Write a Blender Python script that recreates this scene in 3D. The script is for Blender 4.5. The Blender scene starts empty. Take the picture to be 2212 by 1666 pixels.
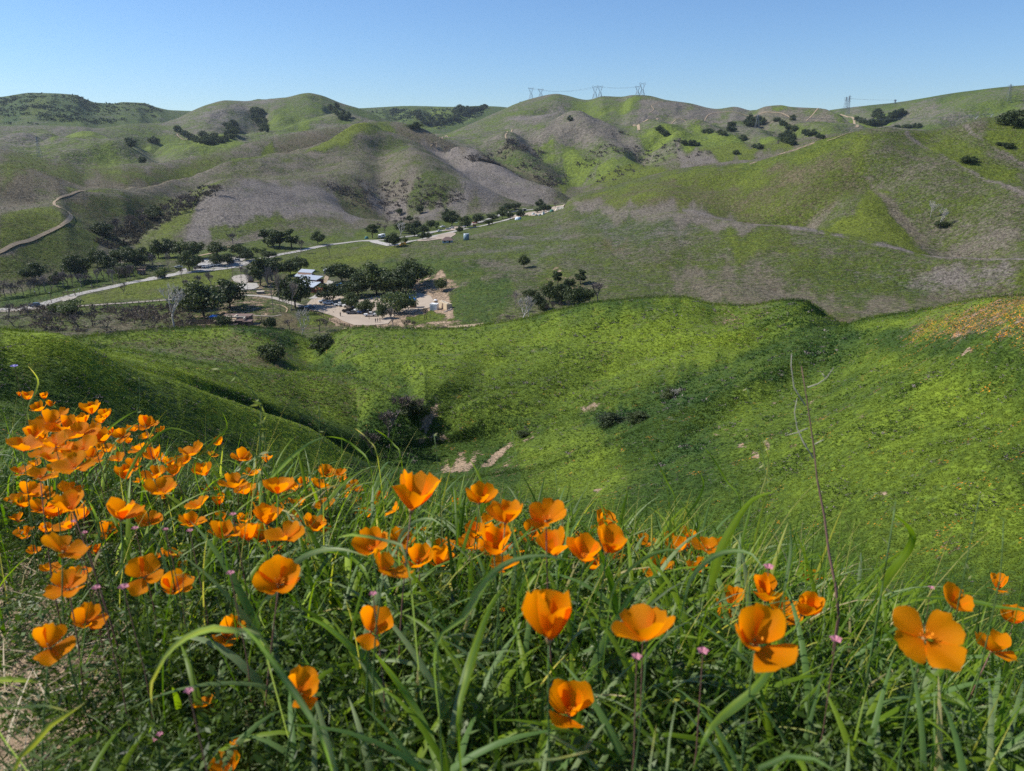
import bpy, bmesh, math, random
import numpy as np
from mathutils import Vector, Matrix

random.seed(7); RS = np.random.RandomState(7)
C = bpy.context.scene.collection
sc = bpy.context.scene
R_ = math.radians

# ------------------------------------------------------------------ camera, light, exposure
F_PX, CX, CY, PITCH = 1663.0, 1106.0, 833.0, R_(17.5)      # frame measured as 2212 x 1666
cam_d = bpy.data.cameras.new('camera'); cam = bpy.data.objects.new('camera', cam_d); C.objects.link(cam)
cam.location = (0, 0, 0); cam.rotation_euler = (R_(90) - PITCH, 0, 0)
cam_d.sensor_width = 9.8; cam_d.lens = 9.8 * F_PX / 2212.0
cam_d.clip_start = 0.05; cam_d.clip_end = 20000
cam_d.dof.use_dof = True; cam_d.dof.focus_distance = 14.0
cam_d.dof.aperture_fstop = (cam_d.lens) / 3.6
sc.camera = cam

SUN_EL, SUN_AZ = R_(43), R_(-78)     # azimuth from +Y towards +X: the sun stands to the left, a little beyond
sd = Vector((math.sin(SUN_AZ) * math.cos(SUN_EL), math.cos(SUN_AZ) * math.cos(SUN_EL), math.sin(SUN_EL)))
w = bpy.data.worlds.new('World'); sc.world = w; w.use_nodes = True
nt = w.node_tree; nt.nodes.clear()
sky = nt.nodes.new('ShaderNodeTexSky'); sky.sky_type = 'NISHITA'; sky.sun_disc = False
sky.sun_elevation = SUN_EL; sky.sun_rotation = SUN_AZ
sky.altitude = 250; sky.air_density = 1.0; sky.dust_density = 0.0; sky.ozone_density = 6.0
bg = nt.nodes.new('ShaderNodeBackground'); bg.inputs[1].default_value = 0.108
wo = nt.nodes.new('ShaderNodeOutputWorld')
tn = nt.nodes.new('ShaderNodeVectorMath'); tn.operation = 'MULTIPLY'; tn.inputs[1].default_value = (.76, .87, 1.0)   # a deep clear blue
nt.links.new(sky.outputs[0], tn.inputs[0]); nt.links.new(tn.outputs[0], bg.inputs[0]); nt.links.new(bg.outputs[0], wo.inputs[0])
sl = bpy.data.lights.new('sun', 'SUN'); sl.energy = 5.0; sl.angle = R_(0.53); sl.color = (1.0, 0.95, 0.86)
so = bpy.data.objects.new('sun', sl); C.objects.link(so)
so.rotation_euler = sd.to_track_quat('Z', 'Y').to_euler()
sc.view_settings.view_transform = 'Standard'; sc.view_settings.look = 'None'
sc.view_settings.exposure = 0.32; sc.view_settings.gamma = 1.0
sc.view_settings.use_curve_mapping = False
sc.cycles.max_bounces = 6; sc.cycles.diffuse_bounces = 2; sc.cycles.glossy_bounces = 1
sc.cycles.transmission_bounces = 3; sc.cycles.transparent_max_bounces = 4; sc.cycles.volume_bounces = 0
sc.cycles.use_denoising = False

# ------------------------------------------------------------------ small helpers
def tag(o, label=None, cat=None, group=None, kind=None):
    if label: o['label'] = label
    if cat: o['category'] = cat
    if group: o['group'] = group
    if kind: o['kind'] = kind
    return o
def mesh_np(name, V, F, mat=None, smooth=False, fattr=None):
    """V (n,3); F array (m,3|4) or list of arrays with the same width"""
    me = bpy.data.meshes.new(name)
    V = np.asarray(V, np.float32)
    Fs = [np.asarray(f, np.int32) for f in (F if isinstance(F, list) else [F]) if len(f)]
    me.vertices.add(len(V)); me.vertices.foreach_set('co', V.ravel())
    nl = sum(f.size for f in Fs); nf = sum(len(f) for f in Fs)
    me.loops.add(nl); me.loops.foreach_set('vertex_index', np.concatenate([f.ravel() for f in Fs]))
    starts = []; s = 0
    for f in Fs:
        starts.append(s + np.arange(len(f)) * f.shape[1]); s += f.size
    me.polygons.add(nf); me.polygons.foreach_set('loop_start', np.concatenate(starts).astype(np.int32))
    if smooth: me.polygons.foreach_set('use_smooth', np.ones(nf, bool))
    me.update(calc_edges=True)
    if mat:
        for m in (mat if isinstance(mat, (list, tuple)) else [mat]): me.materials.append(m)
    return me
def add_attr(me, name, data, dom='POINT'):
    a = me.attributes.new(name, 'FLOAT_COLOR', dom); a.data.foreach_set('color', np.asarray(data, np.float32).ravel())
def link(name, me, parent=None, loc=None):
    o = bpy.data.objects.new(name, me); C.objects.link(o)
    if parent is not None: o.parent = parent
    if loc is not None: o.location = loc
    return o
def empty(name, loc, rz=0.0, s=1.0):
    o = bpy.data.objects.new(name, None); C.objects.link(o); o.location = loc
    o.rotation_euler = (0, 0, rz); o.scale = (s, s, s) if not isinstance(s, (tuple, list)) else s
    o.empty_display_size = .2
    return o
class MB:
    """collects boxes, prisms, tubes"""
    def __init__(s): s.V = []; s.F = []; s.n = 0
    def add(s, V, F):
        s.V.extend([tuple(v) for v in V]); s.F.extend([tuple(i + s.n for i in f) for f in F]); s.n += len(V); return s
    def box(s, x0, x1, y0, y1, z0, z1, rz=0, org=(0, 0)):
        V = [(x, y, z) for z in (z0, z1) for x, y in ((x0, y0), (x1, y0), (x1, y1), (x0, y1))]
        if rz:
            c, q = math.cos(rz), math.sin(rz)
            V = [(org[0] + (x - org[0]) * c - (y - org[1]) * q, org[1] + (x - org[0]) * q + (y - org[1]) * c, z) for x, y, z in V]
        return s.add(V, [(3, 2, 1, 0), (4, 5, 6, 7), (0, 1, 5, 4), (1, 2, 6, 5), (2, 3, 7, 6), (3, 0, 4, 7)])
    def tube(s, pts, rad, n=6, cap=True):
        pts = [Vector(p) for p in pts]; k = len(pts)
        if not isinstance(rad, (list, tuple)): rad = [rad] * k
        V = []
        for i, p in enumerate(pts):
            d = (pts[min(i + 1, k - 1)] - pts[max(i - 1, 0)]).normalized()
            a = d.cross(Vector((0.13, 0.21, 1)) if abs(d.z) < .9 else Vector((1, .1, 0))).normalized(); b = d.cross(a)
            for j in range(n):
                t = 2 * math.pi * j / n; V.append(p + a * (rad[i] * math.cos(t)) + b * (rad[i] * math.sin(t)))
        F = [(i * n + j, i * n + (j + 1) % n, (i + 1) * n + (j + 1) % n, (i + 1) * n + j) for i in range(k - 1) for j in range(n)]
        if cap: F += [tuple(range(n))[::-1], tuple((k - 1) * n + j for j in range(n))]
        return s.add(V, F)
    def prism(s, poly, y0, y1, axis='y'):
        """poly in (x,z), extruded along y"""
        n = len(poly)
        V = [(x, y0, z) for x, z in poly] + [(x, y1, z) for x, z in poly]
        F = [tuple(range(n)), tuple(range(2 * n - 1, n - 1, -1))] + [(i, i + n, (i + 1) % n + n, (i + 1) % n) for i in range(n)]
        return s.add(V, F)
    def mesh(s, name, mat, smooth=False):
        me = bpy.data.meshes.new(name); me.from_pydata(s.V, [], s.F); me.materials.append(mat)
        bm = bmesh.new(); bm.from_mesh(me); bmesh.ops.recalc_face_normals(bm, faces=bm.faces); bm.to_mesh(me); bm.free()
        if smooth: me.polygons.foreach_set('use_smooth', np.ones(len(me.polygons), bool))
        return me
    def obj(s, name, mat, parent=None, smooth=False, loc=None):
        return link(name, s.mesh(name, mat, smooth), parent, loc)
def clone(root, loc, rz=None, scale=None, label=None, group=None, cat=None):
    r = root.copy(); C.objects.link(r); r.location = loc
    if rz is not None: r.rotation_euler = (r.rotation_euler[0], r.rotation_euler[1], rz)
    if scale is not None: r.scale = scale if isinstance(scale, (tuple, list)) else (scale,) * 3
    if label: r['label'] = label
    if group: r['group'] = group
    if cat: r['category'] = cat
    for ch in list(root.children):
        c = ch.copy(); C.objects.link(c); c.parent = r
        for g in list(ch.children):
            d = g.copy(); C.objects.link(d); d.parent = c
    return r

# ------------------------------------------------------------------ materials
def mat(name, col, rough=.7, metal=0.0, spec=.3, var=0.0, vscale=1.0, trans=0.0, tcol=None, bump=0.0, bscale=30):
    m = bpy.data.materials.new(name); m.use_nodes = True; n = m.node_tree; b = n.nodes['Principled BSDF']
    b.inputs['Base Color'].default_value = (*col, 1); b.inputs['Roughness'].default_value = rough
    b.inputs['Metallic'].default_value = metal; b.inputs['Specular IOR Level'].default_value = spec
    if var:
        tc = n.nodes.new('ShaderNodeTexCoord'); no = n.nodes.new('ShaderNodeTexNoise'); no.inputs['Scale'].default_value = vscale
        no.inputs['Detail'].default_value = 4
        oi = n.nodes.new('ShaderNodeObjectInfo'); ad = n.nodes.new('ShaderNodeMath'); ad.operation = 'MULTIPLY_ADD'
        ad.inputs[1].default_value = 0.6; n.links.new(oi.outputs['Random'], ad.inputs[0]); n.links.new(no.outputs[0], ad.inputs[2])
        mr = n.nodes.new('ShaderNodeMapRange'); mr.inputs[1].default_value = .35; mr.inputs[2].default_value = 1.2
        mr.inputs[3].default_value = 1 - var; mr.inputs[4].default_value = 1 + var
        mx = n.nodes.new('ShaderNodeVectorMath'); mx.operation = 'SCALE'; mx.inputs[0].default_value = col
        n.links.new(tc.outputs['Object'], no.inputs[0]); n.links.new(ad.outputs[0], mr.inputs[0])
        n.links.new(mr.outputs[0], mx.inputs['Scale']); n.links.new(mx.outputs[0], b.inputs['Base Color'])
        if bump:
            n2 = n.nodes.new('ShaderNodeTexNoise'); n2.inputs['Scale'].default_value = bscale; n2.inputs['Detail'].default_value = 3
            bp = n.nodes.new('ShaderNodeBump'); bp.inputs['Strength'].default_value = bump
            n.links.new(tc.outputs['Object'], n2.inputs[0]); n.links.new(n2.outputs[0], bp.inputs['Height']); n.links.new(bp.outputs[0], b.inputs['Normal'])
    if trans:
        t = n.nodes.new('ShaderNodeBsdfTranslucent'); t.inputs[0].default_value = (*(tcol or col), 1)
        ms = n.nodes.new('ShaderNodeMixShader'); ms.inputs[0].default_value = trans
        out = n.nodes['Material Output']
        n.links.new(b.outputs[0], ms.inputs[1]); n.links.new(t.outputs[0], ms.inputs[2]); n.links.new(ms.outputs[0], out.inputs[0])
    return m
def mat_leaf(name, cols, trans=.35, rough=.6, spec=.25, tboost=1.3, pos_scale=None, objrand=False):
    """colour ramp driven by the per-face 'tint' attribute, or by object random"""
    m = bpy.data.materials.new(name); m.use_nodes = True; n = m.node_tree; b = n.nodes['Principled BSDF']
    cr = n.nodes.new('ShaderNodeValToRGB'); e = cr.color_ramp.elements
    while len(e) < len(cols): e.new(0.5)
    for i, c in enumerate(cols): e[i].position = i / (len(cols) - 1); e[i].color = (*c, 1)
    at = n.nodes.new('ShaderNodeAttribute'); at.attribute_name = 'tint'
    if objrand:
        oi = n.nodes.new('ShaderNodeObjectInfo'); ad = n.nodes.new('ShaderNodeMath'); ad.operation = 'MULTIPLY_ADD'
        ad.inputs[1].default_value = .45; n.links.new(oi.outputs['Random'], ad.inputs[0])
        sub = n.nodes.new('ShaderNodeMath'); sub.operation = 'MULTIPLY'; sub.inputs[1].default_value = .6
        n.links.new(at.outputs['Fac'], sub.inputs[0]); n.links.new(sub.outputs[0], ad.inputs[2]); n.links.new(ad.outputs[0], cr.inputs[0])
    else: n.links.new(at.outputs['Fac'], cr.inputs[0])
    b.inputs['Roughness'].default_value = rough; b.inputs['Specular IOR Level'].default_value = spec
    n.links.new(cr.outputs[0], b.inputs['Base Color'])
    t = n.nodes.new('ShaderNodeBsdfTranslucent')
    g = n.nodes.new('ShaderNodeVectorMath'); g.operation = 'MULTIPLY'; g.inputs[1].default_value = (tboost * 1.1, tboost * 1.15, tboost * .4)
    n.links.new(cr.outputs[0], g.inputs[0]); n.links.new(g.outputs[0], t.inputs[0])
    ms = n.nodes.new('ShaderNodeMixShader'); ms.inputs[0].default_value = trans
    n.links.new(b.outputs[0], ms.inputs[1]); n.links.new(t.outputs[0], ms.inputs[2]); n.links.new(ms.outputs[0], n.nodes['Material Output'].inputs[0])
    return m

# ------------------------------------------------------------------ numpy noise
def _h(ix, iy, seed):
    n = (ix.astype(np.int64) * 374761393 + iy.astype(np.int64) * 668265263 + seed * 1442695041) & 0x7fffffff
    n = ((n ^ (n >> 13)) * 1274126177) & 0x7fffffff
    return ((n ^ (n >> 16)) & 0xffff) / 65535.0
def vnoise(x, y, seed=0):
    ix = np.floor(x); iy = np.floor(y); fx = x - ix; fy = y - iy
    fx = fx * fx * (3 - 2 * fx); fy = fy * fy * (3 - 2 * fy)
    a = _h(ix, iy, seed); b = _h(ix + 1, iy, seed); c = _h(ix, iy + 1, seed); d = _h(ix + 1, iy + 1, seed)
    return (a * (1 - fx) + b * fx) * (1 - fy) + (c * (1 - fx) + d * fx) * fy
def fbm(x, y, seed=0, oct=4, gain=.5):
    s = 0; a = 1; t = 0
    for o in range(oct):
        s = s + a * (vnoise(x * 2 ** o + 17.3 * o, y * 2 ** o - 9.1 * o, seed + o) - .5) * 2; t += a; a *= gain
    return s / t
def smooth(x): x = np.clip(x, 0, 1); return x * x * (3 - 2 * x)

# ------------------------------------------------------------------ the terrain: ridge and valley lines, then one height field
def px_dir(u, v):
    x = (np.asarray(u, float) - CX) / F_PX; y = (CY - np.asarray(v, float)) / F_PX
    dx = x; dy = math.cos(PITCH) + y * math.sin(PITCH); dz = -math.sin(PITCH) + y * math.cos(PITCH)
    return dx, dy, dz
def px_az(u, v):
    dx, dy, dz = px_dir(u, v); return np.arctan2(dx, dy), dz / np.hypot(dx, dy)
def to_px(X, Y, Z):
    f = Y * math.cos(PITCH) - Z * math.sin(PITCH); up = Y * math.sin(PITCH) + Z * math.cos(PITCH)
    f = np.maximum(f, 1e-3)
    return CX + F_PX * X / f, CY - F_PX * up / f
def pchip_slopes(x, y):
    """y (K,N) along axis 0, x (K,N)"""
    h = np.diff(x, axis=0); d = np.diff(y, axis=0) / h
    m = np.zeros_like(y); m[0] = d[0]; m[-1] = d[-1]
    w1 = 2 * h[1:] + h[:-1]; w2 = h[1:] + 2 * h[:-1]
    prod = d[:-1] * d[1:]
    with np.errstate(divide='ignore', invalid='ignore'):
        hm = (w1 + w2) / (w1 / d[:-1] + w2 / d[1:])
    m[1:-1] = np.where(prod > 0, hm, 0)
    return m
def pchip1(xk, yk, x):
    xk = np.asarray(xk, float)[:, None]; yk = np.asarray(yk, float)[:, None]
    m = pchip_slopes(xk, yk)[:, 0]; xk = xk[:, 0]; yk = yk[:, 0]
    x = np.clip(x, xk[0], xk[-1]); i = np.clip(np.searchsorted(xk, x) - 1, 0, len(xk) - 2)
    h = xk[i + 1] - xk[i]; t = (x - xk[i]) / h
    return (2*t**3-3*t**2+1)*yk[i] + (t**3-2*t**2+t)*h*m[i] + (-2*t**3+3*t**2)*yk[i+1] + (t**3-t**2)*h*m[i+1]

# every line: (name, mode, points). mode 'v': (u, v, r) ; 'z': (u, z, r); 'vz': (u, v, z)
LINES = [
 ('g0','z',[(0,-1.2,.12),(2212,-1.2,.12)],0),
 ('g1','z',[(0,-1.03,.6),(2212,-1.03,.6)],5),
 ('g2','z',[(0,-1.04,1.3),(1106,-1.07,1.3),(2212,-1.09,1.2)],12),
 ('g3','z',[(0,-1.24,2.6),(600,-1.22,2.0),(1106,-1.20,1.8),(2212,-1.22,1.5)],14),
 ('brow','z',[(-60,-1.62,4.4),(0,-1.60,4.2),(400,-1.54,3.4),(900,-1.40,2.5),(1500,-1.37,2.2),(2212,-1.40,1.9)],16),
 ('fall','v',[(-60,1150,12),(400,1200,12),(900,1300,11),(1500,1400,9),(2212,1500,8)],10),
 ('n4','v',[(-60,925,42),(0,930,42),(300,1000,46),(600,1055,54),(900,1120,50),(1200,1190,38),(1600,1290,30),(2212,1380,26),(2300,1385,26)],10),
 ('mid','v',[(-60,820,70),(0,825,70),(300,905,66),(600,975,64),(900,1080,58),(1200,1090,52),(1600,1060,50),(1900,980,48),(2212,950,44),(2300,945,43)],34),
 ('A','v',[(-60,702,118),(0,711,115),(133,731,105),(200,761,98),(417,844,84),(567,901,76),(667,937,72),(760,985,70),(930,1040,68),(1150,1010,66),(1300,960,66),(1475,885,72),(1600,830,80),(1700,780,92),(1780,735,110),(1841,698,135),(1875,689,128),(1975,674,108),(2075,654,92),(2141,643,84),(2212,639,78),(2300,636,70)],50),
 ('B','v',[(-60,716,132),(0,722,128),(133,742,118),(200,770,108),(417,862,92),(567,924,83),(667,965,77),(760,1008,76),(850,1012,78),(930,992,80),(1050,1000,76),(1150,960,77),(1300,900,83),(1475,840,92),(1541,810,97),(1641,764,106),(1758,714,124),(1841,706,150),(1975,692,130),(2212,665,100),(2300,660,90)],8),
 ('Cc','v',[(-60,724,145),(133,738,128),(233,757,120),(367,793,104),(567,859,92),(737,927,84),(850,965,84),(930,960,86),(1050,950,88),(1150,925,90),(1300,870,96),(1475,820,102),(1641,752,116),(1758,705,135),(1841,706,160),(1975,702,145),(2212,680,115)],12),
 ('D','v',[(-60,730,155),(133,748,140),(233,766,132),(367,804,116),(567,872,100),(737,936,90),(850,950,90),(930,930,92),(1050,910,97),(1150,890,100),(1300,835,108),(1475,790,115),(1641,735,128),(1758,698,143),(1841,706,172),(2212,690,130)],8),
 ('E','v',[(-60,738,165),(133,750,150),(233,752,150),(367,774,142),(500,794,132),(650,803,130),(737,808,128),(850,852,112),(900,885,104),(960,880,106),(1050,850,114),(1150,820,122),(1300,770,134),(1475,740,138),(1641,705,146),(1730,676,158),(1800,692,180),(1841,706,185),(2212,700,150)],24),
 ('Ff','v',[(-60,765,190),(133,768,180),(233,764,180),(367,786,170),(500,807,160),(650,818,155),(737,820,150),(850,862,124),(890,880,112),(960,840,122),(1050,800,140),(1150,765,150),(1300,715,160),(1475,690,160),(1641,680,165),(1730,663,168),(1800,697,195),(2212,710,170)],10),
 ('G','v',[(-60,772,215),(150,762,215),(300,757,215),(500,765,205),(600,780,195),(683,790,185),(737,780,180),(850,790,160),(960,780,155),(1050,745,168),(1150,722,178),(1300,680,175),(1475,663,175),(1641,668,175),(1730,656,173),(1800,700,205),(2212,718,185)],14),
 ('H','v',[(-60,742,240),(150,731,240),(300,716,245),(500,708,245),(567,710,245),(640,722,245),(683,736,240),(737,716,235),(770,708,232),(871,711,225),(971,711,215),(1071,700,210),(1137,689,205),(1204,671,200),(1304,652,195),(1475,643,190),(1548,659,188),(1608,661,186),(1708,649,181),(1741,653,181),(1791,683,200),(1841,712,225),(2212,725,210)],24),
 ('I','z',[(-60,-70.5,285),(683,-70,285),(1000,-69,285),(1300,-66,280),(2212,-64,270)],8),
 ('F1','z',[(-60,-70.5,303),(700,-70.3,303),(871,-70,303),(1000,-67.5,303),(1300,-62,300),(2212,-58,300)],8),
 ('F2','z',[(-60,-70.6,372),(200,-70.6,372),(600,-70.6,362),(850,-70.0,355),(960,-69,355),(1007,-66.5,350),(1131,-62,345),(1300,-59,345),(2212,-57,340)],14),
 ('K1','v',[(-60,664,-70.6),(0,659,-70.6),(300,622,-70.7),(500,614,-70.7),(730,612,-70.4),(871,600,406),(1007,580,400),(1131,577,385),(1300,520,440),(1475,453,520),(1642,486,470),(1758,506,440),(1908,529,410),(2041,553,390),(2212,559,375),(2300,560,370)],30),
 ('K2','v',[(-60,661,-70.7),(0,656,-70.7),(300,617,-70.8),(500,606,-70.8),(730,600,-70.5),(871,590,420),(1007,570,412),(1131,566,400),(1300,512,452),(1475,450,535),(1642,487,482),(1758,508,452),(1908,531,422),(2041,556,402),(2212,562,390)],5),
 ('K3','v',[(-60,657,-70.8),(0,652,-70.8),(300,600,-70.8),(500,580,-70.8),(730,570,-70.5),(871,557,470),(1007,545,455),(1131,530,470),(1300,460,560),(1475,410,600),(1642,410,560),(1758,405,530),(1908,410,510),(2041,420,500),(2212,420,500)],28),
 ('J','v',[(-60,653,-70.9),(0,648,-70.9),(300,580,-70.9),(500,560,-70.9),(730,547,-70.6),(850,527,530),(960,519,522),(1007,515,520),(1100,488,580),(1217,447,680),(1230,430,700),(1321,403,720),(1404,379,715),(1475,363,700),(1632,349,670),(1692,329,650),(1758,306,640),(1842,286,625),(1875,279,620),(1908,276,620),(1958,281,630),(1995,282,640),(2058,273,645),(2108,258,650),(2138,253,650),(2212,250,650),(2300,250,650)],40),
 ('Jd','v',[(-60,651,-70.9),(0,646,-70.9),(300,570,-71),(500,550,-71),(730,535,-71),(850,522,555),(960,516,560),(1007,511,565),(1100,484,640),(1217,449,745),(1230,440,760),(1321,420,800),(1475,385,800),(1692,350,760),(1875,310,750),(2212,285,760)],8),
 ('V2','vz',[(-60,647,-70.8),(0,641,-71),(150,600,-71),(300,553,-71),(450,538,-71),(600,518,-71.5),(800,497,-71.5),(950,472,-72),(1100,457,-72),(1215,441,-72)],14),
 ('P','v',[(-60,460,590),(0,456,600),(83,444,640),(125,444,650),(160,463,650),(207,483,655),(240,500,650),(273,519,640),(300,511,660),(333,493,700),(383,459,760),(433,429,820),(500,405,880),(600,385,940),(700,368,1000),(900,350,1080),(1000,365,1100),(1100,395,1100),(1154,410,1090),(1204,428,1060),(1240,440,1040),(1475,380,1000),(2212,300,1000)],44),
 ('Pd','v',[(-60,463,640),(0,459,640),(83,447,680),(125,446,690),(160,467,690),(207,487,695),(240,504,690),(273,524,670),(300,518,700),(333,499,750),(383,463,810),(433,432,870),(500,404,930),(600,382,980),(700,364,1040),(900,345,1110),(1000,362,1130),(1100,392,1130),(1154,408,1110),(1204,428,1080),(1240,442,1060),(1475,385,1050),(2212,305,1050)],6),
 ('Q0','v',[(-60,380,850),(0,382,850),(110,395,850),(200,400,850),(300,398,900),(400,385,1000),(500,355,1050),(600,335,1130),(700,320,1180),(809,305,1240),(900,318,1240),(1000,338,1220),(1100,378,1180),(1154,405,1150),(1204,424,1110),(1300,410,1130),(1400,384,1150),(1475,368,1150),(1692,335,1150),(1880,290,1150),(2212,300,1150)],30),
 ('Q','v',[(-60,320,1100),(0,324,1100),(83,339,1080),(140,350,1060),(190,364,1050),(233,362,1060),(277,354,1080),(333,353,1100),(393,343,1150),(500,319,1200),(567,300,1250),(667,283,1300),(758,270,1350),(809,264,1350),(848,264,1350),(910,277,1330),(954,300,1300),(1071,349,1280),(1154,398,1230),(1204,418,1200),(1240,420,1200),(1321,390,1230),(1404,366,1250),(1475,345,1270),(1600,325,1300),(1692,308,1320),(1800,290,1330),(1900,285,1300),(2212,300,1300)],34),
 ('Qd','v',[(-60,324,1150),(0,328,1150),(83,343,1140),(140,354,1130),(190,367,1120),(233,364,1130),(277,357,1150),(333,356,1180),(393,347,1230),(500,324,1290),(567,306,1340),(667,289,1400),(758,277,1450),(809,272,1460),(848,272,1460),(910,285,1440),(954,306,1400),(1071,345,1340),(1154,385,1290),(1204,402,1260),(1240,404,1260),(1321,376,1290),(1404,352,1320),(1475,332,1340),(1600,314,1370),(1692,302,1380),(1800,288,1400),(1900,290,1380),(2212,300,1350)],6),
 ('T','v',[(-60,298,1450),(0,298,1450),(110,298,1450),(172,310,1450),(233,330,1450),(333,325,1500),(420,315,1550),(500,297,1600),(600,280,1650),(667,266,1700),(758,262,1720),(809,266,1700),(860,272,1680),(910,288,1660),(958,300,1620),(1056,290,1600),(1121,281,1600),(1182,270,1620),(1231,265,1650),(1329,270,1650),(1403,277,1620),(1500,275,1600),(1600,267,1600),(1700,264,1580),(1790,268,1560),(1850,278,1540),(2212,298,1500)],26),
 ('Td','v',[(-60,297,1500),(110,296,1500),(233,327,1500),(333,322,1560),(420,311,1620),(500,294,1680),(600,277,1730),(667,264,1780),(809,268,1760),(910,289,1730),(958,300,1700),(1056,288,1680),(1121,283,1680),(1182,273,1700),(1231,268,1720),(1329,272,1710),(1403,278,1690),(1500,276,1670),(1600,267,1660),(1700,264,1640),(1790,268,1620),(2212,298,1560)],5),
 ('Rr','v',[(-60,272,1750),(0,272,1750),(110,272,1750),(172,273,1750),(208,277,1760),(282,268,1850),(343,266,1950),(380,257,2000),(414,240,2050),(453,225,2100),(490,217,2130),(542,219,2150),(615,211,2150),(667,201,2150),(689,205,2150),(738,223,2150),(778,235,2150),(802,244,2130),(836,260,2100),(900,288,2000),(958,289,1950),(1007,272,1980),(1056,250,2050),(1084,238,2100),(1113,225,2150),(1157,211,2200),(1202,203,2200),(1221,206,2200),(1268,216,2150),(1305,208,2100),(1341,209,2100),(1366,206,2050),(1393,206.5,2050),(1439,216,2000),(1488,223,2000),(1550,235.5,1980),(1586,231,1980),(1626,239,1950),(1655,230,1900),(1685,227.5,1880),(1707,231,1850),(1780,235,1800),(1793,239,1780),(1817,252,1740),(1851,274,1700),(1900,290,1650),(2212,300,1600)],40),
 ('Rd','v',[(-60,276,1900),(208,281,1900),(343,270,2100),(414,246,2250),(490,225,2350),(667,212,2400),(778,243,2400),(836,268,2300),(900,290,2150),(958,292,2100),(1056,256,2250),(1157,219,2400),(1202,211,2400),(1268,222,2350),(1366,214,2300),(1439,223,2200),(1550,242,2150),(1655,238,2100),(1780,242,2000),(1817,255,1900),(1851,276,1850),(1900,290,1800),(2212,292,1750)],6),
 ('S','v',[(-60,214,3000),(0,209.6,3000),(73,200.6,3000),(110,201.5,3000),(162,205,3000),(184,214,2980),(208,222,2950),(245,223.6,2950),(265,220.7,2950),(309,222.6,2950),(338,231.7,2950),(368,238,3000),(412,240,3100),(500,243,3200),(778,234,3300),(892,229,3300),(983,231,3250),(1032,229,3200),(1084,231,3200),(1140,240,3200),(1400,242,3000),(1780,241,2700),(1793,238,2700),(1866,229,2600),(1940,220.7,2500),(2087,197.4,2300),(2212,184.4,2200),(2300,180,2150)],40),
 ('Z','z',[(-60,60,3900),(2212,60,3900)],4),
 ('Z2','z',[(-60,-40,4600),(2212,-40,4600)],3),
]
az_lim = 0.66
cols = np.concatenate([np.linspace(-1.25, -az_lim, 30)[:-1], np.linspace(-az_lim, az_lim, 1060), np.linspace(az_lim, 1.25, 30)[1:]])
NC = len(cols); LR = []; LT = []; SUB = []
for name, mode, pts, sub in LINES:
    a = []; rr = []; tt = []
    for p in pts:
        if mode == 'v':
            az, te = px_az(p[0], p[1]); r = p[2] if p[2] > 0 else p[2] / te
        elif mode == 'z':
            r = p[2]; te = p[1] / r
            az = math.atan2((p[0] - CX) / F_PX, 1.0 if r > 30 else .9)
        else: az, te = px_az(p[0], p[1]); r = p[2] / te
        a.append(float(az)); rr.append(math.log(float(r))); tt.append(float(te))
    o = np.argsort(a); a = np.array(a)[o]; rr = np.array(rr)[o]; tt = np.array(tt)[o]
    LR.append(pchip1(a, rr, cols)); LT.append(pchip1(a, tt, cols)); SUB.append(sub)
LR = np.array(LR); LT = np.array(LT)
for k in range(1, len(LR)): LR[k] = np.maximum(LR[k], LR[k - 1] + 0.006)
LR0 = LR.copy()                                            # ranges the cover regions below are keyed to
def _az(us): return np.array([float(px_az(u, 900)[0]) for u in us])
FA = np.interp(cols, _az([0, 200, 417, 567, 667, 760, 930, 1150, 1475, 1758, 2212]), [.80, .88, 1.06, 1.24, 1.36, 1.4, 1.4, 1.3, 1.22, 1.12, 1.0])
FN = np.interp(cols, _az([0, 300, 600, 900, 1200, 1600, 2212]), [.78, .88, 1.06, 1.25, 1.2, 1.1, 1.0])
for nm, fac, mixf in (('n4', FN, 1), ('mid', FN, 1), ('A', FA, 1), ('B', FA, 1), ('Cc', FA, 1), ('D', FA, .72), ('E', FA, .5), ('Ff', FA, .25), ('G', FA, .10), ('H', FA, .10)):
    k = [l[0] for l in LINES].index(nm); LR[k] += np.log(1 + (fac - 1) * mixf)
for k in range(1, len(LR)): LR[k] = np.maximum(LR[k], LR[k - 1] + 0.006)
M = pchip_slopes(LR, LT)
rows_s = [LR[0]]; rows_0 = [LR0[0]]; rows_t = [LT[0]]; ROWLINE = {LINES[0][0]: 0}
for k in range(1, len(LR)):
    n = SUB[k]
    h = LR[k] - LR[k - 1]
    for j in range(1, n + 1):
        t = j / n
        rows_s.append(LR[k - 1] + h * t); rows_0.append(LR0[k - 1] + (LR0[k] - LR0[k - 1]) * t)
        rows_t.append((2*t**3-3*t**2+1)*LT[k-1] + (t**3-2*t**2+t)*h*M[k-1] + (-2*t**3+3*t**2)*LT[k] + (t**3-t**2)*h*M[k])
    ROWLINE[LINES[k][0]] = len(rows_s) - 1
GS = np.array(rows_s); GR = np.exp(GS); GR0 = np.exp(np.array(rows_0)); GZ = np.array(rows_t) * GR
NR = len(GR)
GX = GR * np.sin(cols)[None, :]; GY = GR * np.cos(cols)[None, :]

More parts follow.
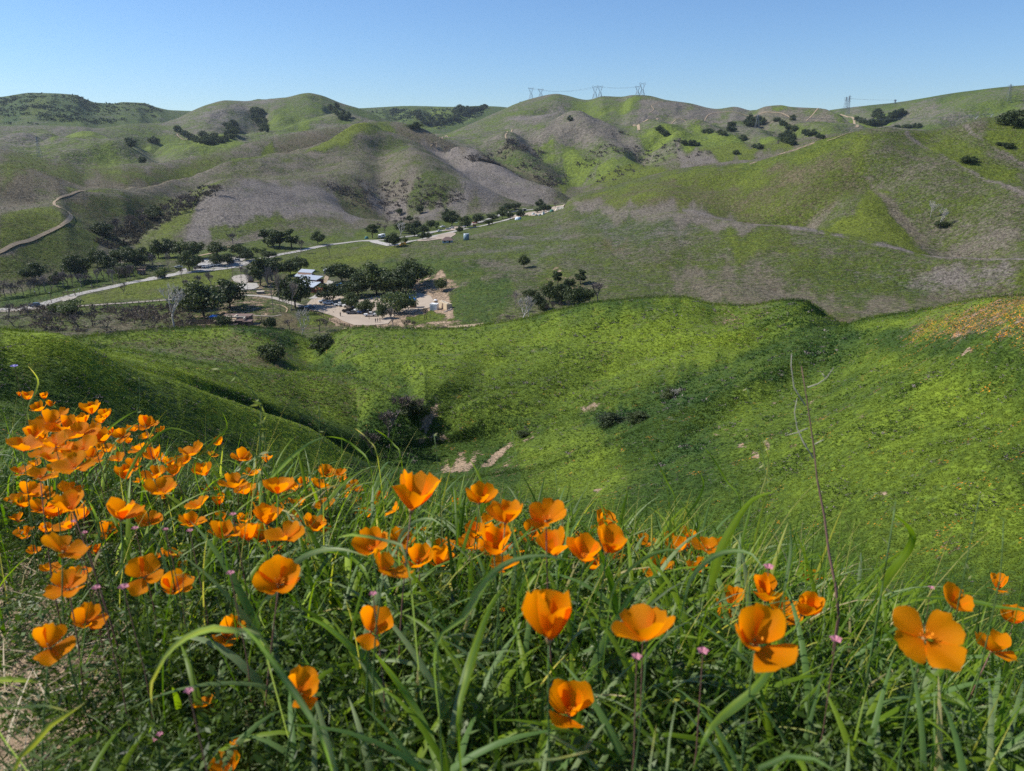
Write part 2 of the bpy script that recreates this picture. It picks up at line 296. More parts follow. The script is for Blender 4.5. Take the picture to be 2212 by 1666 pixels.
def col_at(az):
    i = int(np.clip(np.searchsorted(cols, az) - 1, 0, NC - 2)); f = (az - cols[i]) / (cols[i + 1] - cols[i])
    f = min(max(f, 0), 1)
    return GR[:, i] * (1 - f) + GR[:, i + 1] * f, GZ[:, i] * (1 - f) + GZ[:, i + 1] * f
def hit(u, v, rmin=20.0, rmax=5000.0):
    az, te = px_az(u, v); az = float(az); te = float(te)
    r, z = col_at(az); t = z / r
    idx = np.where((r >= rmin) & (r <= rmax))[0]
    tt = t[idx]; k = np.where(tt >= te)[0]
    if len(k) == 0: j = idx[int(np.argmax(tt))]; rr = r[j]; zz = z[j]
    else:
        j = idx[k[0]]
        if k[0] == 0: rr = r[j]; zz = z[j]
        else:
            f = (te - t[j - 1]) / (t[j] - t[j - 1] + 1e-12); rr = r[j - 1] + f * (r[j] - r[j - 1]); zz = z[j - 1] + f * (z[j] - z[j - 1])
    return Vector((rr * math.sin(az), rr * math.cos(az), zz))
def ground_z(x, y):
    az = math.atan2(x, y); r, z = col_at(az); return float(np.interp(math.hypot(x, y), r, z))
def polyd(PX, PY, pts, closed=False):
    """distance from points to a polyline, and fraction along"""
    best = np.full(PX.shape, 1e18); 
    seg = list(zip(pts[:-1], pts[1:])) + ([(pts[-1], pts[0])] if closed else [])
    for (ax, ay), (bx, by) in seg:
        dx, dy = bx - ax, by - ay; L = dx * dx + dy * dy + 1e-9
        t = np.clip(((PX - ax) * dx + (PY - ay) * dy) / L, 0, 1)
        best = np.minimum(best, (PX - ax - t * dx) ** 2 + (PY - ay - t * dy) ** 2)
    return np.sqrt(best)
def inside(PX, PY, poly):
    c = np.zeros(PX.shape, bool); n = len(poly); j = n - 1
    for i in range(n):
        xi, yi = poly[i]; xj, yj = poly[j]
        with np.errstate(divide='ignore', invalid='ignore'):
            c ^= ((yi > PY) != (yj > PY)) & (PX < (xj - xi) * (PY - yi) / (yj - yi + 1e-12) + xi)
        j = i
    return c

# relief: spurs (+) and gullies (-) laid along lines on the slopes. (points, rmin, width m, height m)
RELIEF = [
 # right-hand hill
 ([(1880,372),(1868,420),(1850,470),(1800,495)],380,34,4), ([(1742,455),(1775,440),(1820,405),(1850,380)],380,18,-5),
 ([(1800,500),(1740,470),(1735,450)],380,14,-4),
 ([(1900,385),(1930,415),(1960,445),(2000,475),(2040,505),(2085,545)],380,17,-7),
 ([(1960,288),(2000,310),(2060,350),(2120,385),(2180,425),(2220,450)],380,14,4), ([(2000,300),(2070,345),(2140,385)],380,16,-4),
 ([(2080,280),(2130,305),(2180,335),(2230,362)],380,14,4),([(2110,290),(2170,325),(2230,360)],380,14,-4),
 ([(1310,440),(1420,425),(1540,430)],380,30,3),([(1560,400),(1640,430),(1700,470)],380,24,-3.5),([(1500,560),(1640,600),(1800,640)],300,16,-2),
 ([(1100,560),(1200,600),(1260,640)],300,16,-2.5),([(1330,560),(1420,590),(1500,640)],300,18,-2.5),([(1900,590),(2000,620),(2120,640)],300,14,-2),
 # central hill and grey dome
 ([(809,266),(800,300),(840,330),(900,370),(960,410),(1000,430)],700,60,16),([(780,300),(690,345),(640,350),(560,370)],700,40,8),
 ([(830,330),(825,380),(840,420),(850,440)],700,26,-16),([(740,400),(760,430),(800,455)],700,24,-12),
 ([(960,305),(1030,350),(1100,395),(1180,425)],700,30,12),([(945,320),(1000,370),(1050,410),(1090,430)],700,22,-8),
 ([(480,415),(520,440),(560,470),(600,490)],600,60,10),
 # left spurs and gullies
 ([(0,362),(60,390),(130,420)],700,40,10),([(60,430),(120,425),(200,400),(300,385)],650,26,-5),
 ([(230,500),(290,480),(350,455),(420,430),(470,405)],560,46,-2),([(120,438),(190,440),(260,450),(330,440)],600,34,2),
 ([(173,275),(215,290),(240,320),(277,352)],1100,34,18),([(120,290),(180,305),(210,330),(225,355)],1100,34,14),([(200,283),(250,310),(290,345)],1100,22,-14),
 ([(60,300),(110,312),(150,330),(175,352)],1100,30,8),([(30,310),(90,305),(150,300)],1100,20,-7),
 ([(345,268),(390,290),(440,300),(480,312)],1100,30,10),([(300,300),(330,320),(340,345)],1100,22,-14),([(385,285),(420,302),(470,305),(510,288),(520,265)],1400,24,-18),
 ([(420,330),(470,312),(520,300)],1100,22,8),
 ([(662,226),(672,240),(700,252),(740,265)],1700,46,12),([(650,222),(625,238),(600,262),(560,285)],1700,46,12),([(650,235),(610,270),(600,285)],1700,30,-16),
 ([(560,240),(562,262),(572,284)],1700,36,-24),([(690,212),(730,235),(790,258)],1700,34,-12),([(720,240),(750,255),(770,262)],1700,30,-14),
 ([(453,227),(440,250),(420,262)],1700,36,10),
 # centre and right distant hills
 ([(1202,205),(1160,225),(1110,245),(1060,262)],1600,44,14),([(1250,240),(1190,238),(1130,245)],1600,24,-10),
 ([(1366,208),(1340,235),(1310,255),(1290,262)],1600,40,20),([(1393,208),(1380,235),(1370,255)],1600,30,10),([(1400,212),(1440,240),(1490,262)],1600,34,10),
 ([(1355,215),(1325,238),(1290,252),(1230,260)],1600,24,-14),([(1480,228),(1440,262),(1400,275)],1600,26,-9),
 ([(1231,268),(1260,300),(1290,335),(1340,365)],1150,34,14),([(1260,268),(1300,290),(1380,330)],1150,30,9),([(1240,300),(1262,320),(1300,350)],1150,22,-14),
 ([(1140,290),(1180,330),(1230,360),(1240,395)],1150,30,-14),([(1403,280),(1460,305),(1520,330),(1560,345)],1150,30,14),([(1440,300),(1400,320),(1380,340)],1150,22,-12),
 ([(1330,300),(1390,335),(1420,355)],1150,22,-10),([(1500,278),(1580,310),(1650,330)],1150,30,12),([(1480,310),(1530,345)],1150,20,-8),
 ([(1100,300),(1120,350),(1180,390),(1200,410)],1150,34,12),([(1070,330),(1120,380),(1160,400)],1150,22,-10),
 ([(1700,268),(1740,285),(1790,300)],1400,24,-12),([(1640,262),(1690,285),(1720,305)],1400,24,-10),([(1600,290),(1640,310)],1200,20,-8),
 ([(1950,248),(1900,262),(1850,275)],1700,30,-16),([(2180,200),(2100,240),(2000,262)],1700,60,14),([(2212,215),(2150,235),(2080,262)],1700,40,-12),
 ([(73,204),(60,235),(40,268)],2300,90,26),([(110,205),(150,240),(170,268)],2300,70,22),([(95,215),(100,245),(95,268)],2300,50,-30),([(20,215),(15,245),(5,268)],2300,50,-30),
 ([(200,225),(190,250),(185,268)],2300,50,-30),([(265,224),(255,245),(225,265)],2300,60,24),([(310,226),(320,245),(330,258)],2300,50,-22),([(340,236),(380,248)],2300,40,10),
 ([(860,236),(850,255),(870,270)],2500,50,-26),([(920,234),(935,255),(930,270)],2500,50,-26),([(1010,236),(990,252),(975,262)],2500,50,-28),([(890,234),(895,255)],2500,50,20),([(960,236),(955,262)],2500,50,20),
 # near slopes
 ([(60,810),(300,880),(520,945),(700,1000)],50,10,-3.4),([(150,752),(300,800),(417,848),(567,905),(667,940)],66,5,1.3),([(450,838),(567,885),(700,940)],84,4,-1.5),([(367,796),(567,862),(737,930)],92,4,.8),([(1500,1000),(1700,930),(1900,880)],35,12,1.2),([(1300,1010),(1450,960),(1560,880),(1680,800)],45,7,-1.8),
 ([(1250,905),(1330,880),(1420,860)],60,4,-1.6),([(1150,940),(1100,970),(1040,1000)],60,2.5,-1.5),([(560,890),(640,925),(720,965)],50,3,-1.2),
 ([(900,905),(950,945),(960,1010)],60,4,-1.5),([(760,780),(850,790),(950,800)],120,8,1.5),([(1300,760),(1150,800),(1000,850)],90,7,1.6),
 ([(1480,700),(1300,800),(1180,880)],80,6,-1.2),([(640,735),(660,765),(690,790)],150,8,-4),([(520,712),(560,740),(600,775)],150,9,3),
 ([(1560,670),(1600,700),(1640,745)],110,6,-2),
]
BASEZ = GZ.copy()
dz = np.zeros_like(GZ)
for pts, rmin, wd, hh in RELIEF:
    P3 = [hit(u, v, rmin) for u, v in pts]
    xs = [p.x for p in P3]; ys = [p.y for p in P3]
    m = (GX > min(xs) - 3 * wd) & (GX < max(xs) + 3 * wd) & (GY > min(ys) - 3 * wd) & (GY < max(ys) + 3 * wd)
    if not m.any(): continue
    d = polyd(GX[m], GY[m], list(zip(xs, ys)))
    dz[m] += hh * (1.12 if rmin >= 380 else 1) * np.exp(-(d / wd) ** 2)
# general unevenness, growing with distance; kept small on the valley floor
floor_mask = np.exp(-((GZ + 70.5) / 3.0) ** 2) * (GR > 280) * (GR < 1000)
amp = np.clip((GR - 12) / 60, 0, 1)
dz += amp * (1 - .93 * floor_mask) * (fbm(GX / 9, GY / 9, 3, 4) * .32 + fbm(GX / 38, GY / 38, 5, 3) * np.clip(GR / 260, .35, 2.4)
        + np.clip((GR - 500) / 900, 0, 1) * (-np.abs(fbm(GX / 120, GY / 120, 9, 4)) * 16 + 3.7))
near = (GR < 12)
dz += near * (fbm(GX * 2.2, GY * 2.2, 11, 4) * .05)
# keep the mountain-top silhouettes where they were measured
fade = np.ones((NR, 1))
for nm in ('H', 'J', 'A', 'Q', 'Rr', 'S', 'E', 'Cc'):
    i = ROWLINE[nm]; k = np.arange(NR); fade[:, 0] = np.minimum(fade[:, 0], .05 + .95 * smooth(np.abs(k - i) / 12.0))
for nm in ('S',):
    pass
dz *= np.where(GR > 30, fade, 1)
GZ = GZ + dz
# a slope never rises above the crest it leads up to
for nm in ('E', 'H', 'J', 'Q', 'Rr', 'S'):
    i = ROWLINE[nm]; tc = GZ[i] / GR[i]
    for k in range(i - 1, i - 34, -1):
        lim = (tc - (i - k) ** 1.5 * (.00018 if nm in ('Rr', 'S', 'Q') else .00009)) * GR[k]
        GZ[k] = np.minimum(GZ[k], lim)
# ------------------------------------------------------------------ what grows where, plus painted light and shade on the near slopes (albedo channels kept per vertex)
# ch0 fresh yellow-green, also painted sunlight  ch1 dry thatch  ch2 bare earth  ch3 dark lush growth, also painted shade | ch4 poppies  ch5 brown tone of the thatch
GU, GV = to_px(GX, GY, BASEZ)
CH = np.zeros((6, NR, NC), np.float32)
def rows(a, b): return slice(ROWLINE[a], ROWLINE[b] + 1)
def base(a, b, h, g, e, k, br=.3):
    s = rows(a, b)
    for i, val in enumerate((h, g, e, k, 0, br)): CH[i, s] = val
base('g0', 'brow', .25, .45, .12, .7, .95)
CH[2][:ROWLINE['brow']+1] += .42*(smooth((-.50-cols)/.08)[None,:]*smooth((GR[:ROWLINE['brow']+1]-1.0)/.3)*smooth((2.9-GR[:ROWLINE['brow']+1])/.4))
base('H', 'I', .3, .5, .2, .4, .6); base('I', 'F2', .35, .45, .15, .3, .6); base('F2', 'Jd', .40, .42, .04, .3, .5)
base('Jd', 'V2', .5, .25, .08, .3, .4); base('V2', 'Qd', .28, .62, .03, .15, .45); base('Qd', 'Rd', .42, .50, .02, .15, .3)
base('Rd', 'Z2', .36, .22, .02, .30, .2)
WN = fbm(GX / np.maximum(GR * .05, 1), GY / np.maximum(GR * .05, 1), 21, 4)
WN2 = fbm(GX / np.maximum(GR * .015, .4), GY / np.maximum(GR * .015, .4), 31, 3)
def paint(poly, r0, r1, soft=8, warp=8, line=None, **kw):
    soft = (soft * 1.5 + 2) * (2.0 if r1 <= 262 else 1.0) if not line else soft + 1.5; warp = warp * 2.4 if not line else warp * 1.2
    us = [p[0] for p in poly]; vs = [p[1] for p in poly]; pad = soft * 2 + warp * 2 + (line or 0)
    m = (GU > min(us) - pad) & (GU < max(us) + pad) & (GV > min(vs) - pad) & (GV < max(vs) + pad) & (GR0 > r0) & (GR0 < r1)
    if not m.any(): return
    pu = GU[m] + WN[m] * warp; pv = GV[m] + WN2[m] * warp
    if line: d = line / 2 - np.hypot(polyd(pu, pv * 1.0, poly), 0)
    else:
        d = polyd(pu, pv, poly, True); d = np.where(inside(pu, pv, poly), d, -d)
    a = smooth(.5 + d / max(soft, 1e-3))
    for key, val in kw.items():
        i = 'hgekpb'.index(key); val = val * .72 if key == 'k' else val
        CH[i][m] = CH[i][m] * (1 - a) + val * a
# --- near slopes
N0, N1 = 25, 262
paint([(0,700),(133,728),(300,770),(560,860),(760,985),(720,1000),(560,925),(380,850),(200,790),(0,745)], N0, 140, 14, 8, h=1.15, k=.0, e=.0)  # sunlit spur crest: its brightness is painted in as yellow-green
paint([(0,760),(220,815),(420,890),(600,980),(600,1060),(0,1000)], N0, 130, 40, 16, h=.42, k=.62, e=.02)  # near face of the spur: dense growth, with its shade painted in too
paint([(233,752),(400,776),(560,798),(740,806),(850,850),(740,930),(560,862),(380,800)], 95, 160, 14, 10, h=.55, k=.25, g=.22, b=.8)
paint([(233,752),(400,772),(560,794),(740,804)], 95, 160, 5, 4, line=9, h=.95, k=.1, g=0)
paint([(420,838),(560,890),(700,948)], 84, 125, 6, 4, line=15, k=1.2, h=.0, b=.9, g=.35)  # gully shade behind the spur crest, painted as a dark stroke
paint([(300,775),(430,816),(560,866),(740,936)], 90, 125, 5, 3, line=9, h=1.0, k=.05)  # light on the second ridge, painted as a bright stroke
paint([(460,835),(560,870),(700,935),(760,970)], 60, 110, 4, 4, line=9, k=.9, h=.1)  # another dark stroke painting the gully shade between the ridges
paint([(150,731),(500,707),(650,722),(680,760),(620,800),(400,775),(250,752)], 160, 262, 14, 8, h=.72, k=.12, g=.2, b=.7)
paint([(230,748),(380,738),(520,745),(640,775),(600,800),(400,772)], 150, 230, 12, 8, h=.35, g=.55, b=.9)
paint([(505,712),(560,708),(620,722),(640,740),(560,745),(515,728)], 200, 262, 8, 6, k=.95, h=.05, g=.1)
paint([(690,728),(870,711),(1140,689),(1480,643),(1700,655),(1640,740),(1300,860),(1000,900),(860,830),(740,780)], 100, 262, 20, 14, h=.66, k=.26, g=.06)
paint([(900,860),(1100,800),(1330,740),(1480,760),(1350,850),(1100,920),(960,920)], 80, 200, 26, 18, h=.5, k=.38)
paint([(700,735),(760,712),(870,712),(800,745),(720,770)], 120, 262, 10, 8, h=.45, e=.25, k=.3, g=.2, b=.9)
paint([(1330,700),(1480,690),(1600,712),(1560,760),(1400,790),(1300,760)], 100, 262, 30, 16, h=.85, e=.12, k=.1)
paint([(1540,672),(1660,662),(1680,680),(1560,700),(1480,712)], 120, 262, 10, 8, e=.3, h=.5, g=.3, b=.9)
paint([(1500,668),(1570,661),(1640,664),(1560,678)], 120, 262, 8, 6, e=.35, h=.5, g=.3, b=.9)
paint([(1690,655),(1760,655),(1830,692),(1760,700),(1660,720),(1600,700)], 120, 262, 10, 8, k=.6, h=.5)
paint([(1400,860),(1480,830),(1620,770),(1700,745),(1850,700),(1860,720),(1760,800),(1600,900),(1500,1000),(1400,1040),(1380,980),(1480,900)], 40, 165, 26, 16, k=.95, h=.18, e=.02)  # fold under the right-hand slope: shade painted through the dark growth channel
paint([(1250,895),(1310,875),(1400,868),(1395,905),(1340,925),(1262,920)], 60, 120, 8, 8, k=1.0, h=.0, e=.05)
paint([(1420,845),(1470,835),(1480,862),(1440,870)], 60, 120, 6, 6, k=1.0, g=.2, h=.0)
paint([(1250,878),(1300,868),(1280,888),(1255,890)], 60, 120, 5, 5, e=.95)
paint([(1040,1000),(1080,975),(1110,955),(1150,938)], 55, 100, 3, 3, line=8, e=1.0, g=0, k=0)
paint([(1045,992),(1110,950),(1150,930)], 60, 100, 3, 3, line=5, k=1.0, h=0)
paint([(950,1000),(1000,975),(1050,985),(1010,1020),(960,1025)], 50, 100, 8, 9, e=.75)
paint([(1150,960),(1210,950),(1180,1020),(1140,1030),(1060,1050),(1070,1010)], 40, 90, 12, 14, e=.35, k=.4)
paint([(890,930),(930,915),(990,940),(975,960),(900,955)], 60, 110, 10, 10, e=.5, k=.3)
paint([(895,905),(935,880),(945,865),(955,880),(920,915)], 80, 125, 6, 5, e=.75)
paint([(770,905),(860,890),(900,930),(930,1000),(940,1080),(880,1100),(820,1000)], 45, 130, 22, 14, k=.85, h=.15)
paint([(1100,960),(1240,900),(1330,940),(1380,1060),(1300,1100),(1150,1070)], 40, 110, 30, 16, h=.62, k=.3, e=.1)
paint([(1540,830),(1700,800),(1900,790),(2212,840),(2212,1250),(1900,1150),(1560,1100)], 25, 120, 60, 30, k=.34, h=.5, e=.05)
paint([(1860,770),(1960,820),(2010,900),(2080,940),(2212,930),(2100,860),(2000,800)], 30, 120, 40, 16, h=.8, k=.25)
paint([(1900,960),(2000,980),(2100,1020),(2212,1080),(2212,1170),(2050,1100),(1900,1020)], 25, 100, 40, 20, h=.7, k=.3)
paint([(1960,685),(2090,652),(2212,640),(2300,636),(2300,800),(2200,770),(2080,740),(1960,730)], 40, 140, 26, 12, p=1.0, e=.35, g=.55, b=1.0, h=.35, k=.1)
paint([(1920,760),(2080,770),(2212,800),(2212,900),(2100,880),(1950,830)], 40, 120, 30, 14, p=.12)
paint([(1850,697),(1960,682),(2140,645),(2150,655),(1960,700),(1860,712)], 60, 160, 8, 5, h=.75, k=.15, p=.0)
paint([(1960,1140),(2040,1130),(2100,1200),(2212,1220),(2212,1300),(2060,1260)], 20, 60, 20, 20, e=.16)
for (u, v, s) in [(2090,792,9),(2070,735,9),(1600,995,10),(1560,900,7),(1545,930,9),(1630,1010,8),(1720,1000,7),(2050,862,8),(1470,990,9),(1660,985,7),(1830,1000,7),(1760,880,5),(1680,845,6),(1580,945,6),(1610,960,5),(1900,1060,6),(1850,930,5),(1350,1030,8),(1290,1060,8)]:
    paint([(u - s, v - s * .5), (u + s, v - s * .6), (u + s * .8, v + s * .4), (u - s * .9, v + s * .5)], 25, 120, 7, 9, e=.85, k=0)
# --- valley floor
paint([(0,655),(150,648),(400,655),(400,720),(0,715)], 262, 350, 10, 6, h=.15, g=.6, e=.08, k=.5, b=.8)
paint([(170,665),(360,655),(400,680),(300,690),(180,690)], 262, 350, 10, 6, g=.85, b=.1, h=.1, k=.2)
paint([(0,640),(110,612),(290,575),(300,600),(200,620),(100,650),(0,662)], 300, 520, 6, 4, k=.8, h=.55, g=.0)
paint([(172,645),(300,605),(390,590),(500,580),(500,600),(440,640),(300,650),(172,658)], 300, 500, 6, 5, h=.85, g=.22, e=.05, k=.15, b=.9)
paint([(170,660),(400,650),(410,665),(250,672),(170,668)], 280, 400, 5, 4, k=.6, h=.6, g=0)
paint([(400,640),(470,615),(560,590),(600,600),(590,640),(560,672),(700,690),(820,712),(600,712),(420,710)], 262, 440, 8, 6, e=.42, g=.45, b=.9, k=.3, h=.2)
paint([(560,680),(720,690),(980,712),(560,712)], 262, 340, 6, 6, g=.8, b=1.0, k=.4, e=.1)
paint([(640,690),(680,672),(715,690),(700,705),(640,705)], 262, 350, 5, 4, h=.7, g=.1, e=0, k=.3)
paint([(560,575),(640,555),(705,535),(860,535),(860,560),(760,590),(640,592),(560,592)], 380, 560, 6, 6, h=.72, g=.25, e=.05, b=.8, k=.1)
paint([(700,690),(870,640),(900,600),(960,600),(970,640),(985,690),(900,712),(720,705)], 262, 420, 6, 6, e=.95, g=.1, k=.05)
paint([(900,600),(960,590),(1000,620),(960,640),(900,630)], 262, 470, 8, 8, e=.6, g=.3, h=.3)
paint([(860,690),(960,680),(1020,700),(960,712),(870,712)], 262, 340, 5, 5, e=.5, g=.4, b=1.0, k=.4)
paint([(870,685),(935,672),(960,690),(900,697)], 262, 360, 4, 4, h=.7, e=0, g=0, k=.35)
paint([(990,620),(1100,600),(1110,660),(1060,700),(985,700),(975,670)], 270, 460, 14, 10, h=.45, k=.75, g=.05)
# --- right-hand hill
paint([(730,590),(900,555),(1000,560),(1100,600),(980,600),(860,600)], 380, 540, 16, 10, h=.45, k=.6, g=.1)
paint([(1215,445),(1330,402),(1500,362),(1640,348),(1800,296),(1880,282),(1870,380),(1700,450),(1500,455),(1300,440)], 480, 740, 18, 10, h=.72, g=.22, k=.2, b=.8)
paint([(1560,335),(1690,320),(1850,284),(1880,290),(1740,350),(1600,380)], 480, 740, 10, 8, h=.8, g=.05, k=.4)
paint([(1240,430),(1420,398),(1650,400),(1720,440),(1640,480),(1475,452),(1300,440)], 480, 740, 16, 12, h=.6, g=.45, b=.9)
paint([(1230,436),(1480,448),(1640,484),(1620,505),(1450,480),(1250,460)], 420, 740, 10, 10, g=.85, b=.35, h=.2, k=.0, e=.0)
paint([(1475,452),(1560,468),(1642,488),(1758,508),(1908,531),(2041,555),(2230,562)], 340, 620, 3, 1.5, line=4, g=.95, e=.25, k=0, h=.1, b=0)
paint([(1750,505),(1850,470),(1882,370),(1920,400),(1900,430),(1935,460),(1990,500),(2040,545),(1900,525)], 380, 700, 8, 8, h=.85, g=.12, k=.1, e=0)
paint([(1880,365),(1900,390),(1960,450),(2040,510),(2100,555),(2040,552),(1980,500),(1920,450)], 380, 700, 8, 6, g=.8, b=.6, h=.2, k=.1)
paint([(1745,470),(1760,440),(1830,400),(1850,380),(1800,440),(1770,470),(1760,500)], 380, 700, 6, 6, g=.7, b=.5, h=.25)
paint([(1650,360),(1860,345),(1870,400),(1760,440),(1650,420)], 480, 740, 20, 12, g=.5, b=.9, h=.4, k=.25)
paint([(1958,290),(2000,320),(2040,345),(2110,385),(2160,415),(2230,450)], 400, 700, 5, 3, line=8, g=.95, e=.2, b=.15, h=.1, k=0)
paint([(2080,278),(2130,305),(2180,335),(2230,362)], 400, 700, 4, 2, line=5, g=.9, e=.25, b=.1, h=.1, k=0)
paint([(1960,290),(2060,285),(2200,370),(2212,430),(2100,375),(2020,330)], 400, 700, 10, 8, h=.75, g=.15, k=.3)
paint([(2140,258),(2212,258),(2300,300),(2212,350),(2130,300)], 400, 700, 10, 6, h=.8, g=.1, k=.3)
paint([(1620,352),(1700,328),(1760,307)], 500, 700, 3, 1.5, line=2, g=.9, e=.7, b=0, h=.1, k=0)
paint([(1960,500),(2100,470),(2212,500),(2212,555),(2080,550)], 340, 640, 16, 12, g=.6, b=.4, h=.3, k=.35)
paint([(1400,560),(1700,600),(2212,620),(2212,650),(1800,690),(1500,640)], 300, 480, 24, 20, g=.68, b=.6, k=.25, h=.25)
paint([(1800,560),(2212,580),(2212,620),(1900,610)], 300, 420, 14, 16, g=.8, b=.15, k=.2, h=.2)
paint([(1540,520),(1700,500),(1740,540),(1600,560)], 330, 520, 16, 12, h=.7, g=.2, k=.3, b=.9)
paint([(1300,515),(1360,505),(1350,530),(1305,535)], 330, 520, 6, 6, g=.6, e=.2, b=1.0, h=.3)
paint([(1160,590),(1200,575),(1260,600),(1220,625),(1160,615)], 300, 480, 12, 8, g=.4, e=.35, b=1.0, h=.4)
paint([(1240,460),(1400,470),(1500,500),(1400,520),(1260,500)], 380, 700, 16, 14, k=.5, g=.4, b=.1, h=.25)
paint([(1000,540),(1200,500),(1260,540),(1130,560)], 380, 640, 16, 14, g=.42, b=.1, h=.35, k=.4)
paint([(1900,540),(2050,600),(1850,640),(1700,600)], 300, 480, 26, 20, h=.5, g=.25, k=.5)
paint([(1560,640),(1850,680),(1830,700),(1700,660)], 290, 420, 12, 8, g=.9, b=.9, h=.1)
# --- slopes behind the valley
paint([(0,456),(83,444),(125,446),(150,470),(140,500),(60,520),(0,545)], 400, 640, 6, 4, h=.85, g=.25, k=.1, b=.9)
paint([(0,560),(60,530),(150,485),(200,490),(265,525),(280,560),(200,590),(0,600)], 360, 640, 8, 6, h=.55, g=.28, k=.38, b=.8)
paint([(150,470),(200,480),(270,520)], 400, 640, 5, 3, line=12, h=.85, k=.5, g=0)
paint([(200,545),(250,530),(275,550),(215,560)], 380, 640, 6, 5, h=.95, g=.1, k=0)
paint([(215,520),(260,540),(300,560),(260,575),(200,560)], 360, 640, 5, 5, g=.8, b=.5, h=.2)
paint([(280,526),(330,495),(383,462),(440,430),(500,410),(420,470),(370,510),(330,545),(300,560)], 430, 900, 8, 5, h=.75, g=.25, k=.1)
paint([(380,520),(430,450),(520,415),(700,400),(900,400),(1100,420),(1190,440),(950,470),(700,490),(560,500),(440,530)], 500, 1300, 14, 12, g=.92, b=.05, h=.15, k=.05)
paint([(450,500),(600,492),(620,505),(460,525)], 450, 800, 8, 6, h=.5, g=.25, k=.3)
paint([(330,545),(380,530),(370,556),(320,560)], 430, 700, 6, 4, h=.95, g=.1)
paint([(660,515),(900,462),(920,480),(700,520)], 450, 800, 8, 6, h=.35, g=.7, b=.5)
paint([(150,450),(260,440),(330,430),(460,410),(420,450),(300,480),(210,490),(150,470)], 540, 1000, 10, 8, k=.35, h=.45, g=.45, b=.9)
paint([(145,425),(230,415),(220,425),(150,440)], 540, 1000, 6, 5, h=.85, g=.2, k=0)
paint([(0,395),(150,385),(350,365),(350,400),(150,415),(0,450)], 700, 1200, 18, 12, g=.9, b=.7, h=.1, k=.1)
paint([(0,330),(83,340),(190,368),(140,392),(0,410)], 700, 1200, 18, 10, h=.5, g=.3, k=.15, b=1.0)
paint([(180,370),(300,362),(420,345),(500,325),(520,345),(380,375),(250,385)], 700, 1300, 8, 8, h=.6, g=.3, k=.05, b=1.0)
paint([(370,384),(430,372),(500,355),(515,350)], 700, 1300, 2, 1.5, line=4, k=.9, h=.55, g=0)
paint([(660,338),(700,320),(760,283),(815,270),(840,285),(790,322),(700,342)], 900, 1400, 5, 4, h=1.0, g=0, k=.05)
paint([(560,340),(560,315),(585,305),(590,325),(575,340)], 900, 1400, 4, 4, h=.95, g=.05)
paint([(500,348),(560,345),(540,360),(500,365)], 900, 1400, 5, 4, h=.7, g=.2)
paint([(805,268),(845,275),(860,305),(820,320),(790,322)], 900, 1400, 5, 5, h=.7, k=.45, g=.1)
paint([(790,330),(880,320),(880,345),(810,345)], 900, 1400, 5, 5, h=.3, k=.5, g=.4)
paint([(590,300),(660,290),(750,280),(650,330),(600,340)], 900, 1400, 10, 8, g=.8, b=.8, h=.15)
paint([(850,265),(910,277),(1000,315),(1100,380),(1000,370),(900,320),(850,300)], 900, 1400, 10, 8, g=.85, b=.7, h=.15, k=.15)
paint([(900,300),(1000,330),(1100,390),(1190,430),(1100,430),(980,380)], 900, 1400, 14, 10, g=.95, b=.0, h=.1, k=.0)
paint([(720,400),(780,395),(830,450),(800,465),(750,440)], 600, 1300, 10, 8, k=.6, g=.5, b=.9, h=.1)
paint([(860,400),(960,395),(1010,430),(960,455),(880,440)], 600, 1300, 14, 12, k=.3, g=.35, b=.5, h=.25)
paint([(815,395),(900,385),(890,410),(830,415)], 600, 1300, 8, 6, g=.9, b=.4)
# --- distant left
paint([(0,272),(172,273),(230,300),(200,330),(100,320),(0,325)], 1100, 1900, 10, 6, g=.6, b=.2, h=.35)
paint([(80,300),(170,290),(270,340),(240,350),(140,325)], 1100, 1900, 10, 6, h=.75, g=.2)
paint([(110,310),(170,300),(160,318),(115,320)], 1100, 1900, 6, 5, h=.95, g=.05)
paint([(165,275),(215,290),(250,330),(275,350),(220,335),(180,300)], 1100, 1900, 6, 4, g=.85, b=.3, h=.15)
paint([(210,278),(340,265),(430,300),(380,330),(290,310)], 1100, 2100, 10, 6, h=.6, g=.35)
paint([(300,300),(400,290),(480,315),(380,340)], 1100, 2100, 10, 6, h=.7, g=.2)
paint([(400,330),(500,300),(520,310),(440,335)], 1100, 2000, 6, 4, h=.9, g=.1)
paint([(380,258),(490,220),(600,214),(560,250),(450,270)], 1500, 2400, 10, 8, g=.6, h=.35, b=.1)
paint([(590,285),(610,250),(650,230),(650,240),(620,280)], 1500, 2400, 5, 4, h=.95, g=.05)
paint([(570,260),(590,235),(650,205),(700,220),(690,260),(640,290),(590,290)], 1500, 2400, 8, 6, h=.6, k=.3, g=.25)
paint([(640,280),(655,258),(665,275),(655,288)], 1500, 2400, 4, 4, h=.95, g=.05)
paint([(690,205),(740,224),(836,260),(740,265),(700,240)], 1500, 2400, 8, 6, h=.35, k=.45, g=.3)
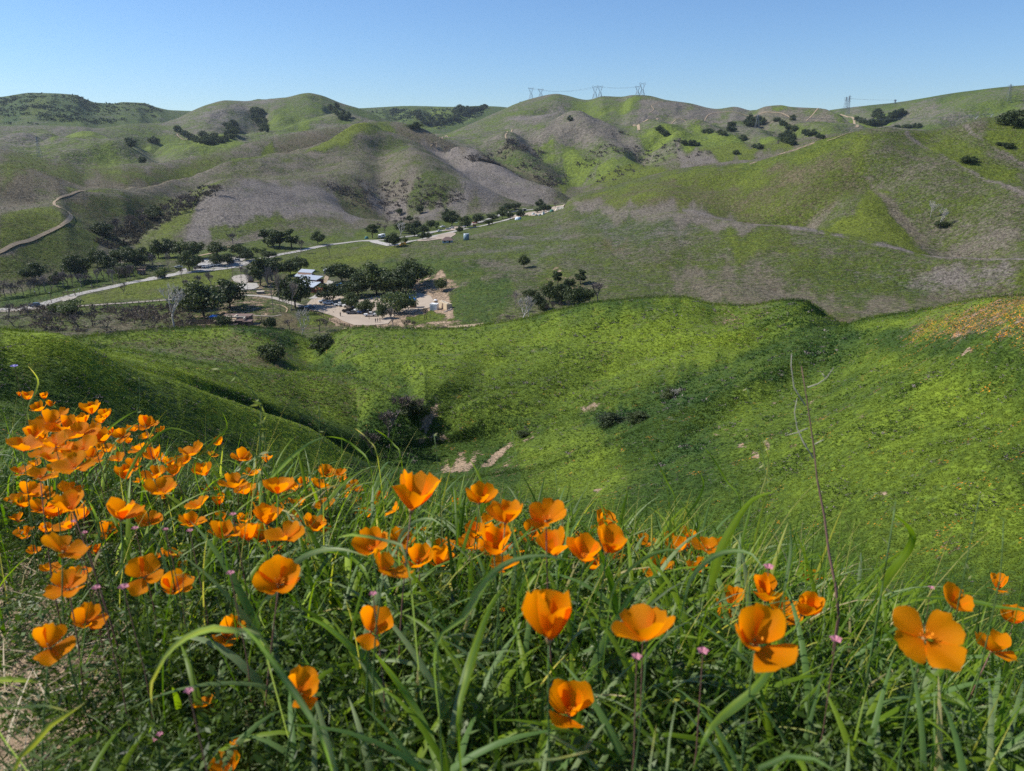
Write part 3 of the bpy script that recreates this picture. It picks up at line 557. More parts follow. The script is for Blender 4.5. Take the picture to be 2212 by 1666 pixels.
# --- distant centre and right
paint([(1060,260),(1160,215),(1240,215),(1250,240),(1130,262)], 1500, 2500, 10, 8, h=.5, g=.4)
paint([(1090,262),(1180,240),(1260,232),(1240,245),(1140,262)], 1500, 2500, 5, 4, g=.85, b=.1, h=.2)
paint([(1235,216),(1390,208),(1360,240),(1280,265),(1220,258)], 1500, 2500, 8, 6, h=.65, g=.25, k=.15)
paint([(1355,210),(1375,208),(1350,240),(1330,245)], 1500, 2500, 4, 4, h=.95, g=.05)
paint([(1240,262),(1330,225),(1340,235),(1270,265)], 1500, 2500, 5, 4, h=.85, g=.2)
paint([(1390,208),(1550,236),(1600,262),(1450,275),(1380,265)], 1500, 2500, 8, 6, g=.8, b=.3, h=.2)
paint([(1640,235),(1790,238),(1840,262),(1700,268),(1640,258)], 1400, 2300, 6, 5, g=.85, b=.5, h=.15, e=.1)
paint([(1575,234),(1630,238),(1640,262),(1560,262)], 1400, 2300, 6, 5, g=.7, b=.2, h=.3)
paint([(1665,230),(1700,229),(1700,233),(1670,235)], 1400, 2300, 3, 2, h=.9, g=.1)
paint([(1690,270),(1800,255),(1850,275),(1800,290),(1700,290)], 1100, 2300, 8, 6, h=.6, g=.35)
paint([(1210,300),(1240,305),(1250,340),(1280,360),(1230,395),(1220,350)], 1000, 1600, 8, 6, h=.95, g=.05)
paint([(1290,365),(1340,345),(1420,355),(1440,370),(1330,395),(1280,400)], 900, 1600, 8, 6, h=.8, g=.15)
paint([(1190,395),(1230,360),(1290,345),(1260,380),(1215,420)], 900, 1600, 6, 4, h=.85, g=.1)
paint([(1440,300),(1500,290),(1640,320),(1600,345),(1480,325)], 1000, 1600, 8, 6, h=.95, g=.05)
paint([(1380,295),(1440,285),(1460,315),(1400,320)], 1000, 1700, 6, 5, h=.9, g=.1)
paint([(1640,300),(1710,290),(1720,320),(1650,325)], 1000, 1700, 6, 5, h=.8, g=.15)
paint([(1100,290),(1230,270),(1330,275),(1400,330),(1250,310),(1130,330)], 1100, 1700, 10, 8, g=.85, b=.35, h=.15)
paint([(1460,330),(1640,350),(1560,355),(1475,365)], 1000, 1600, 8, 6, g=.9, b=.2, h=.1)
paint([(1070,330),(1180,345),(1220,400),(1170,410),(1090,380)], 1000, 1700, 10, 10, g=.6, b=.8, k=.55, h=.2)
paint([(1150,300),(1190,295),(1205,340),(1170,340)], 1100, 1700, 8, 6, h=.7, g=.3)
paint([(1790,238),(1940,221),(2212,185),(2300,180),(2300,260),(2000,270),(1850,270)], 1700, 3000, 10, 8, h=.45, g=.55, b=.25)
paint([(1860,262),(1925,236),(1950,240),(1910,268),(1870,275)], 1500, 3000, 5, 4, h=.9, g=.05)
paint([(1810,248),(1860,246),(1850,265)], 1500, 3000, 5, 4, h=.8, g=.1)
paint([(2020,215),(2212,190),(2212,240),(2080,250)], 1700, 3000, 12, 8, h=.6, g=.3)
paint([(0,215),(70,205),(60,240),(30,268),(0,270)], 2200, 3600, 10, 6, k=.75, h=.2, g=.05)
paint([(70,215),(100,205),(85,245),(60,268),(40,262)], 2200, 3600, 8, 6, h=.6, g=.1, k=.1)
paint([(110,205),(200,215),(240,228),(180,262),(110,250)], 2200, 3600, 10, 6, k=.65, h=.2, g=.05)
paint([(880,236),(980,234),(1000,262),(900,272)], 2600, 3600, 10, 6, h=.65, k=.2, g=.2)

POP = (CH[4] * (fbm(GX / 1.6, GY / 1.6, 77, 3) * .5 + .6)).clip(0, 1)
CH[4] = POP
# ------------------------------------------------------------------ terrain material and sheets
def terrain_mat(name, s, bump, bdist, streak=1.0, orange=0.0, micro=1.6, gd=(.036,.070,.012), gy=(.165,.225,.020)):
    """s: size in metres of the finest clumps"""
    m = bpy.data.materials.new(name); m.use_nodes = True; n = m.node_tree; L = n.links.new; b = n.nodes['Principled BSDF']
    def node(t, **kw):
        x = n.nodes.new(t)
        for k, v in kw.items(): setattr(x, k, v)
        return x
    geo = node('ShaderNodeNewGeometry')
    def noise(scale, detail=4, rough=.6, vec=None, dist=0):
        x = node('ShaderNodeTexNoise'); x.inputs['Scale'].default_value = scale; x.inputs['Detail'].default_value = detail
        x.inputs['Roughness'].default_value = rough; x.inputs['Distortion'].default_value = dist
        L(vec or geo.outputs['Position'], x.inputs['Vector']); return x.outputs['Fac']
    def math_(op, a, bb=None, c=None, clamp=False):
        x = node('ShaderNodeMath', operation=op, use_clamp=clamp)
        for i, q in enumerate((a, bb, c)):
            if q is None: continue
            if isinstance(q, (int, float)): x.inputs[i].default_value = q
            else: L(q, x.inputs[i])
        return x.outputs[0]
    def mix(f, a, bb):
        x = node('ShaderNodeMix', data_type='RGBA')
        if isinstance(f, float): x.inputs[0].default_value = f
        else: L(f, x.inputs[0])
        for i, q in ((6, a), (7, bb)):
            if isinstance(q, tuple): x.inputs[i].default_value = (*q, 1)
            else: L(q, x.inputs[i])
        return x.outputs[2]
    def mask(chan, nz, soft=.12, lo=.28, hi=.72):
        # nz spread to 0..1, mask = chan > nz
        a = node('ShaderNodeMapRange'); a.inputs[1].default_value = lo; a.inputs[2].default_value = hi; L(nz, a.inputs[0])
        d = math_('SUBTRACT', chan, a.outputs[0]); return math_('MULTIPLY_ADD', d, 1 / soft / 2, .5, True)
    a1 = node('ShaderNodeAttribute', attribute_name='cover'); s1 = node('ShaderNodeSeparateColor'); L(a1.outputs['Color'], s1.inputs[0])
    a2 = node('ShaderNodeAttribute', attribute_name='cover_b'); s2 = node('ShaderNodeSeparateColor'); L(a2.outputs['Color'], s2.inputs[0])
    hue, thatch, earth, lush = s1.outputs[0], s1.outputs[1], s1.outputs[2], a1.outputs['Alpha']
    pop, brown = s2.outputs[0], s2.outputs[1]
    nf = noise(1 / s, 4, .65); nm = noise(1 / (s * 5), 4, .6); nl = noise(1 / (s * 26), 4, .55)
    mp = node('ShaderNodeMapping'); mp.inputs['Scale'].default_value = (.55 / s, 1.5 / s, 1.2 / s); mp.inputs['Rotation'].default_value = (0, 0, .5)
    L(geo.outputs['Position'], mp.inputs[0]); ns = noise(.6, 4, .65, mp.outputs[0], .8)
    g_d, g_y = gd, gy
    h2 = math_('ADD', hue, math_('MULTIPLY_ADD', nl, 1.3, -.65), clamp=True)
    h3 = math_('ADD', h2, math_('MULTIPLY_ADD', nf, 1.0, -.5), clamp=True)
    green = mix(h3, g_d, g_y)
    lm = mask(lush, math_('MULTIPLY_ADD', nm, .55, math_('MULTIPLY', nf, .45)), .30, .30, .72)
    green = mix(math_('MULTIPLY', lm, .85), green, mix(nf, (.020, .045, .012), (.055, .105, .028)))
    th_p, th_b = mix(ns, (.095, .080, .078), (.30, .262, .238)), mix(ns, (.062, .052, .034), (.20, .158, .082))
    th = mix(brown, th_p, th_b)
    tm = mask(math_('MULTIPLY_ADD', thatch, .85, .03), math_('MULTIPLY_ADD', ns, .5, math_('MULTIPLY_ADD', nm, .2, math_('MULTIPLY', nl, .3))), .20, .36, .64)
    col = mix(math_('MULTIPLY', tm, .88), green, th)
    em = mask(earth, math_('MULTIPLY_ADD', nm, .55, math_('MULTIPLY', nf, .45)), .07, .32, .68)
    col = mix(em, col, mix(nf, (.20, .14, .09), (.44, .33, .23)))
    if orange:
        vo = node('ShaderNodeTexVoronoi'); vo.inputs['Scale'].default_value = orange; L(geo.outputs['Position'], vo.inputs['Vector'])
        om = math_('MULTIPLY', math_('LESS_THAN', vo.outputs['Distance'], .30), mask(pop, nm, .1, .35, .85))
        col = mix(om, col, (.85, .30, .02))
    mc = node('ShaderNodeMapRange'); mc.inputs[1].default_value = .34; mc.inputs[2].default_value = .66; mc.inputs[3].default_value = .58; mc.inputs[4].default_value = 1.42
    L(noise(1 / (s * micro), 3, .7), mc.inputs[0]); vm = node('ShaderNodeVectorMath', operation='SCALE'); L(col, vm.inputs[0]); L(mc.outputs[0], vm.inputs['Scale']); col = vm.outputs[0]
    L(col, b.inputs['Base Color']); b.inputs['Roughness'].default_value = .9; b.inputs['Specular IOR Level'].default_value = .12
    hgt = math_('MULTIPLY_ADD', nf, .5, math_('MULTIPLY_ADD', nm, 1.4, math_('MULTIPLY', ns, .35)))
    hgt = math_('SUBTRACT', hgt, math_('MULTIPLY', em, .18))
    bp = node('ShaderNodeBump'); bp.inputs['Strength'].default_value = bump; bp.inputs['Distance'].default_value = bdist * 1.2
    L(hgt, bp.inputs['Height']); L(bp.outputs[0], b.inputs['Normal'])
    return m
T_NEAR = terrain_mat('grass_slope_near', .35, 1.0, .42, orange=5.5)
T_MID = terrain_mat('grass_slope_mid', 1.0, 1.0, 1.0, gd=(.036,.056,.014), gy=(.120,.148,.020))
T_FAR = terrain_mat('grass_slope_far', 2.4, 1.0, 2.2, gd=(.034,.058,.018), gy=(.130,.170,.026))
T_GROUND = terrain_mat('ground_soil', .03, .8, .03)

def sheet(name, r0, r1, m, c0=0, c1=None):
    c1 = c1 or NC
    X, Y, Z = (a[r0:r1 + 1, c0:c1] for a in (GX, GY, GZ)); h, wd = X.shape
    V = np.stack([X, Y, Z], -1).reshape(-1, 3)
    i = np.arange(h * wd).reshape(h, wd); q = np.stack([i[:-1, :-1], i[:-1, 1:], i[1:, 1:], i[1:, :-1]], -1).reshape(-1, 4)
    me = mesh_np(name, V, q, m, True)
    c = CH[:, r0:r1 + 1, c0:c1].reshape(6, -1)
    add_attr(me, 'cover', np.stack([c[0], c[1], c[2], c[3]], -1)); add_attr(me, 'cover_b', np.stack([c[4], c[5], c[0] * 0, c[0] * 0 + 1], -1))
    o = link(name, me); o['kind'] = 'structure'; return o
RL = ROWLINE
sheet('ground', 0, RL['fall'], T_GROUND)
sheet('near_hills', RL['fall'], RL['I'], T_NEAR)
sheet('valley_terrain', RL['I'], RL['V2'], T_MID)
sheet('middle_hills', RL['V2'], RL['Qd'], T_MID)
sheet('far_hills', RL['Qd'], NR - 1, T_FAR)

# ------------------------------------------------------------------ haze
hz = MB().box(-4200, 4200, -60, 4700, -95, 330)
hm = bpy.data.materials.new('haze_air'); hm.use_nodes = True; hn = hm.node_tree; hn.nodes.clear()
pv = hn.nodes.new('ShaderNodeVolumePrincipled'); ho = hn.nodes.new('ShaderNodeOutputMaterial')
pv.inputs['Color'].default_value = (.74, .86, 1.0, 1); pv.inputs['Density'].default_value = 0.000034; pv.inputs['Anisotropy'].default_value = .35
hn.links.new(pv.outputs[0], ho.inputs['Volume'])
ho_ = hz.obj('haze', hm); ho_['kind'] = 'stuff'
# ------------------------------------------------------------------ scattered ground cover (geometry-node instances, kind = stuff)
def scatter_object(name, P, S, RZ, COV, meshes, m, tilt=0.25, own=None):
    """points P (n,3) with scale, rotation and cover colour, instancing the given meshes"""
    n = len(P); me = bpy.data.meshes.new(name); me.vertices.add(n); me.vertices.foreach_set('co', np.asarray(P, np.float32).ravel())
    def fa(nm, typ, data, key):
        a = me.attributes.new(nm, typ, 'POINT'); a.data.foreach_set(key, np.asarray(data).ravel())
    S = np.asarray(S, np.float32)
    if S.ndim == 1: S = np.stack([S, S, S], -1)
    fa('sc', 'FLOAT_VECTOR', S, 'vector')
    rot = np.stack([RS.uniform(-tilt, tilt, n), RS.uniform(-tilt, tilt, n), RZ], -1).astype(np.float32); fa('rt', 'FLOAT_VECTOR', rot, 'vector')
    fa('tintc', 'FLOAT_COLOR', np.asarray(COV, np.float32), 'color'); fa('pick', 'INT', RS.randint(0, len(meshes), n).astype(np.int32), 'value')
    me.materials.append(m); o = link(name, me); o['kind'] = 'stuff'
    g = bpy.data.node_groups.new(name + '_nodes', 'GeometryNodeTree')
    g.interface.new_socket('Geometry', in_out='INPUT', socket_type='NodeSocketGeometry'); g.interface.new_socket('Geometry', in_out='OUTPUT', socket_type='NodeSocketGeometry')
    N = g.nodes; gi = N.new('NodeGroupInput'); go = N.new('NodeGroupOutput'); ip = N.new('GeometryNodeInstanceOnPoints')
    gj = N.new('GeometryNodeGeometryToInstance')
    for mm in reversed(meshes):                        # each mesh is embedded through an object-info node on a source object
        oi = N.new('GeometryNodeObjectInfo'); oi.inputs[0].default_value = mm; oi.inputs['As Instance'].default_value = False
        g.links.new(oi.outputs['Geometry'], gj.inputs[0])
    def na(nm, t):
        x = N.new('GeometryNodeInputNamedAttribute'); x.data_type = t; x.inputs[0].default_value = nm; return x.outputs[0]
    m2p = N.new('GeometryNodeMeshToPoints'); g.links.new(gi.outputs[0], m2p.inputs[0]); g.links.new(m2p.outputs[0], ip.inputs['Points'])
    g.links.new(gj.outputs[0], ip.inputs['Instance']); ip.inputs['Pick Instance'].default_value = True
    g.links.new(na('pick', 'INT'), ip.inputs['Instance Index']); g.links.new(na('rt', 'FLOAT_VECTOR'), ip.inputs['Rotation'])
    g.links.new(na('sc', 'FLOAT_VECTOR'), ip.inputs['Scale']); g.links.new(ip.outputs[0], go.inputs[0])
    md = o.modifiers.new('scatter', 'NODES'); md.node_group = g
    return o
SRC = bpy.data.collections.new('instance_sources')     # never linked to the scene: only the instanced copies exist in it
def source(name, me):
    o = bpy.data.objects.new(name, me); SRC.objects.link(o); return o

def leaf_quads(centers, dirs, L, W, up=None, bend=.0):
    """many leaf-shaped quads: base at centers, pointing along dirs"""
    n = len(centers); d = dirs / (np.linalg.norm(dirs, axis=1, keepdims=True) + 1e-9)
    r = RS.normal(size=(n, 3)) if up is None else up
    s = np.cross(d, r); s /= (np.linalg.norm(s, axis=1, keepdims=True) + 1e-9)
    L = np.broadcast_to(L, (n,))[:, None]; W = np.broadcast_to(W, (n,))[:, None]
    a = centers; c = centers + d * L; b = centers + d * L * .45 + s * W / 2; e = centers + d * L * .45 - s * W / 2
    V = np.stack([a, b, c, e], 1).reshape(-1, 3); F = np.arange(4 * n).reshape(n, 4)
    return V, F
def tuft_mesh(name, n, h, spread, w, flat=.3, m=None):
    """low leafy clump"""
    a = RS.uniform(0, 2 * np.pi, n); e = RS.uniform(flat, 1.3, n)
    d = np.stack([np.cos(a) * np.cos(e), np.sin(a) * np.cos(e), np.sin(e)], -1)
    c = np.stack([np.cos(a) * spread * RS.uniform(0, 1, n), np.sin(a) * spread * RS.uniform(0, 1, n), RS.uniform(0, h * .5, n)], -1)
    V, F = leaf_quads(c, d, RS.uniform(.5, 1, n) * h, w * RS.uniform(.6, 1.2, n))
    me = mesh_np(name, V, F, m); add_attr(me, 'tint', np.repeat(RS.uniform(0, 1, n), 4)[:, None].repeat(4, 1)); return me

def cover_mat(name, trans=.22):
    m = bpy.data.materials.new(name); m.use_nodes = True; n = m.node_tree; b = n.nodes['Principled BSDF']
    a = n.nodes.new('ShaderNodeAttribute'); a.attribute_type = 'INSTANCER'; a.attribute_name = 'tintc'
    t = n.nodes.new('ShaderNodeAttribute'); t.attribute_name = 'tint'
    mr = n.nodes.new('ShaderNodeMapRange'); mr.inputs[3].default_value = .7; mr.inputs[4].default_value = 1.35; n.links.new(t.outputs['Fac'], mr.inputs[0])
    v = n.nodes.new('ShaderNodeVectorMath'); v.operation = 'SCALE'; n.links.new(a.outputs['Color'], v.inputs[0]); n.links.new(mr.outputs[0], v.inputs['Scale'])
    n.links.new(v.outputs[0], b.inputs['Base Color']); b.inputs['Roughness'].default_value = .75; b.inputs['Specular IOR Level'].default_value = .15
    tr = n.nodes.new('ShaderNodeBsdfTranslucent'); n.links.new(v.outputs[0], tr.inputs[0]); ms = n.nodes.new('ShaderNodeMixShader'); ms.inputs[0].default_value = trans
    n.links.new(b.outputs[0], ms.inputs[1]); n.links.new(tr.outputs[0], ms.inputs[2]); n.links.new(ms.outputs[0], n.nodes['Material Output'].inputs[0])
    return m
M_COVER = cover_mat('plant_cover')
VIS = None
def visible_cells():
    """angular visibility of the terrain cells from the viewpoint, plus their size on the picture"""
    te = GZ / GR; mx = np.maximum.accumulate(te, axis=0)
    vis = te >= mx - 0.004
    return vis
VISM = visible_cells()
PU, PV = to_px(GX, GY, GZ)
AREA = np.zeros_like(GR)
AREA[:-1, :-1] = np.abs(PV[1:, :-1] - PV[:-1, :-1]) * np.abs(PU[:-1, 1:] - PU[:-1, :-1])
AREA *= VISM * (PU > -40) * (PU < 2260) * (PV < 1720)
def sample_cells(r0, r1, n, weight=None, power=1.0):
    s = slice(ROWLINE[r0], ROWLINE[r1]); w = AREA[s].copy()
    w = np.minimum(w, np.percentile(w[w > 0], 99.5))
    if weight is not None: w = w * weight[s]
    w = w ** power; w = w.ravel(); w /= w.sum()
    k = RS.choice(len(w), n, p=w); i = k // NC + ROWLINE[r0]; j = np.minimum(k % NC, NC - 2)
    fi = RS.uniform(0, 1, n); fj = RS.uniform(0, 1, n)
    def bl(A): return (A[i, j] * (1 - fi) + A[i + 1, j] * fi) * (1 - fj) + (A[i, j + 1] * (1 - fi) + A[i + 1, j + 1] * fi) * fj
    P = np.stack([bl(GX), bl(GY), bl(GZ)], -1); ch = np.stack([bl(CH[c]) for c in range(6)], -1)
    return P, ch, bl(GR)
def cover_colour(P, ch, s, dry=.5, far=False):
    n = len(P)
    nl = fbm(P[:, 0] / (s * 26), P[:, 1] / (s * 26), 101, 3); nm = fbm(P[:, 0] / (s * 5), P[:, 1] / (s * 5), 103, 3)
    h = np.clip(ch[:, 0] + nl * .6 + RS.normal(0, .10, n), 0, 1)[:, None]
    gd = np.array([.042, .082, .012]); gy = np.array([.19, .25, .022])
    if far: gd = np.array([.034, .052, .014]); gy = np.array([.12, .15, .02])
    col = gd * (1 - h) + gy * h
    k = (np.clip(ch[:, 3] * 1.3 + nm * .7 - .25, 0, 1))[:, None]; lush = np.array([.032, .075, .020]) * RS.uniform(.7, 1.6, (n, 1))
    col = col * (1 - k) + lush * k
    dryc = np.array([.25, .215, .19]) * RS.uniform(.6, 1.15, (n, 1)); br = np.array([.22, .16, .09]) * RS.uniform(.6, 1.2, (n, 1))
    dc = dryc * (1 - ch[:, 5:6]) + br * ch[:, 5:6]
    dm = (RS.uniform(0, 1, n) < ch[:, 1] * dry * 1.6 + nm * .3)[:, None]
    col = np.where(dm, dc, col * 1.12)
    return np.concatenate([col, np.ones((n, 1))], 1), k[:, 0], dm[:, 0]
tufts = [source('leafy_tuft', tuft_mesh('leafy_tuft', 9, 1.0, .55, .42, .15, M_COVER)) for _ in range(4)]
wisps = [source('grass_wisp', tuft_mesh('grass_wisp', 7, 1.3, .35, .16, .7, M_COVER)) for _ in range(4)]
# near slopes
P, ch, r = sample_cells('fall', 'H', 115000)
keep = RS.uniform(0, 1, len(P)) > ch[:, 2] * 1.1; P, ch, r = P[keep], ch[keep], r[keep]
col, k, dm = cover_colour(P, ch, .35)
s = r * (2.0 / 770) * RS.uniform(.45, 1.15, len(P)) * (.7 + 1.1 * k) ; s = np.clip(s, .05, .55)
scatter_object('slope_ground_cover', P, np.stack([s, s, s * RS.uniform(.6, 1.2, len(P))], -1), RS.uniform(0, 6.28, len(P)), col, tufts, M_COVER)
# ragged grass along the near crests
Pc = []; Cc_ = []
for nm, cnt in (('A', 5200), ('H', 5200), ('Cc', 2200), ('E', 2200)):
    i = ROWLINE[nm]; ok = np.where((PU[i] > -30) & (PU[i] < 2250))[0]; j = RS.choice(ok, cnt); k_ = np.clip(i + np.round(RS.normal(-1.5, 2.2, cnt)).astype(int), 0, NR - 1)
    j2 = np.minimum(j + 1, NC - 1); f_ = RS.uniform(0, 1, cnt)
    Pc.append(np.stack([GX[k_, j] * (1 - f_) + GX[k_, j2] * f_, GY[k_, j] * (1 - f_) + GY[k_, j2] * f_, GZ[k_, j] * (1 - f_) + GZ[k_, j2] * f_], -1)); Cc_.append(CH[:, k_, j].T)
Pc = np.concatenate(Pc); Cc_ = np.concatenate(Cc_); rc = np.hypot(Pc[:, 0], Pc[:, 1]); colc, _, _ = cover_colour(Pc, Cc_, .35)
sc_ = rc * (1.9 / 770) * RS.uniform(.5, 1.4, len(Pc)); scatter_object('crest_grass', Pc, np.stack([sc_, sc_, sc_ * RS.uniform(.6, 1.3, len(Pc))], -1), RS.uniform(0, 6.28, len(Pc)), colc, wisps, M_COVER)
# right-hand hill and valley: wispy dry stalks and low clumps
P, ch, r = sample_cells('I', 'Jd', 70000)
keep = RS.uniform(0, 1, len(P)) > ch[:, 2] * 1.6; P, ch, r = P[keep], ch[keep], r[keep]
col, k, dm = cover_colour(P, ch, 1.0, .9, True)
s = r * (1.5 / 770) * RS.uniform(.5, 1.1, len(P)) * (.8 + .6 * k)
scatter_object('hillside_ground_cover', P, np.stack([s, s, s * RS.uniform(.4, .9, len(P))], -1), RS.uniform(0, 6.28, len(P)), col, wisps, M_COVER)
P, ch, r = sample_cells('V2', 'Qd', 45000)
col, k, dm = cover_colour(P, ch, 1.0, .9, True)
s = r * (1.25 / 770) * RS.uniform(.5, 1.1, len(P))
scatter_object('dry_stalks', P, np.stack([s, s, s * RS.uniform(.4, .9, len(P))], -1), RS.uniform(0, 6.28, len(P)), col, wisps, M_COVER)
# ------------------------------------------------------------------ trees
M_OAK = mat_leaf('oak_leaves', [(.022,.036,.014),(.052,.074,.026),(.105,.130,.046)], .18, objrand=True)
M_WILLOW = mat_leaf('pepper_tree_leaves', [(.045,.065,.030),(.085,.115,.05),(.14,.17,.075)], .2, objrand=True)
M_GREENT = mat_leaf('young_leaves', [(.035,.06,.015),(.07,.105,.03),(.12,.15,.05)], .25, objrand=True)
M_BARK = mat('dark_bark', (.075,.058,.045), .9, var=.3, vscale=2)
M_WHITEB = mat('white_bark', (.50,.46,.41), .8, var=.3, vscale=1.5)
M_GREYB = mat('grey_bark', (.22,.185,.165), .85, var=.25, vscale=1.5)
M_BROWNB = mat('brown_bark', (.125,.098,.085), .85, var=.25, vscale=1.5)
def limb_pts(p, d, L, n, wob, rnd):
    pts = [p.copy()]; d = d.normalized()
    for i in range(n):
        d = (d + Vector((rnd.uniform(-wob, wob), rnd.uniform(-wob, wob), rnd.uniform(-wob * .4, wob * .7)))).normalized()
        pts.append(pts[-1] + d * (L / n))
    return pts, d
def crown_mesh(name, m, nb, nleaf, leaf, shape, seed, droop=0.0):
    """crown fills a unit-height tree: blobs of leaves with gaps between them. shape: (radius x, base z, top z, roughness)"""
    rs = np.random.RandomState(seed); R0, z0, z1, rough = shape
    Cs = []; k = 0
    while len(Cs) < nb and k < 4000:
        k += 1; q = rs.uniform(-1, 1, 3)
        rr = np.linalg.norm(q)
        if rr > 1 or rr < .35: continue
        lump = 1 + rough * (math.sin(3 * math.atan2(q[1], q[0]) + seed) * .5 + rs.uniform(-.5, .4))
        c = np.array([q[0] * R0 * lump, q[1] * R0 * lump, (z0 + z1) / 2 + q[2] * (z1 - z0) / 2 * (1 if q[2] > 0 else .8)])
        Cs.append(c)
    Vs = []; Fs = []; T = []; off = 0
    per = nleaf // nb
    for c in Cs:
        br = rs.uniform(.6, 1.15) * R0 * .44
        u = rs.normal(size=(per, 3)); u /= np.linalg.norm(u, axis=1, keepdims=True)
        rad = rs.uniform(.45, 1, (per, 1)) ** .5
        P = c + u * rad * br * np.array([1, 1, .75]); P[:, 2] -= droop * rs.uniform(0, 1, per) ** 2 * .3
        nrm = u + rs.normal(size=(per, 3)) * .5
        t1 = np.cross(nrm, rs.normal(size=(per, 3))); t1 /= np.linalg.norm(t1, axis=1, keepdims=True)
        V, F = leaf_quads(P, t1 * (1 - droop) + np.array([0, 0, -1]) * droop, leaf * rs.uniform(.6, 1.3, per), leaf * .8 * rs.uniform(.6, 1.2, per), up=nrm)
        Vs.append(V); Fs.append(F + off); off += len(V)
        T.append(np.repeat(np.clip(rs.uniform(0, 1, per) * .7 + rs.uniform(0, .3), 0, 1), 4))
    me = mesh_np(name, np.concatenate(Vs), np.concatenate(Fs), m); t = np.concatenate(T); add_attr(me, 'tint', np.stack([t] * 4, -1)); return me
def trunk_mesh(name, m, seed, h=.5, r=.035, fork=4, spread=.5, lean=0):
    rnd = random.Random(seed); mb = MB()
    pts, d = limb_pts(Vector((0, 0, -.03)), Vector((lean, 0, 1)), h * .55, 3, .12, rnd); mb.tube(pts, [r, r * .8, r * .7, r * .6], 7)
    for i in range(fork):
        a = i * 6.28 / fork + rnd.uniform(-.4, .4)
        p2, _ = limb_pts(pts[-1 - (i % 2)], Vector((math.cos(a) * spread, math.sin(a) * spread, .8)), h * rnd.uniform(.6, .9), 3, .2, rnd)
        mb.tube(p2, [r * .5, r * .36, r * .22, r * .08], 5)
    return mb.mesh(name, m, True)
def bare_mesh(name, m, seed, levels=4, h=1.0, r=.02, up=.55, spread=.6, n0=3, twig=.0016, lean=0, first=.32):
    """leafless tree: trunk and main limbs as one mesh, twigs as another. returns (trunk mesh, branches mesh)"""
    rnd = random.Random(seed); A = MB(); B = MB()
    def grow(p, d, L, rad, lv):
        pts, dd = limb_pts(p, d, L, 3 if lv > 1 else 2, .22, rnd)
        n = len(pts); end = max(rad * .6, twig); rr = [rad + (end - rad) * i / (n - 1) for i in range(n)]
        (A if lv >= levels - 1 else B).tube(pts, rr, 6 if lv >= levels - 1 else 3, cap=lv >= levels - 1)
        if lv == 0: return
        k = n0 if lv == levels else rnd.choice((3, 4) if lv > 1 else (4, 5))
        for i in range(k):
            a = rnd.uniform(0, 6.28); s = spread * rnd.uniform(.5, 1.2)
            nd = (dd * .6 + Vector((math.cos(a) * s, math.sin(a) * s, up * rnd.uniform(.3, 1.2)))).normalized()
            q = pts[-1] if i < 2 else pts[-1].lerp(pts[-2], rnd.uniform(.2, .9))
            grow(q, nd, L * rnd.uniform(.62, .85), end * .95, lv - 1)
    grow(Vector((0, 0, -.02)), Vector((lean, 0, 1)), h * first, r, levels)
    zmax = max(v[2] for v in B.V); k = h / zmax
    for mb in (A, B): mb.V = [(x * k, y * k, z * k) for x, y, z in mb.V]
    return A.mesh(name + '_trunk', m, True), B.mesh(name + '_branches', m)
OAKS = [(trunk_mesh('oak_trunk', M_BARK, s, .5, .035), crown_mesh('oak_crown', M_OAK, 34, 3000, .075, (.50, .18, .97, .2), s)) for s in range(6)]
TALLO = [(trunk_mesh('tall_trunk', M_BARK, 20 + s, .6, .03, spread=.25), crown_mesh('tall_crown', M_OAK, 22, 1800, .075, (.27, .14, .99, .3), 20 + s)) for s in range(3)]
PEPPER = [(trunk_mesh('pepper_trunk', M_BARK, 30 + s, .5, .04), crown_mesh('pepper_crown', M_WILLOW, 24, 2300, .085, (.55, .25, .97, .4), 30 + s, .55)) for s in range(2)]
GREENT = [(trunk_mesh('young_trunk', M_BARK, 40 + s, .5, .03), crown_mesh('young_crown', M_GREENT, 18, 1300, .085, (.5, .12, .97, .35), 40 + s)) for s in range(2)]
WHITE = [bare_mesh('white_tree', M_WHITEB, 50 + s, 4, 1.0, .024, .5, .72, 4, .003, lean=.15 * (s - 1)) for s in range(3)]
TALLB = [bare_mesh('tall_bare', M_GREYB, 60 + s, 4, 1.0, .014, .9, .28, 3, .003, first=.42) for s in range(3)]
BROWNB = [bare_mesh('brown_bare', M_BROWNB, 70 + s, 4, 1.0, .022, .5, .75, 4, .004, first=.25) for s in range(4)]
GREYB = [bare_mesh('grey_bare', M_GREYB, 80 + s, 4, 1.0, .022, .55, .7, 5, .0045, first=.22) for s in range(3)]
KIND = dict(oak=(OAKS, 1.0, 'trunk', 'crown'), tall=(TALLO, .54, 'trunk', 'crown'), pepper=(PEPPER, 1.1, 'trunk', 'crown'), green=(GREENT, 1.0, 'trunk', 'crown'),
            white=(WHITE, .9, 'trunk', 'branches'), tallbare=(TALLB, .45, 'trunk', 'branches'), brown=(BROWNB, 1.0, 'trunk', 'branches'), grey=(GREYB, 1.05, 'trunk', 'branches'))
NM = dict(oak='oak_tree', tall='oak_tree', pepper='pepper_tree', green='small_tree', white='sycamore_tree', tallbare='sycamore_tree', brown='bare_tree', grey='bare_tree')
CT = dict(oak='tree', tall='tree', pepper='tree', green='tree', white='bare tree', tallbare='bare tree', brown='bare tree', grey='bare tree')
_tn = 0
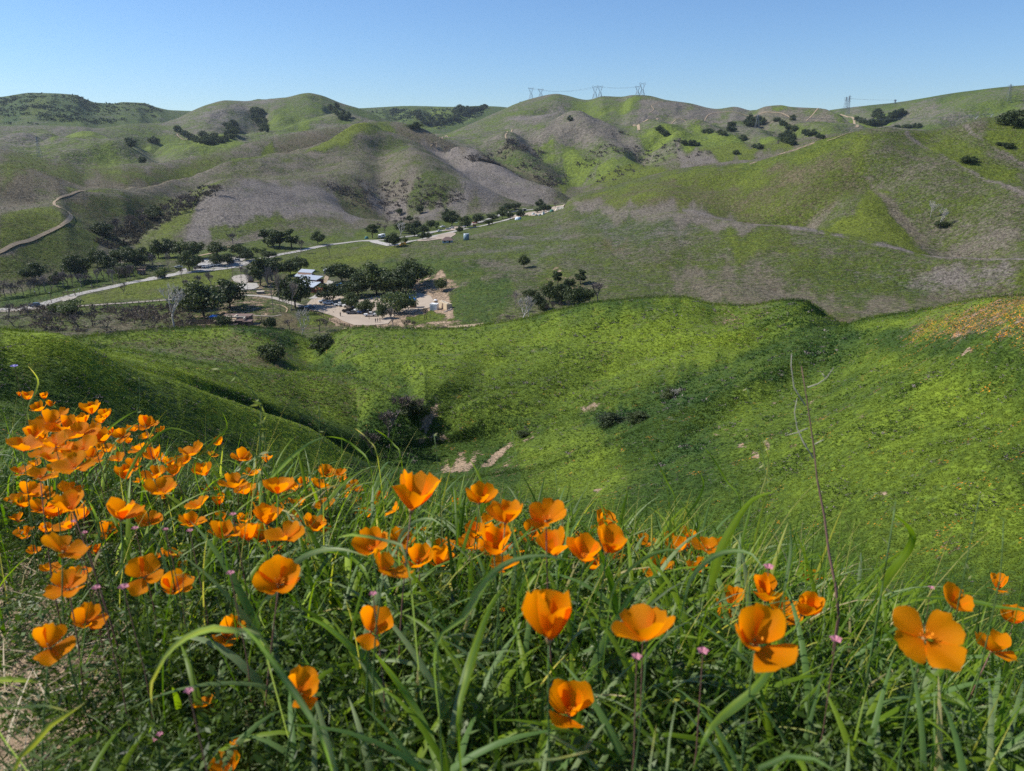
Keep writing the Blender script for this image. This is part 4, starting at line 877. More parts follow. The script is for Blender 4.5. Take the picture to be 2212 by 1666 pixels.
def tree(u, v, h, wd, kind, label, group=None, rmin=262, shrub=False):
    """base at picture point (u, v), h tall and wd wide there"""
    global _tn
    p = hit(u, v, rmin); dist = p.length; H = h / F_PX * dist * 1.05; W = wd / F_PX * dist * (1.12 if kind in ('oak', 'tall', 'pepper') else 1)
    protos, ratio, a, b = KIND[kind]; tm, cm = protos[_tn % len(protos)]; _tn += 1
    big = h >= 15 or wd >= 20
    rz = RS.uniform(0, 6.28) if kind != 'white' else RS.uniform(-.5, .5)
    sx = W / ratio
    nm = 'shrub' if shrub else NM[kind]
    t = empty(nm, p, rz, (sx, sx, H)); tag(t, label, 'shrub' if shrub else CT[kind], group)
    link(a, tm, t); link(b, cm, t)
    return t
def bush(u, v, h, wd, label, group=None, rmin=262, m=None, kind='oak'):
    protos = KIND[kind][0]; global _tn; cm = protos[_tn % len(protos)][1]; _tn += 1
    p = hit(u, v, rmin); dist = p.length; H = h / F_PX * dist; W = wd / F_PX * dist / KIND[kind][1]
    o = link('shrub', cm); o.location = p - Vector((0, 0, H * .28)); o.scale = (W, W, H * 1.28); o.rotation_euler = (0, 0, RS.uniform(0, 6.28))
    tag(o, label, 'shrub', group); return o

G1 = 'oaks around the ranch yard'
tree(441,684,66,74,'oak','broad dark oak behind the fenced yard of the flat-roofed ranch house',G1)
tree(497,665,54,62,'oak','dark oak rising just behind the brown ranch house roof',G1)
tree(412,668,44,48,'oak','lower dark oak on the outer edge of the pair by the fenced yard',G1)
tree(638,664,64,58,'oak','tall dark oak beside the red barn with the metal roof',G1)
tree(740,610,38,56,'oak','spreading dark oak above the blue tarp near the loop road',G1)
tree(773,640,42,54,'oak','dark oak at the barn end of the large oak grove',G1)
tree(814,637,62,62,'oak','high rounded oak in the middle of the large oak grove',G1)
tree(849,638,48,58,'oak','oak at the front of the grove just behind the grey-green pepper tree',G1)
tree(890,620,54,64,'oak','largest dark oak at the hillside end of the grove',G1)
tree(866,634,50,50,'oak','oak wedged between the two tallest crowns of the grove',G1)
tree(718,652,38,54,'oak','round oak shading the white cars beside the red shed',G1)
tree(759,667,31,34,'oak','small oak standing behind the row of white cars',G1)
tree(790,677,28,34,'oak','small oak in the gravel lot with cars parked under it',G1)
tree(857,676,46,60,'pepper','grey-green pepper tree with drooping foliage at the gravel lot end',G1)
tree(826,688,33,26,'pepper','low lobe of grey-green foliage beside the big pepper tree',G1)
tree(953,628,26,22,'oak','small round oak alone at the foot of the green slope by the grove')
tree(562,617,53,32,'tall','tall narrow dark tree beside the open-air kiosk',G1)
tree(588,606,47,36,'tall','tall dark tree behind the white-trunked sycamores',G1)
tree(578,612,44,34,'tall','dark-green tree between the two tall trees by the kiosk',G1)
tree(628,594,29,34,'oak','dark oak near the small metal-roofed barn',G1)
tree(648,586,27,30,'oak','dark oak on the meadow side of the small metal-roofed barn',G1)
bush(485,709,28,34,'round dark shrub in front of the ranch house fence')
bush(584,710,25,24,'dark green shrub alone below the garden path')
G2 = 'oaks around the upper car park'
for u, v, h, wd, l in [(410,586,36,34,'oak between the silver car and the parked row of the upper lot'),(469,575,25,28,'oak growing out of the middle of the row of white cars'),
    (492,571,20,25,'small oak over the handicapped bay of the upper car park'),(533,563,20,22,'little round oak at the far end of the upper car park'),
    (581,559,15,27,'low flat oak beside the road past the upper car park'),(518,556,26,30,'oak over the dark car at the end of the upper lot'),
    (469,553,25,36,'wide oak behind the upper car park by the dirt path')]:
    tree(u, v, h, wd, 'oak', l, G2)
G3 = 'oaks along the creek behind the car park'
for u, v, h, wd, l in [(343,557,32,30,'first dark oak of the creek thicket from the gully side'),(366,556,34,30,'second dark oak of the creek thicket below the grey dome'),
    (392,557,30,30,'third dark oak of the creek thicket below the grey dome'),(417,559,34,34,'dark oak ending the creek thicket near the car park'),
    (169,607,48,38,'open-crowned dark oak among the brown creek trees'),(76,607,30,38,'low dark oak at the creek furthest down the valley'),
    (123,619,25,18,'narrow dark tree in the brown creek brush'),(270,598,25,38,'dark tree beside the road above the green verge'),
    (211,577,30,28,'dark tree at the mouth of the gully'),(260,572,30,32,'dark tree in the gully mouth below the spur'),
    (294,580,33,34,'dark tree behind the brown restroom hut'),(314,575,32,30,'dark tree beside the creek next to the restroom hut'),
    (238,584,26,28,'rounded creek tree under the end of the dirt-road spur'),(286,572,32,26,'creek tree just inside the gully'),]:
    tree(u, v, h, wd, 'oak', l, G3)
for u, v, h, wd, l in [(580,533,35,26,'tall dark creek tree, first of the three below the grey hill'),(603,536,36,28,'tall dark creek tree, middle of the three below the grey hill'),
    (630,537,37,28,'tall dark creek tree, last of the three below the grey hill'),(687,529,25,22,'lone dark tree beside the road below the grey hill'),(592,536,28,26,'shorter dark tree between the tall creek trees')]:
    tree(u, v, h, wd, 'tall' if h > 30 else 'oak', l, 'dark trees on the creek bend')
tree(147,679,27,44,'green','bushy green tree beside the rail fence near the blue-grey car')
tree(118,678,16,22,'green','small green shrub tree next to the bushy tree at the rail fence')
tree(347,601,22,26,'green','thin-leaved little tree beside the brown roadside hut')
bush(552,545,9,18,'pale green round shrub by the road bend','shrubs by the road bend',kind='green'); bush(567,543,8,14,'smaller pale green shrub by the road bend','shrubs by the road bend',kind='green')
G4 = 'trees of the campground'
camp = [(805,515,30,20,'tall'),(842,530,20,16,'oak'),(853,534,28,20,'oak'),(876,526,16,17,'green'),(895,511,17,20,'oak'),(913,518,15,16,'oak'),(924,517,13,15,'oak'),(917,505,17,22,'oak'),(993,504,14,13,'oak'),
    (931,495,19,16,'oak'),(944,496,14,12,'green'),(976,489,29,30,'oak'),(968,478,24,22,'oak'),(1005,493,24,27,'oak'),(1033,483,19,21,'oak'),(1055,487,13,18,'oak'),(1065,477,14,20,'oak'),(1085,473,23,23,'oak'),
    (1102,474,17,15,'oak'),(1125,471,16,17,'oak'),(1097,456,15,20,'oak'),(1113,453,14,20,'oak'),(1161,460,10,14,'oak'),(1166,450,17,15,'oak'),(1174,458,16,17,'oak'),(1183,457,12,13,'oak'),
    (1200,449,12,22,'brown'),(907,462,17,14,'oak'),(863,465,14,12,'oak'),(884,480,12,14,'oak'),(866,504,24,22,'oak'),(884,506,22,22,'oak'),(900,498,20,18,'oak'),(852,490,14,16,'brown'),(838,486,12,16,'brown'),
    (870,486,18,20,'brown'),(890,492,16,20,'brown'),(905,484,14,18,'brown'),(864,511,29,26,'white'),(830,504,18,20,'brown'),(820,497,16,20,'brown'),(842,474,14,16,'brown'),(1043,470,9,14,'brown'),(1148,452,9,12,'brown')]
names = ['tall brown-green tree beside the white camper','oak at the turning circle, rear of the pair','oak at the turning circle beside the orange tent','bright green small oak next to the orange tent',
 'oak at the first campsite loop','small oak left of the rusty-roofed hut','small oak nearest the rusty-roofed hut','dark oak above the lower camp road','small dark tree between the camp roads above the water tank',
 'oak beside the white pickup trucks','light green small tree beside the white pickup trucks','largest oak of the campground, by the picnic table','oak just behind the largest campground oak','round oak before the red truck',
 'oak on the camp road just past the red truck','low oak below the camp road past the red truck','oak on the strip between the two camp roads','dark oak halfway up the campground','brownish oak next to the halfway oak',
 'oak above the blue-white tent','first dark oak of the back row by the restroom','second dark oak of the back row by the restroom','low oak below the tent row','tallest oak at the top end of the campground','oak under the tallest one at the top end',
 'small oak at the top end beside the tents','brown leafless tree at the top end of the campground','round tree alone on the green terrace above the creek','small tree on the path above the creek thicket']
for i, (u, v, h, wd, k) in enumerate(camp):
    l = names[i] if i < len(names) else {'oak': 'dark tree in the creek thicket below the campground path', 'brown': 'brown leafless tree in the creek thicket', 'white': 'pale leafless sycamore at the edge of the creek thicket'}[k]
    if i >= len(names) and u > 1000: l = ['leafless brown tree behind the camp road oaks', 'leafless brown tree near the camp restroom'][u > 1100]
    tree(u, v, h, wd, k, l, G4 if i < 29 else ('creek thicket below the campground' if u < 1000 else G4))
tree(1132,579,27,20,'oak','lone round oak casting its shadow on the open green slope')
G5 = 'trees in the side ravine'
for u, v, h, wd, k, l in [(1204,616,30,18,'tall','upright dark tree above the ravine on the ranch side'),(1254,614,30,21,'tall','upright dark tree with a shadow above the ravine'),(1230,628,26,20,'tall','pointed dark crown between the two upright trees'),
    (1187,653,42,32,'oak','dense oak at the ranch side of the ravine clump'),(1212,658,42,36,'oak','dense oak in the centre of the ravine clump'),(1242,666,46,36,'oak','dense dark oak lowest in the ravine clump'),(1263,657,34,34,'oak','oak beside the round grey leafless tree'),
    (1144,650,26,24,'oak','dark oak behind the white sycamore in the ravine'),(1163,668,32,22,'oak','dark oak between the sycamore and the ravine clump'),(1176,677,26,18,'oak','small dark tree over the crest line in the ravine'),
    (1291,654,44,46,'grey','round grey leafless tree at the end of the ravine clump'),(1128,692,50,52,'white','bright white leafless sycamore leaning over the near ridge'),(1143,689,50,34,'white','upright white sycamore next to the leaning one'),
    (1114,675,48,22,'tallbare','slender pale leafless tree beside the sycamores'),(1196,676,26,22,'brown','brown leafless tree below the ravine oaks'),(1212,674,24,20,'brown','second brown leafless tree below the ravine oaks'),
    (1226,673,26,20,'tallbare','pale leafless tree in front of the ravine oaks'),(1182,680,24,18,'brown','brown leafless tree by the crest in the ravine'),(1104,696,16,30,'brown','low brown brush tree at the foot of the sycamores')]:
    tree(u, v, h, wd, k, l, G5)
G6 = 'leafless trees around the ranch'
for u, v, h, wd, k, l in [(377,709,88,66,'white','big white leafless sycamore standing apart in the brown scrub'),(651,729,60,46,'white','white sycamore with forked trunk at the ravine notch'),
    (590,676,96,34,'tallbare','tallest pale leafless tree in front of the dark kiosk trees'),(606,675,90,28,'tallbare','slim pale leafless tree beside the tallest one'),(628,676,66,34,'tallbare','pale leafless tree before the dark barn oak'),
    (619,664,58,24,'tallbare','thin pale leafless tree between the garden sycamores'),(535,628,48,22,'tallbare','slender leafless tree in front of the kiosk plaza'),(521,610,34,22,'tallbare','small slender leafless tree by the plaza'),
    (849,708,44,34,'grey','grey leafless tree at the end of the gravel lot'),(403,626,20,22,'grey','round leafless tree, lowest of the meadow row'),(429,620,23,26,'grey','round leafless tree, middle of the meadow row'),(456,619,29,30,'grey','widest round leafless tree of the meadow row'),
    (267,635,21,22,'brown','single small leafless tree on the meadow between road and lane'),(650,547,28,22,'brown','leafless tree with brown twigs beside the road'),(712,556,28,20,'tallbare','pale leafless tree on the meadow edge'),
    (365,586,37,30,'tallbare','pale leafless tree beside the silver car'),(331,582,30,24,'grey','grey leafless tree behind the roadside huts'),(392,600,18,12,'brown','small russet leafless tree at the road edge'),(503,526,20,32,'grey','grey leafless tree below the dome'),
    (876,712,22,30,'brown','brown leafless tree below the gravel lot corner'),(895,710,18,26,'brown','low leafless tree near the windmill'),(690,716,26,34,'brown','brown leafless tree in the scrub beside the rail fence'),(625,712,22,34,'brown','brown leafless tree left of the forked sycamore'),
    (704,712,20,22,'grey','thin grey leafless tree under the rail fence'),(544,560,10,12,'brown','tiny leafless tree by the road past the car park')]:
    tree(u, v, h, wd, k, l, G6)
lf = 'brown leafless tree in the creek belt below the dirt-road spur'
for i in range(26):
    u = 2 + i * 12.2 + RS.uniform(-4, 4); v = 646 - i * 1.9 + RS.uniform(-5, 4)
    tree(u, v, RS.uniform(20, 32), RS.uniform(18, 28), ['brown', 'brown', 'grey'][i % 3], 'grey-brown leafless tree in the belt along the creek', 'leafless trees along the creek belt')
for i in range(16):
    u = 226 + (i % 8) * 27 + RS.uniform(-6, 6); v = 512 - (i % 8) * 8.6 - (i // 8) * 10 + RS.uniform(-4, 4)
    tree(u, v, RS.uniform(16, 26), RS.uniform(22, 34), 'brown' if i % 4 else 'oak', 'dark leafless tree filling the gully behind the dirt-road spur', 'trees filling the gully', 560)
for u, v, h, wd in [(200,705,30,40),(230,715,28,40),(170,712,26,36),(60,680,22,40),(20,684,24,40),(120,694,20,44),(290,700,22,30),(330,712,22,34),(100,712,26,44),(30,705,22,44)]:
    tree(u, v, h, wd, 'brown', 'brown thicket bush tree in the scrub below the rail fence', 'brown bush trees below the rail fence')
for u, v, h, wd in [(466,424,22,34),(508,500,12,20),(760,420,18,34),(790,430,18,34),(830,455,18,30),(775,402,14,30),(870,400,12,26),(905,395,12,22),(960,330,12,18),(940,318,9,16)]:
    tree(u, v, h, wd, 'brown', 'leafless brown tree on the grey hillside gullies', 'leafless trees in the hillside gullies', 600)

# distant oaks on the far slopes
G7 = 'dark oaks on the distant slopes'
def grove(label, group, pts, rmin, h=11, wd=13):
    for u, v in pts:
        o = bush(u, v, h * RS.uniform(.8, 1.3), wd * RS.uniform(.8, 1.3), label, group, rmin); o.name = 'oak_tree'; o['category'] = 'tree'
grove('dark oak in the long grove below the left-hand summit', 'oaks of the long far grove', [(384,284),(392,289),(400,296),(410,301),(420,305),(428,308),(440,296),(448,303),(455,308),(463,300),(470,306),(478,309),(486,304),(492,296),(500,300),(506,292),(513,286),(497,282),(502,272),(508,276),(492,276),(436,309),(446,311),(460,312)], 1150)
grove('dark oak in the steep gully under the left-hand summit', 'oaks of the steep far gully', [(547,246),(553,242),(560,244),(566,247),(552,254),(558,258),(565,262),(570,268),(556,268),(550,262),(562,276),(572,278),(576,284),(568,284)], 1400)
grove('dark oak on the folded slopes far to the left', 'scattered oaks far left', [(279,311),(287,314),(283,318),(330,308),(337,310),(308,356),(384,285)], 1100)
grove('dark tree in the gully on the summit shoulder', 'oaks on the summit shoulder', [(718,240),(724,246),(732,252),(742,250),(738,258),(748,260),(728,234),(752,254),(716,238)], 1600, 9, 11)
grove('dark oak on the upper left slope above the road bend', 'oaks by the tower line', [(1611,268),(1620,262),(1630,266),(1640,262),(1648,270),(1636,274),(1624,274),(1616,274)], 1100)
grove('dark oak in the line descending behind the right-hand hill', 'oaks in the descending line', [(1678,262),(1688,268),(1698,274),(1704,280),(1712,260),(1716,284),(1740,291),(1750,293),(1756,290),(1768,298),(1776,300),(1690,272)], 1150, 9, 12)
grove('dark oak on the green slope in the middle distance', 'oaks of the middle distance', [(1524,287),(1532,289),(1556,290),(1564,292),(1574,283),(1584,284),(1581,274),(1590,334),(1630,320),(1640,322),(1604,304),(1478,312),(1494,314),(1504,315),(1231,262),(1424,282),(1430,288),(1438,294)], 1050, 9, 13)
grove('dark oak in the clump beside the pale ridge', 'oaks of the clump beside the ridge', [(1690,300),(1698,296),(1706,300),(1714,304),(1702,310),(1712,314),(1694,308)], 1050)
grove('dark oak in the V-shaped gully below the right skyline', 'oaks of the V-shaped gully', [(1852,262),(1860,266),(1868,268),(1876,272),(1884,270),(1892,272),(1900,268),(1908,270),(1914,266),(1922,262),(1930,256),(1936,252),(1942,250),(1948,248),(1890,254),(1896,250),(1902,262),(1926,252)], 1750, 10, 13)
grove('dark oak low behind the crest of the right-hand hill', 'oaks behind the right-hand crest', [(1958,278),(1966,277),(1976,276),(1984,277),(1936,278)], 1750, 7, 12)
grove('chaparral-dark oak on the far central mountainside', 'oaks on the far central mountainside', [(905,256),(912,262),(920,268),(930,262),(936,268),(900,250),(944,272),(984,246),(990,240),(996,236),(988,254),(982,260),(1010,244),(1020,242),(1030,240),(1040,238),(1046,234),(1004,252),(972,264),(960,268),(952,262),(1012,238)], 2500, 9, 14)
for u, v, h, wd, l in [(2192,272,26,46,'big dark shrub on the crest of the right-hand hill'),(2091,352,12,26,'dark shrub on the pale track of the right-hand hill'),(2178,320,10,18,'dark shrub in the upper gully of the right-hand hill'),(2160,314,6,14,'small shrub above the pale trail on the right-hand hill'),
    (897,278,12,30,'low brown brush on the shoulder of the central hill')]:
    bush(u, v, h, wd, l, 'shrubs on the hills', 480)
tree(2010,470,30,26,'white','bleached dead tree in the gully of the right-hand hill',None,400); tree(2030,490,34,24,'white','second bleached dead tree lower in the same gully',None,400)
bush(2035,488,9,26,'dark brush at the foot of the dead trees','shrubs on the hills',400)
# shrubs of the near ravine
tree(885,893,44,70,'brown','large leafless brown shrub in the bottom of the near ravine',None,80,shrub=True); tree(905,896,40,60,'brown','darker half of the big ravine shrub on the bank side',None,85,shrub=True)
tree(868,892,38,60,'brown','lower twiggy part of the big ravine shrub towards the spur',None,85,shrub=True)
bush(893,893,26,52,'leafy dark core inside the big ravine shrub',None,95)
tree(840,950,66,70,'grey','grey leafless shrub below the big one in the near ravine',None,70,shrub=True)
tree(805,985,60,60,'brown','sparse brown shrub at the foot of the left spur',None,60,shrub=True)
bush(590,776,34,48,'dense dark green bush on the spur below the ranch house',None,130); bush(698,756,32,46,'dense dark green bush beside the ravine notch',None,130)
bush(1450,862,24,44,'dark shrub in the fold under the right-hand slope',None,70); bush(1320,918,26,70,'dark mat of shrubs in the fold of the near slope',None,60); bush(1375,912,22,50,'shrub next to the dark mat in the fold',None,60)
tree(1452,862,22,30,'white','bleached leafless shrub in the fold of the near slope',None,60,shrub=True)
bush(1130,943,14,26,'small dark shrub at the top of the eroded cut',None,60)
tree(640,1075,30,60,'brown','low brown brush on the bank behind the poppies',None,50,shrub=True)

# far chaparral: nobody could count it
def chap(name, poly, rmin, rmax, n, size, label, c0=(.028, .045, .022)):
    us = [p[0] for p in poly]; vs = [p[1] for p in poly]; P = []
    k = 0
    while len(P) < n and k < n * 8:
        k += 1; u = RS.uniform(min(us), max(us)); v = RS.uniform(min(vs), max(vs))
        if not inside(np.array([u]), np.array([v]), poly)[0]: continue
        q = hit(u, v, rmin, rmax)
        if fbm(np.array([q.x / 60]), np.array([q.y / 60]), 55, 3)[0] + RS.uniform(-.25, .25) < -.02: continue
        P.append(q)
    P = np.array([tuple(p) for p in P]); n = len(P); s = np.linalg.norm(P, axis=1) / F_PX * size * RS.uniform(.5, 1.4, n)
    cc = np.concatenate([np.array(c0) * RS.uniform(.7, 1.4, (n, 1)), np.ones((n, 1))], 1)
    scatter_object(name, P, s, RS.uniform(0, 6.28, n), cc, tufts, M_COVER)
S_POLY = [(0,212),(73,203),(165,208),(208,225),(310,226),(360,240),(330,256),(210,270),(0,270)]
chap('mountain_chaparral', S_POLY, 2000, 3100, 700, 3.6, '')
chap('mountain_scrub', [(780,238),(1040,234),(1060,240),(1000,268),(950,280),(860,262)], 2400, 3300, 380, 4.5, '')
chap('gully_brush', [(1100,300),(1200,340),(1230,400),(1180,420),(1060,370),(1000,340),(1080,330)], 1150, 1700, 500, 4.5, '', (.085,.072,.06))
chap('hill_brush', [(700,395),(960,400),(1010,430),(960,450),(760,450)], 650, 1300, 300, 4.5, '', (.085,.072,.06))
chap('creek_brush', [(0,665),(410,660),(420,705),(560,715),(560,690),(700,695),(700,720),(300,722),(0,715)], 300, 420, 700, 6, '', (.11,.09,.07))
chap('spur_gully_brush', [(200,520),(300,470),(440,400),(480,410),(400,460),(330,500),(290,530),(240,540)], 560, 1000, 400, 6, '', (.07,.062,.045))
chap('far_brush', [(1330,285),(1460,300),(1560,340),(1700,300),(1640,350),(1450,350),(1300,400),(1240,360)], 1150, 1700, 160, 4.5, '', (.085,.072,.06))
# ------------------------------------------------------------------ roads, lots, tracks
M_ROAD = mat('pale_concrete_road', (.36,.34,.31), .9, var=.12, vscale=.3)
M_GRAVEL = mat('gravel_lot', (.38,.31,.24), .95, var=.22, vscale=.12, bump=.3, bscale=2)
M_DIRT = mat('dirt_track', (.34,.26,.17), .95, var=.2, vscale=.3)
M_PALE = mat('pale_plaza', (.36,.32,.27), .9, var=.08, vscale=.3)
M_LINE = mat('white_edge', (.72,.70,.66), .8)
M_YEL = mat('yellow_bay_paint', (.62,.42,.18), .8)
def zmax(x, y, e=.8):
    return max(ground_z(x + a, y + b) for a in (-e, 0, e) for b in (-e, 0, e))
def resample(P, step):
    out = []
    n = len(P)
    for i in range(n - 1):
        p0, p1, p2, p3 = P[max(i - 1, 0)], P[i], P[i + 1], P[min(i + 2, n - 1)]
        k = max(1, int((p2 - p1).length / step))
        for j in range(k):
            t = j / k
            out.append(.5 * ((2 * p1) + (p2 - p0) * t + (2 * p0 - 5 * p1 + 4 * p2 - p3) * t * t + (3 * p1 - p0 - 3 * p2 + p3) * t ** 3))
    out.append(P[-1]); return out
def strip(name, px, wd, m, rmin=262, off=.12, step=4, rmax=5000):
    P = resample([hit(u, v, rmin, rmax) for u, v in px], step); V = []; F = []
    for i, p in enumerate(P):
        d = (P[min(i + 1, len(P) - 1)] - P[max(i - 1, 0)]); d.z = 0; d.normalize(); s = Vector((d.y, -d.x, 0))
        ww = wd[0] + (wd[1] - wd[0]) * i / (len(P) - 1) if isinstance(wd, tuple) else wd
        for k in (-.5, 0, .5):
            q = p + s * ww * k; V.append((q.x, q.y, zmax(q.x, q.y, .4) + off))
    for i in range(len(P) - 1):
        for k in (0, 1): a = i * 3 + k; F.append((a, a + 1, a + 4, a + 3))
    me = bpy.data.meshes.new(name); me.from_pydata(V, [], F); me.materials.append(m)
    o = link(name, me); o['kind'] = 'structure'; return o
def lot(name, px, m, off=.1, rmin=262):
    P = [hit(u, v, rmin) for u, v in px]; bm = bmesh.new()
    P2 = resample(P + [P[0]], 6)[:-1]
    f = bm.faces.new([bm.verts.new((p.x, p.y, 0)) for p in P2]); bmesh.ops.triangulate(bm, faces=[f])
    for _ in range(2): bmesh.ops.subdivide_edges(bm, edges=[e for e in bm.edges if e.calc_length() > 6], cuts=1)
    bmesh.ops.triangulate(bm, faces=bm.faces)
    for v in bm.verts: v.co.z = zmax(v.co.x, v.co.y, .8) + off
    me = bpy.data.meshes.new(name); bm.to_mesh(me); bm.free(); me.materials.append(m); o = link(name, me); o['kind'] = 'structure'; return o
MAIN = [(-30,674),(0,669),(40,667),(86,660),(110,652),(137,645),(172,635),(221,625),(282,611),(331,603),(380,593),(409,588.5),(438,585.5),(482,581),(504,577),(527,569),(571,558),(600,551),(644,543),(705,530),(778,521),(810,520),(850,516),(901,509),(938,501),(987,494),(1021,484),(1048,476),(1087,462),(1131,455),(1195,449),(1212,447)]
strip('road', MAIN, (6.5, 6.5), M_ROAD)
strip('road_edge', [(u, v + 1.6) for u, v in MAIN[8:20]], .5, M_LINE, off=.2)
strip('camp_road', [(806,521),(835,528),(852,530),(876,524),(925,515),(950,508),(999,496),(1048,487),(1102,473),(1146,462),(1190,454),(1205,449)], 6, M_ROAD, off=.16)
strip('footpath', [(-30,676),(0,673),(40,671),(108,664),(167,662),(230,658),(294,653),(350,649),(412,645)], 3.0, M_PALE, off=.14)
strip('lane', [(380,643),(430,641),(531,638.5),(571,641),(595,645),(630,655),(655,664)], 3.6, M_PALE, off=.14)
strip('garden_path', [(531,680),(560,683),(590,684),(608,681)], .9, M_PALE, off=.18)
strip('garden_trail', [(618,675),(621,668),(608,660),(585,657)], .6, M_DIRT, off=.18)
strip('side_path', [(512,578),(530,580),(552,583),(570,588)], 1.8, M_PALE, off=.14)
strip('fence_path', [(430,553),(450,549),(465,546),(480,538),(505,531)], 3, M_DIRT, off=.2)
strip('loop_road', [(655,601),(668,603),(690,606),(710,610),(718,616),(716,624),(700,630),(690,640),(678,646)], 5.5, M_ROAD, off=.16)
strip('lower_trail', [(740,711),(800,709),(870,712),(940,712),(1000,706),(1045,702)], 2.2, M_DIRT, off=.15)
strip('hut_path', [(700,612),(706,600),(708,592)], 2.5, M_DIRT, off=.2)
lot('upper_car_park', [(418,582),(432,568),(442,560),(480,556),(518,556),(530,560),(512,573),(486,578),(450,583),(425,586)], M_ROAD, .18)
lot('roadside_apron', [(300,609),(322,600),(345,596),(380,590),(392,583),(402,580),(404,588),(380,595),(330,605)], M_ROAD, .17)
lot('gravel_lot', [(660,664),(672,648),(700,640),(735,640),(770,650),(815,640),(860,645),(875,640),(905,634),(930,640),(938,652),(932,664),(905,672),(890,678),(868,676),(850,684),(838,700),(800,704),(765,703),(740,694),(722,684),(695,676),(672,670)], M_GRAVEL, .16)
lot('plaza', [(500,601),(505,597),(520,594),(540,594),(548,600),(545,608),(530,612),(515,614),(505,608)], M_PALE, .18)
lot('terrace', [(506,618),(530,612),(555,612),(560,620),(540,628),(520,626)], M_ROAD, .16)
lot('camp_clearing', [(900,519),(935,512),(955,506),(975,503),(985,505),(975,513),(955,517),(925,521),(905,522)], M_GRAVEL, .14)
lot('camp_pad', [(962,495),(990,489),(1000,490),(990,497),(965,499)], M_GRAVEL, .22)
lot('tent_ground', [(1140,459),(1180,453),(1200,446),(1216,445),(1218,448),(1195,457),(1160,466),(1143,467)], M_GRAVEL, .2)
lot('camp_pad', [(740,540) if 0 else (1100,468),(1125,462),(1140,460),(1135,466),(1110,473)], M_GRAVEL, .2)
# dirt road on the left spur: two ruts and a grassy middle
DR = [(-30,556),(0,546),(67,520),(110,500),(138,484),(152,473),(154,467),(147,459),(133,451),(122,445),(117,440),(121,434),(138,425),(160,418),(185,414)]
strip('dirt_road', DR, (2.4, 2.0), M_DIRT, 470, .3, 5, 1000)
for nm, px, wd, rm in [('far_track', [(410,300),(398,303),(386,296),(383,290)], 3, 1400), ('saddle_track', [(930,316),(942,308),(950,299),(962,295),(985,295)], 2.6, 1100),
        ('ridge_track', [(1093,300),(1092,291),(1096,285),(1106,281)], 2.6, 1300), ('valley_road', [(1380,282),(1370,270),(1395,262),(1420,256)], 5, 1350), ('switchback', [(1404,244),(1412,237),(1408,228),(1432,220)], 1.6, 1700),
        ('ridge_road', [(1450,268),(1480,262),(1506,258),(1530,249),(1600,246),(1680,244),(1760,243),(1815,247)], 2.6, 1500), ('hill_road', [(1815,248),(1830,253),(1845,262),(1852,270),(1849,276)], 5, 1400),
        ('hill_trail', [(1786,306),(1800,302),(1824,292),(1842,287)], 1.3, 520)]:
    strip(nm, px, wd, M_DIRT, rm, .5, 8)

# ------------------------------------------------------------------ vehicles
M_GLASS = mat('dark_glass', (.02,.025,.03), .12, spec=.6); M_TYRE = mat('tyre', (.02,.02,.02), .9); M_LAMP = mat('lamp_lens', (.8,.78,.7), .2)
CARC = {'white': (.80,.80,.79), 'silver': (.42,.44,.46), 'black': (.018,.019,.022), 'blue-grey': (.10,.14,.19), 'blue': (.05,.13,.35), 'red': (.45,.03,.02), 'grey': (.12,.12,.13)}
_pm = {}
def paintm(c):
    if c not in _pm: _pm[c] = mat(c.replace('-', '_') + '_car_paint', CARC[c], .28, spec=.5)
    return _pm[c]
_cars = {}
BODY = {'suv': [(-2.3,.35),(-2.3,.95),(-2.15,1.05),(-.9,1.08),(1.6,1.1),(2.2,1.02),(2.3,.6),(2.3,.35)], 'pickup': [(-2.7,.45),(-2.7,1.0),(-1.6,1.1),(2.7,1.1),(2.75,.5)]}
BODY['sedan'] = [(-2.3,.3),(-2.3,.75),(-2.1,.88),(-1.1,.95),(1.4,.97),(2.2,.92),(2.3,.5),(2.3,.3)]
CAB = {'suv': ([(-1.1,1.08),(-.45,1.62),(1.9,1.66),(2.2,1.1)]), 'sedan': ([(-1.0,.95),(-.3,1.4),(1.0,1.42),(1.7,.97)]), 'pickup': ([(-1.2,1.1),(-.6,1.75),(.8,1.78),(1.1,1.1)])}
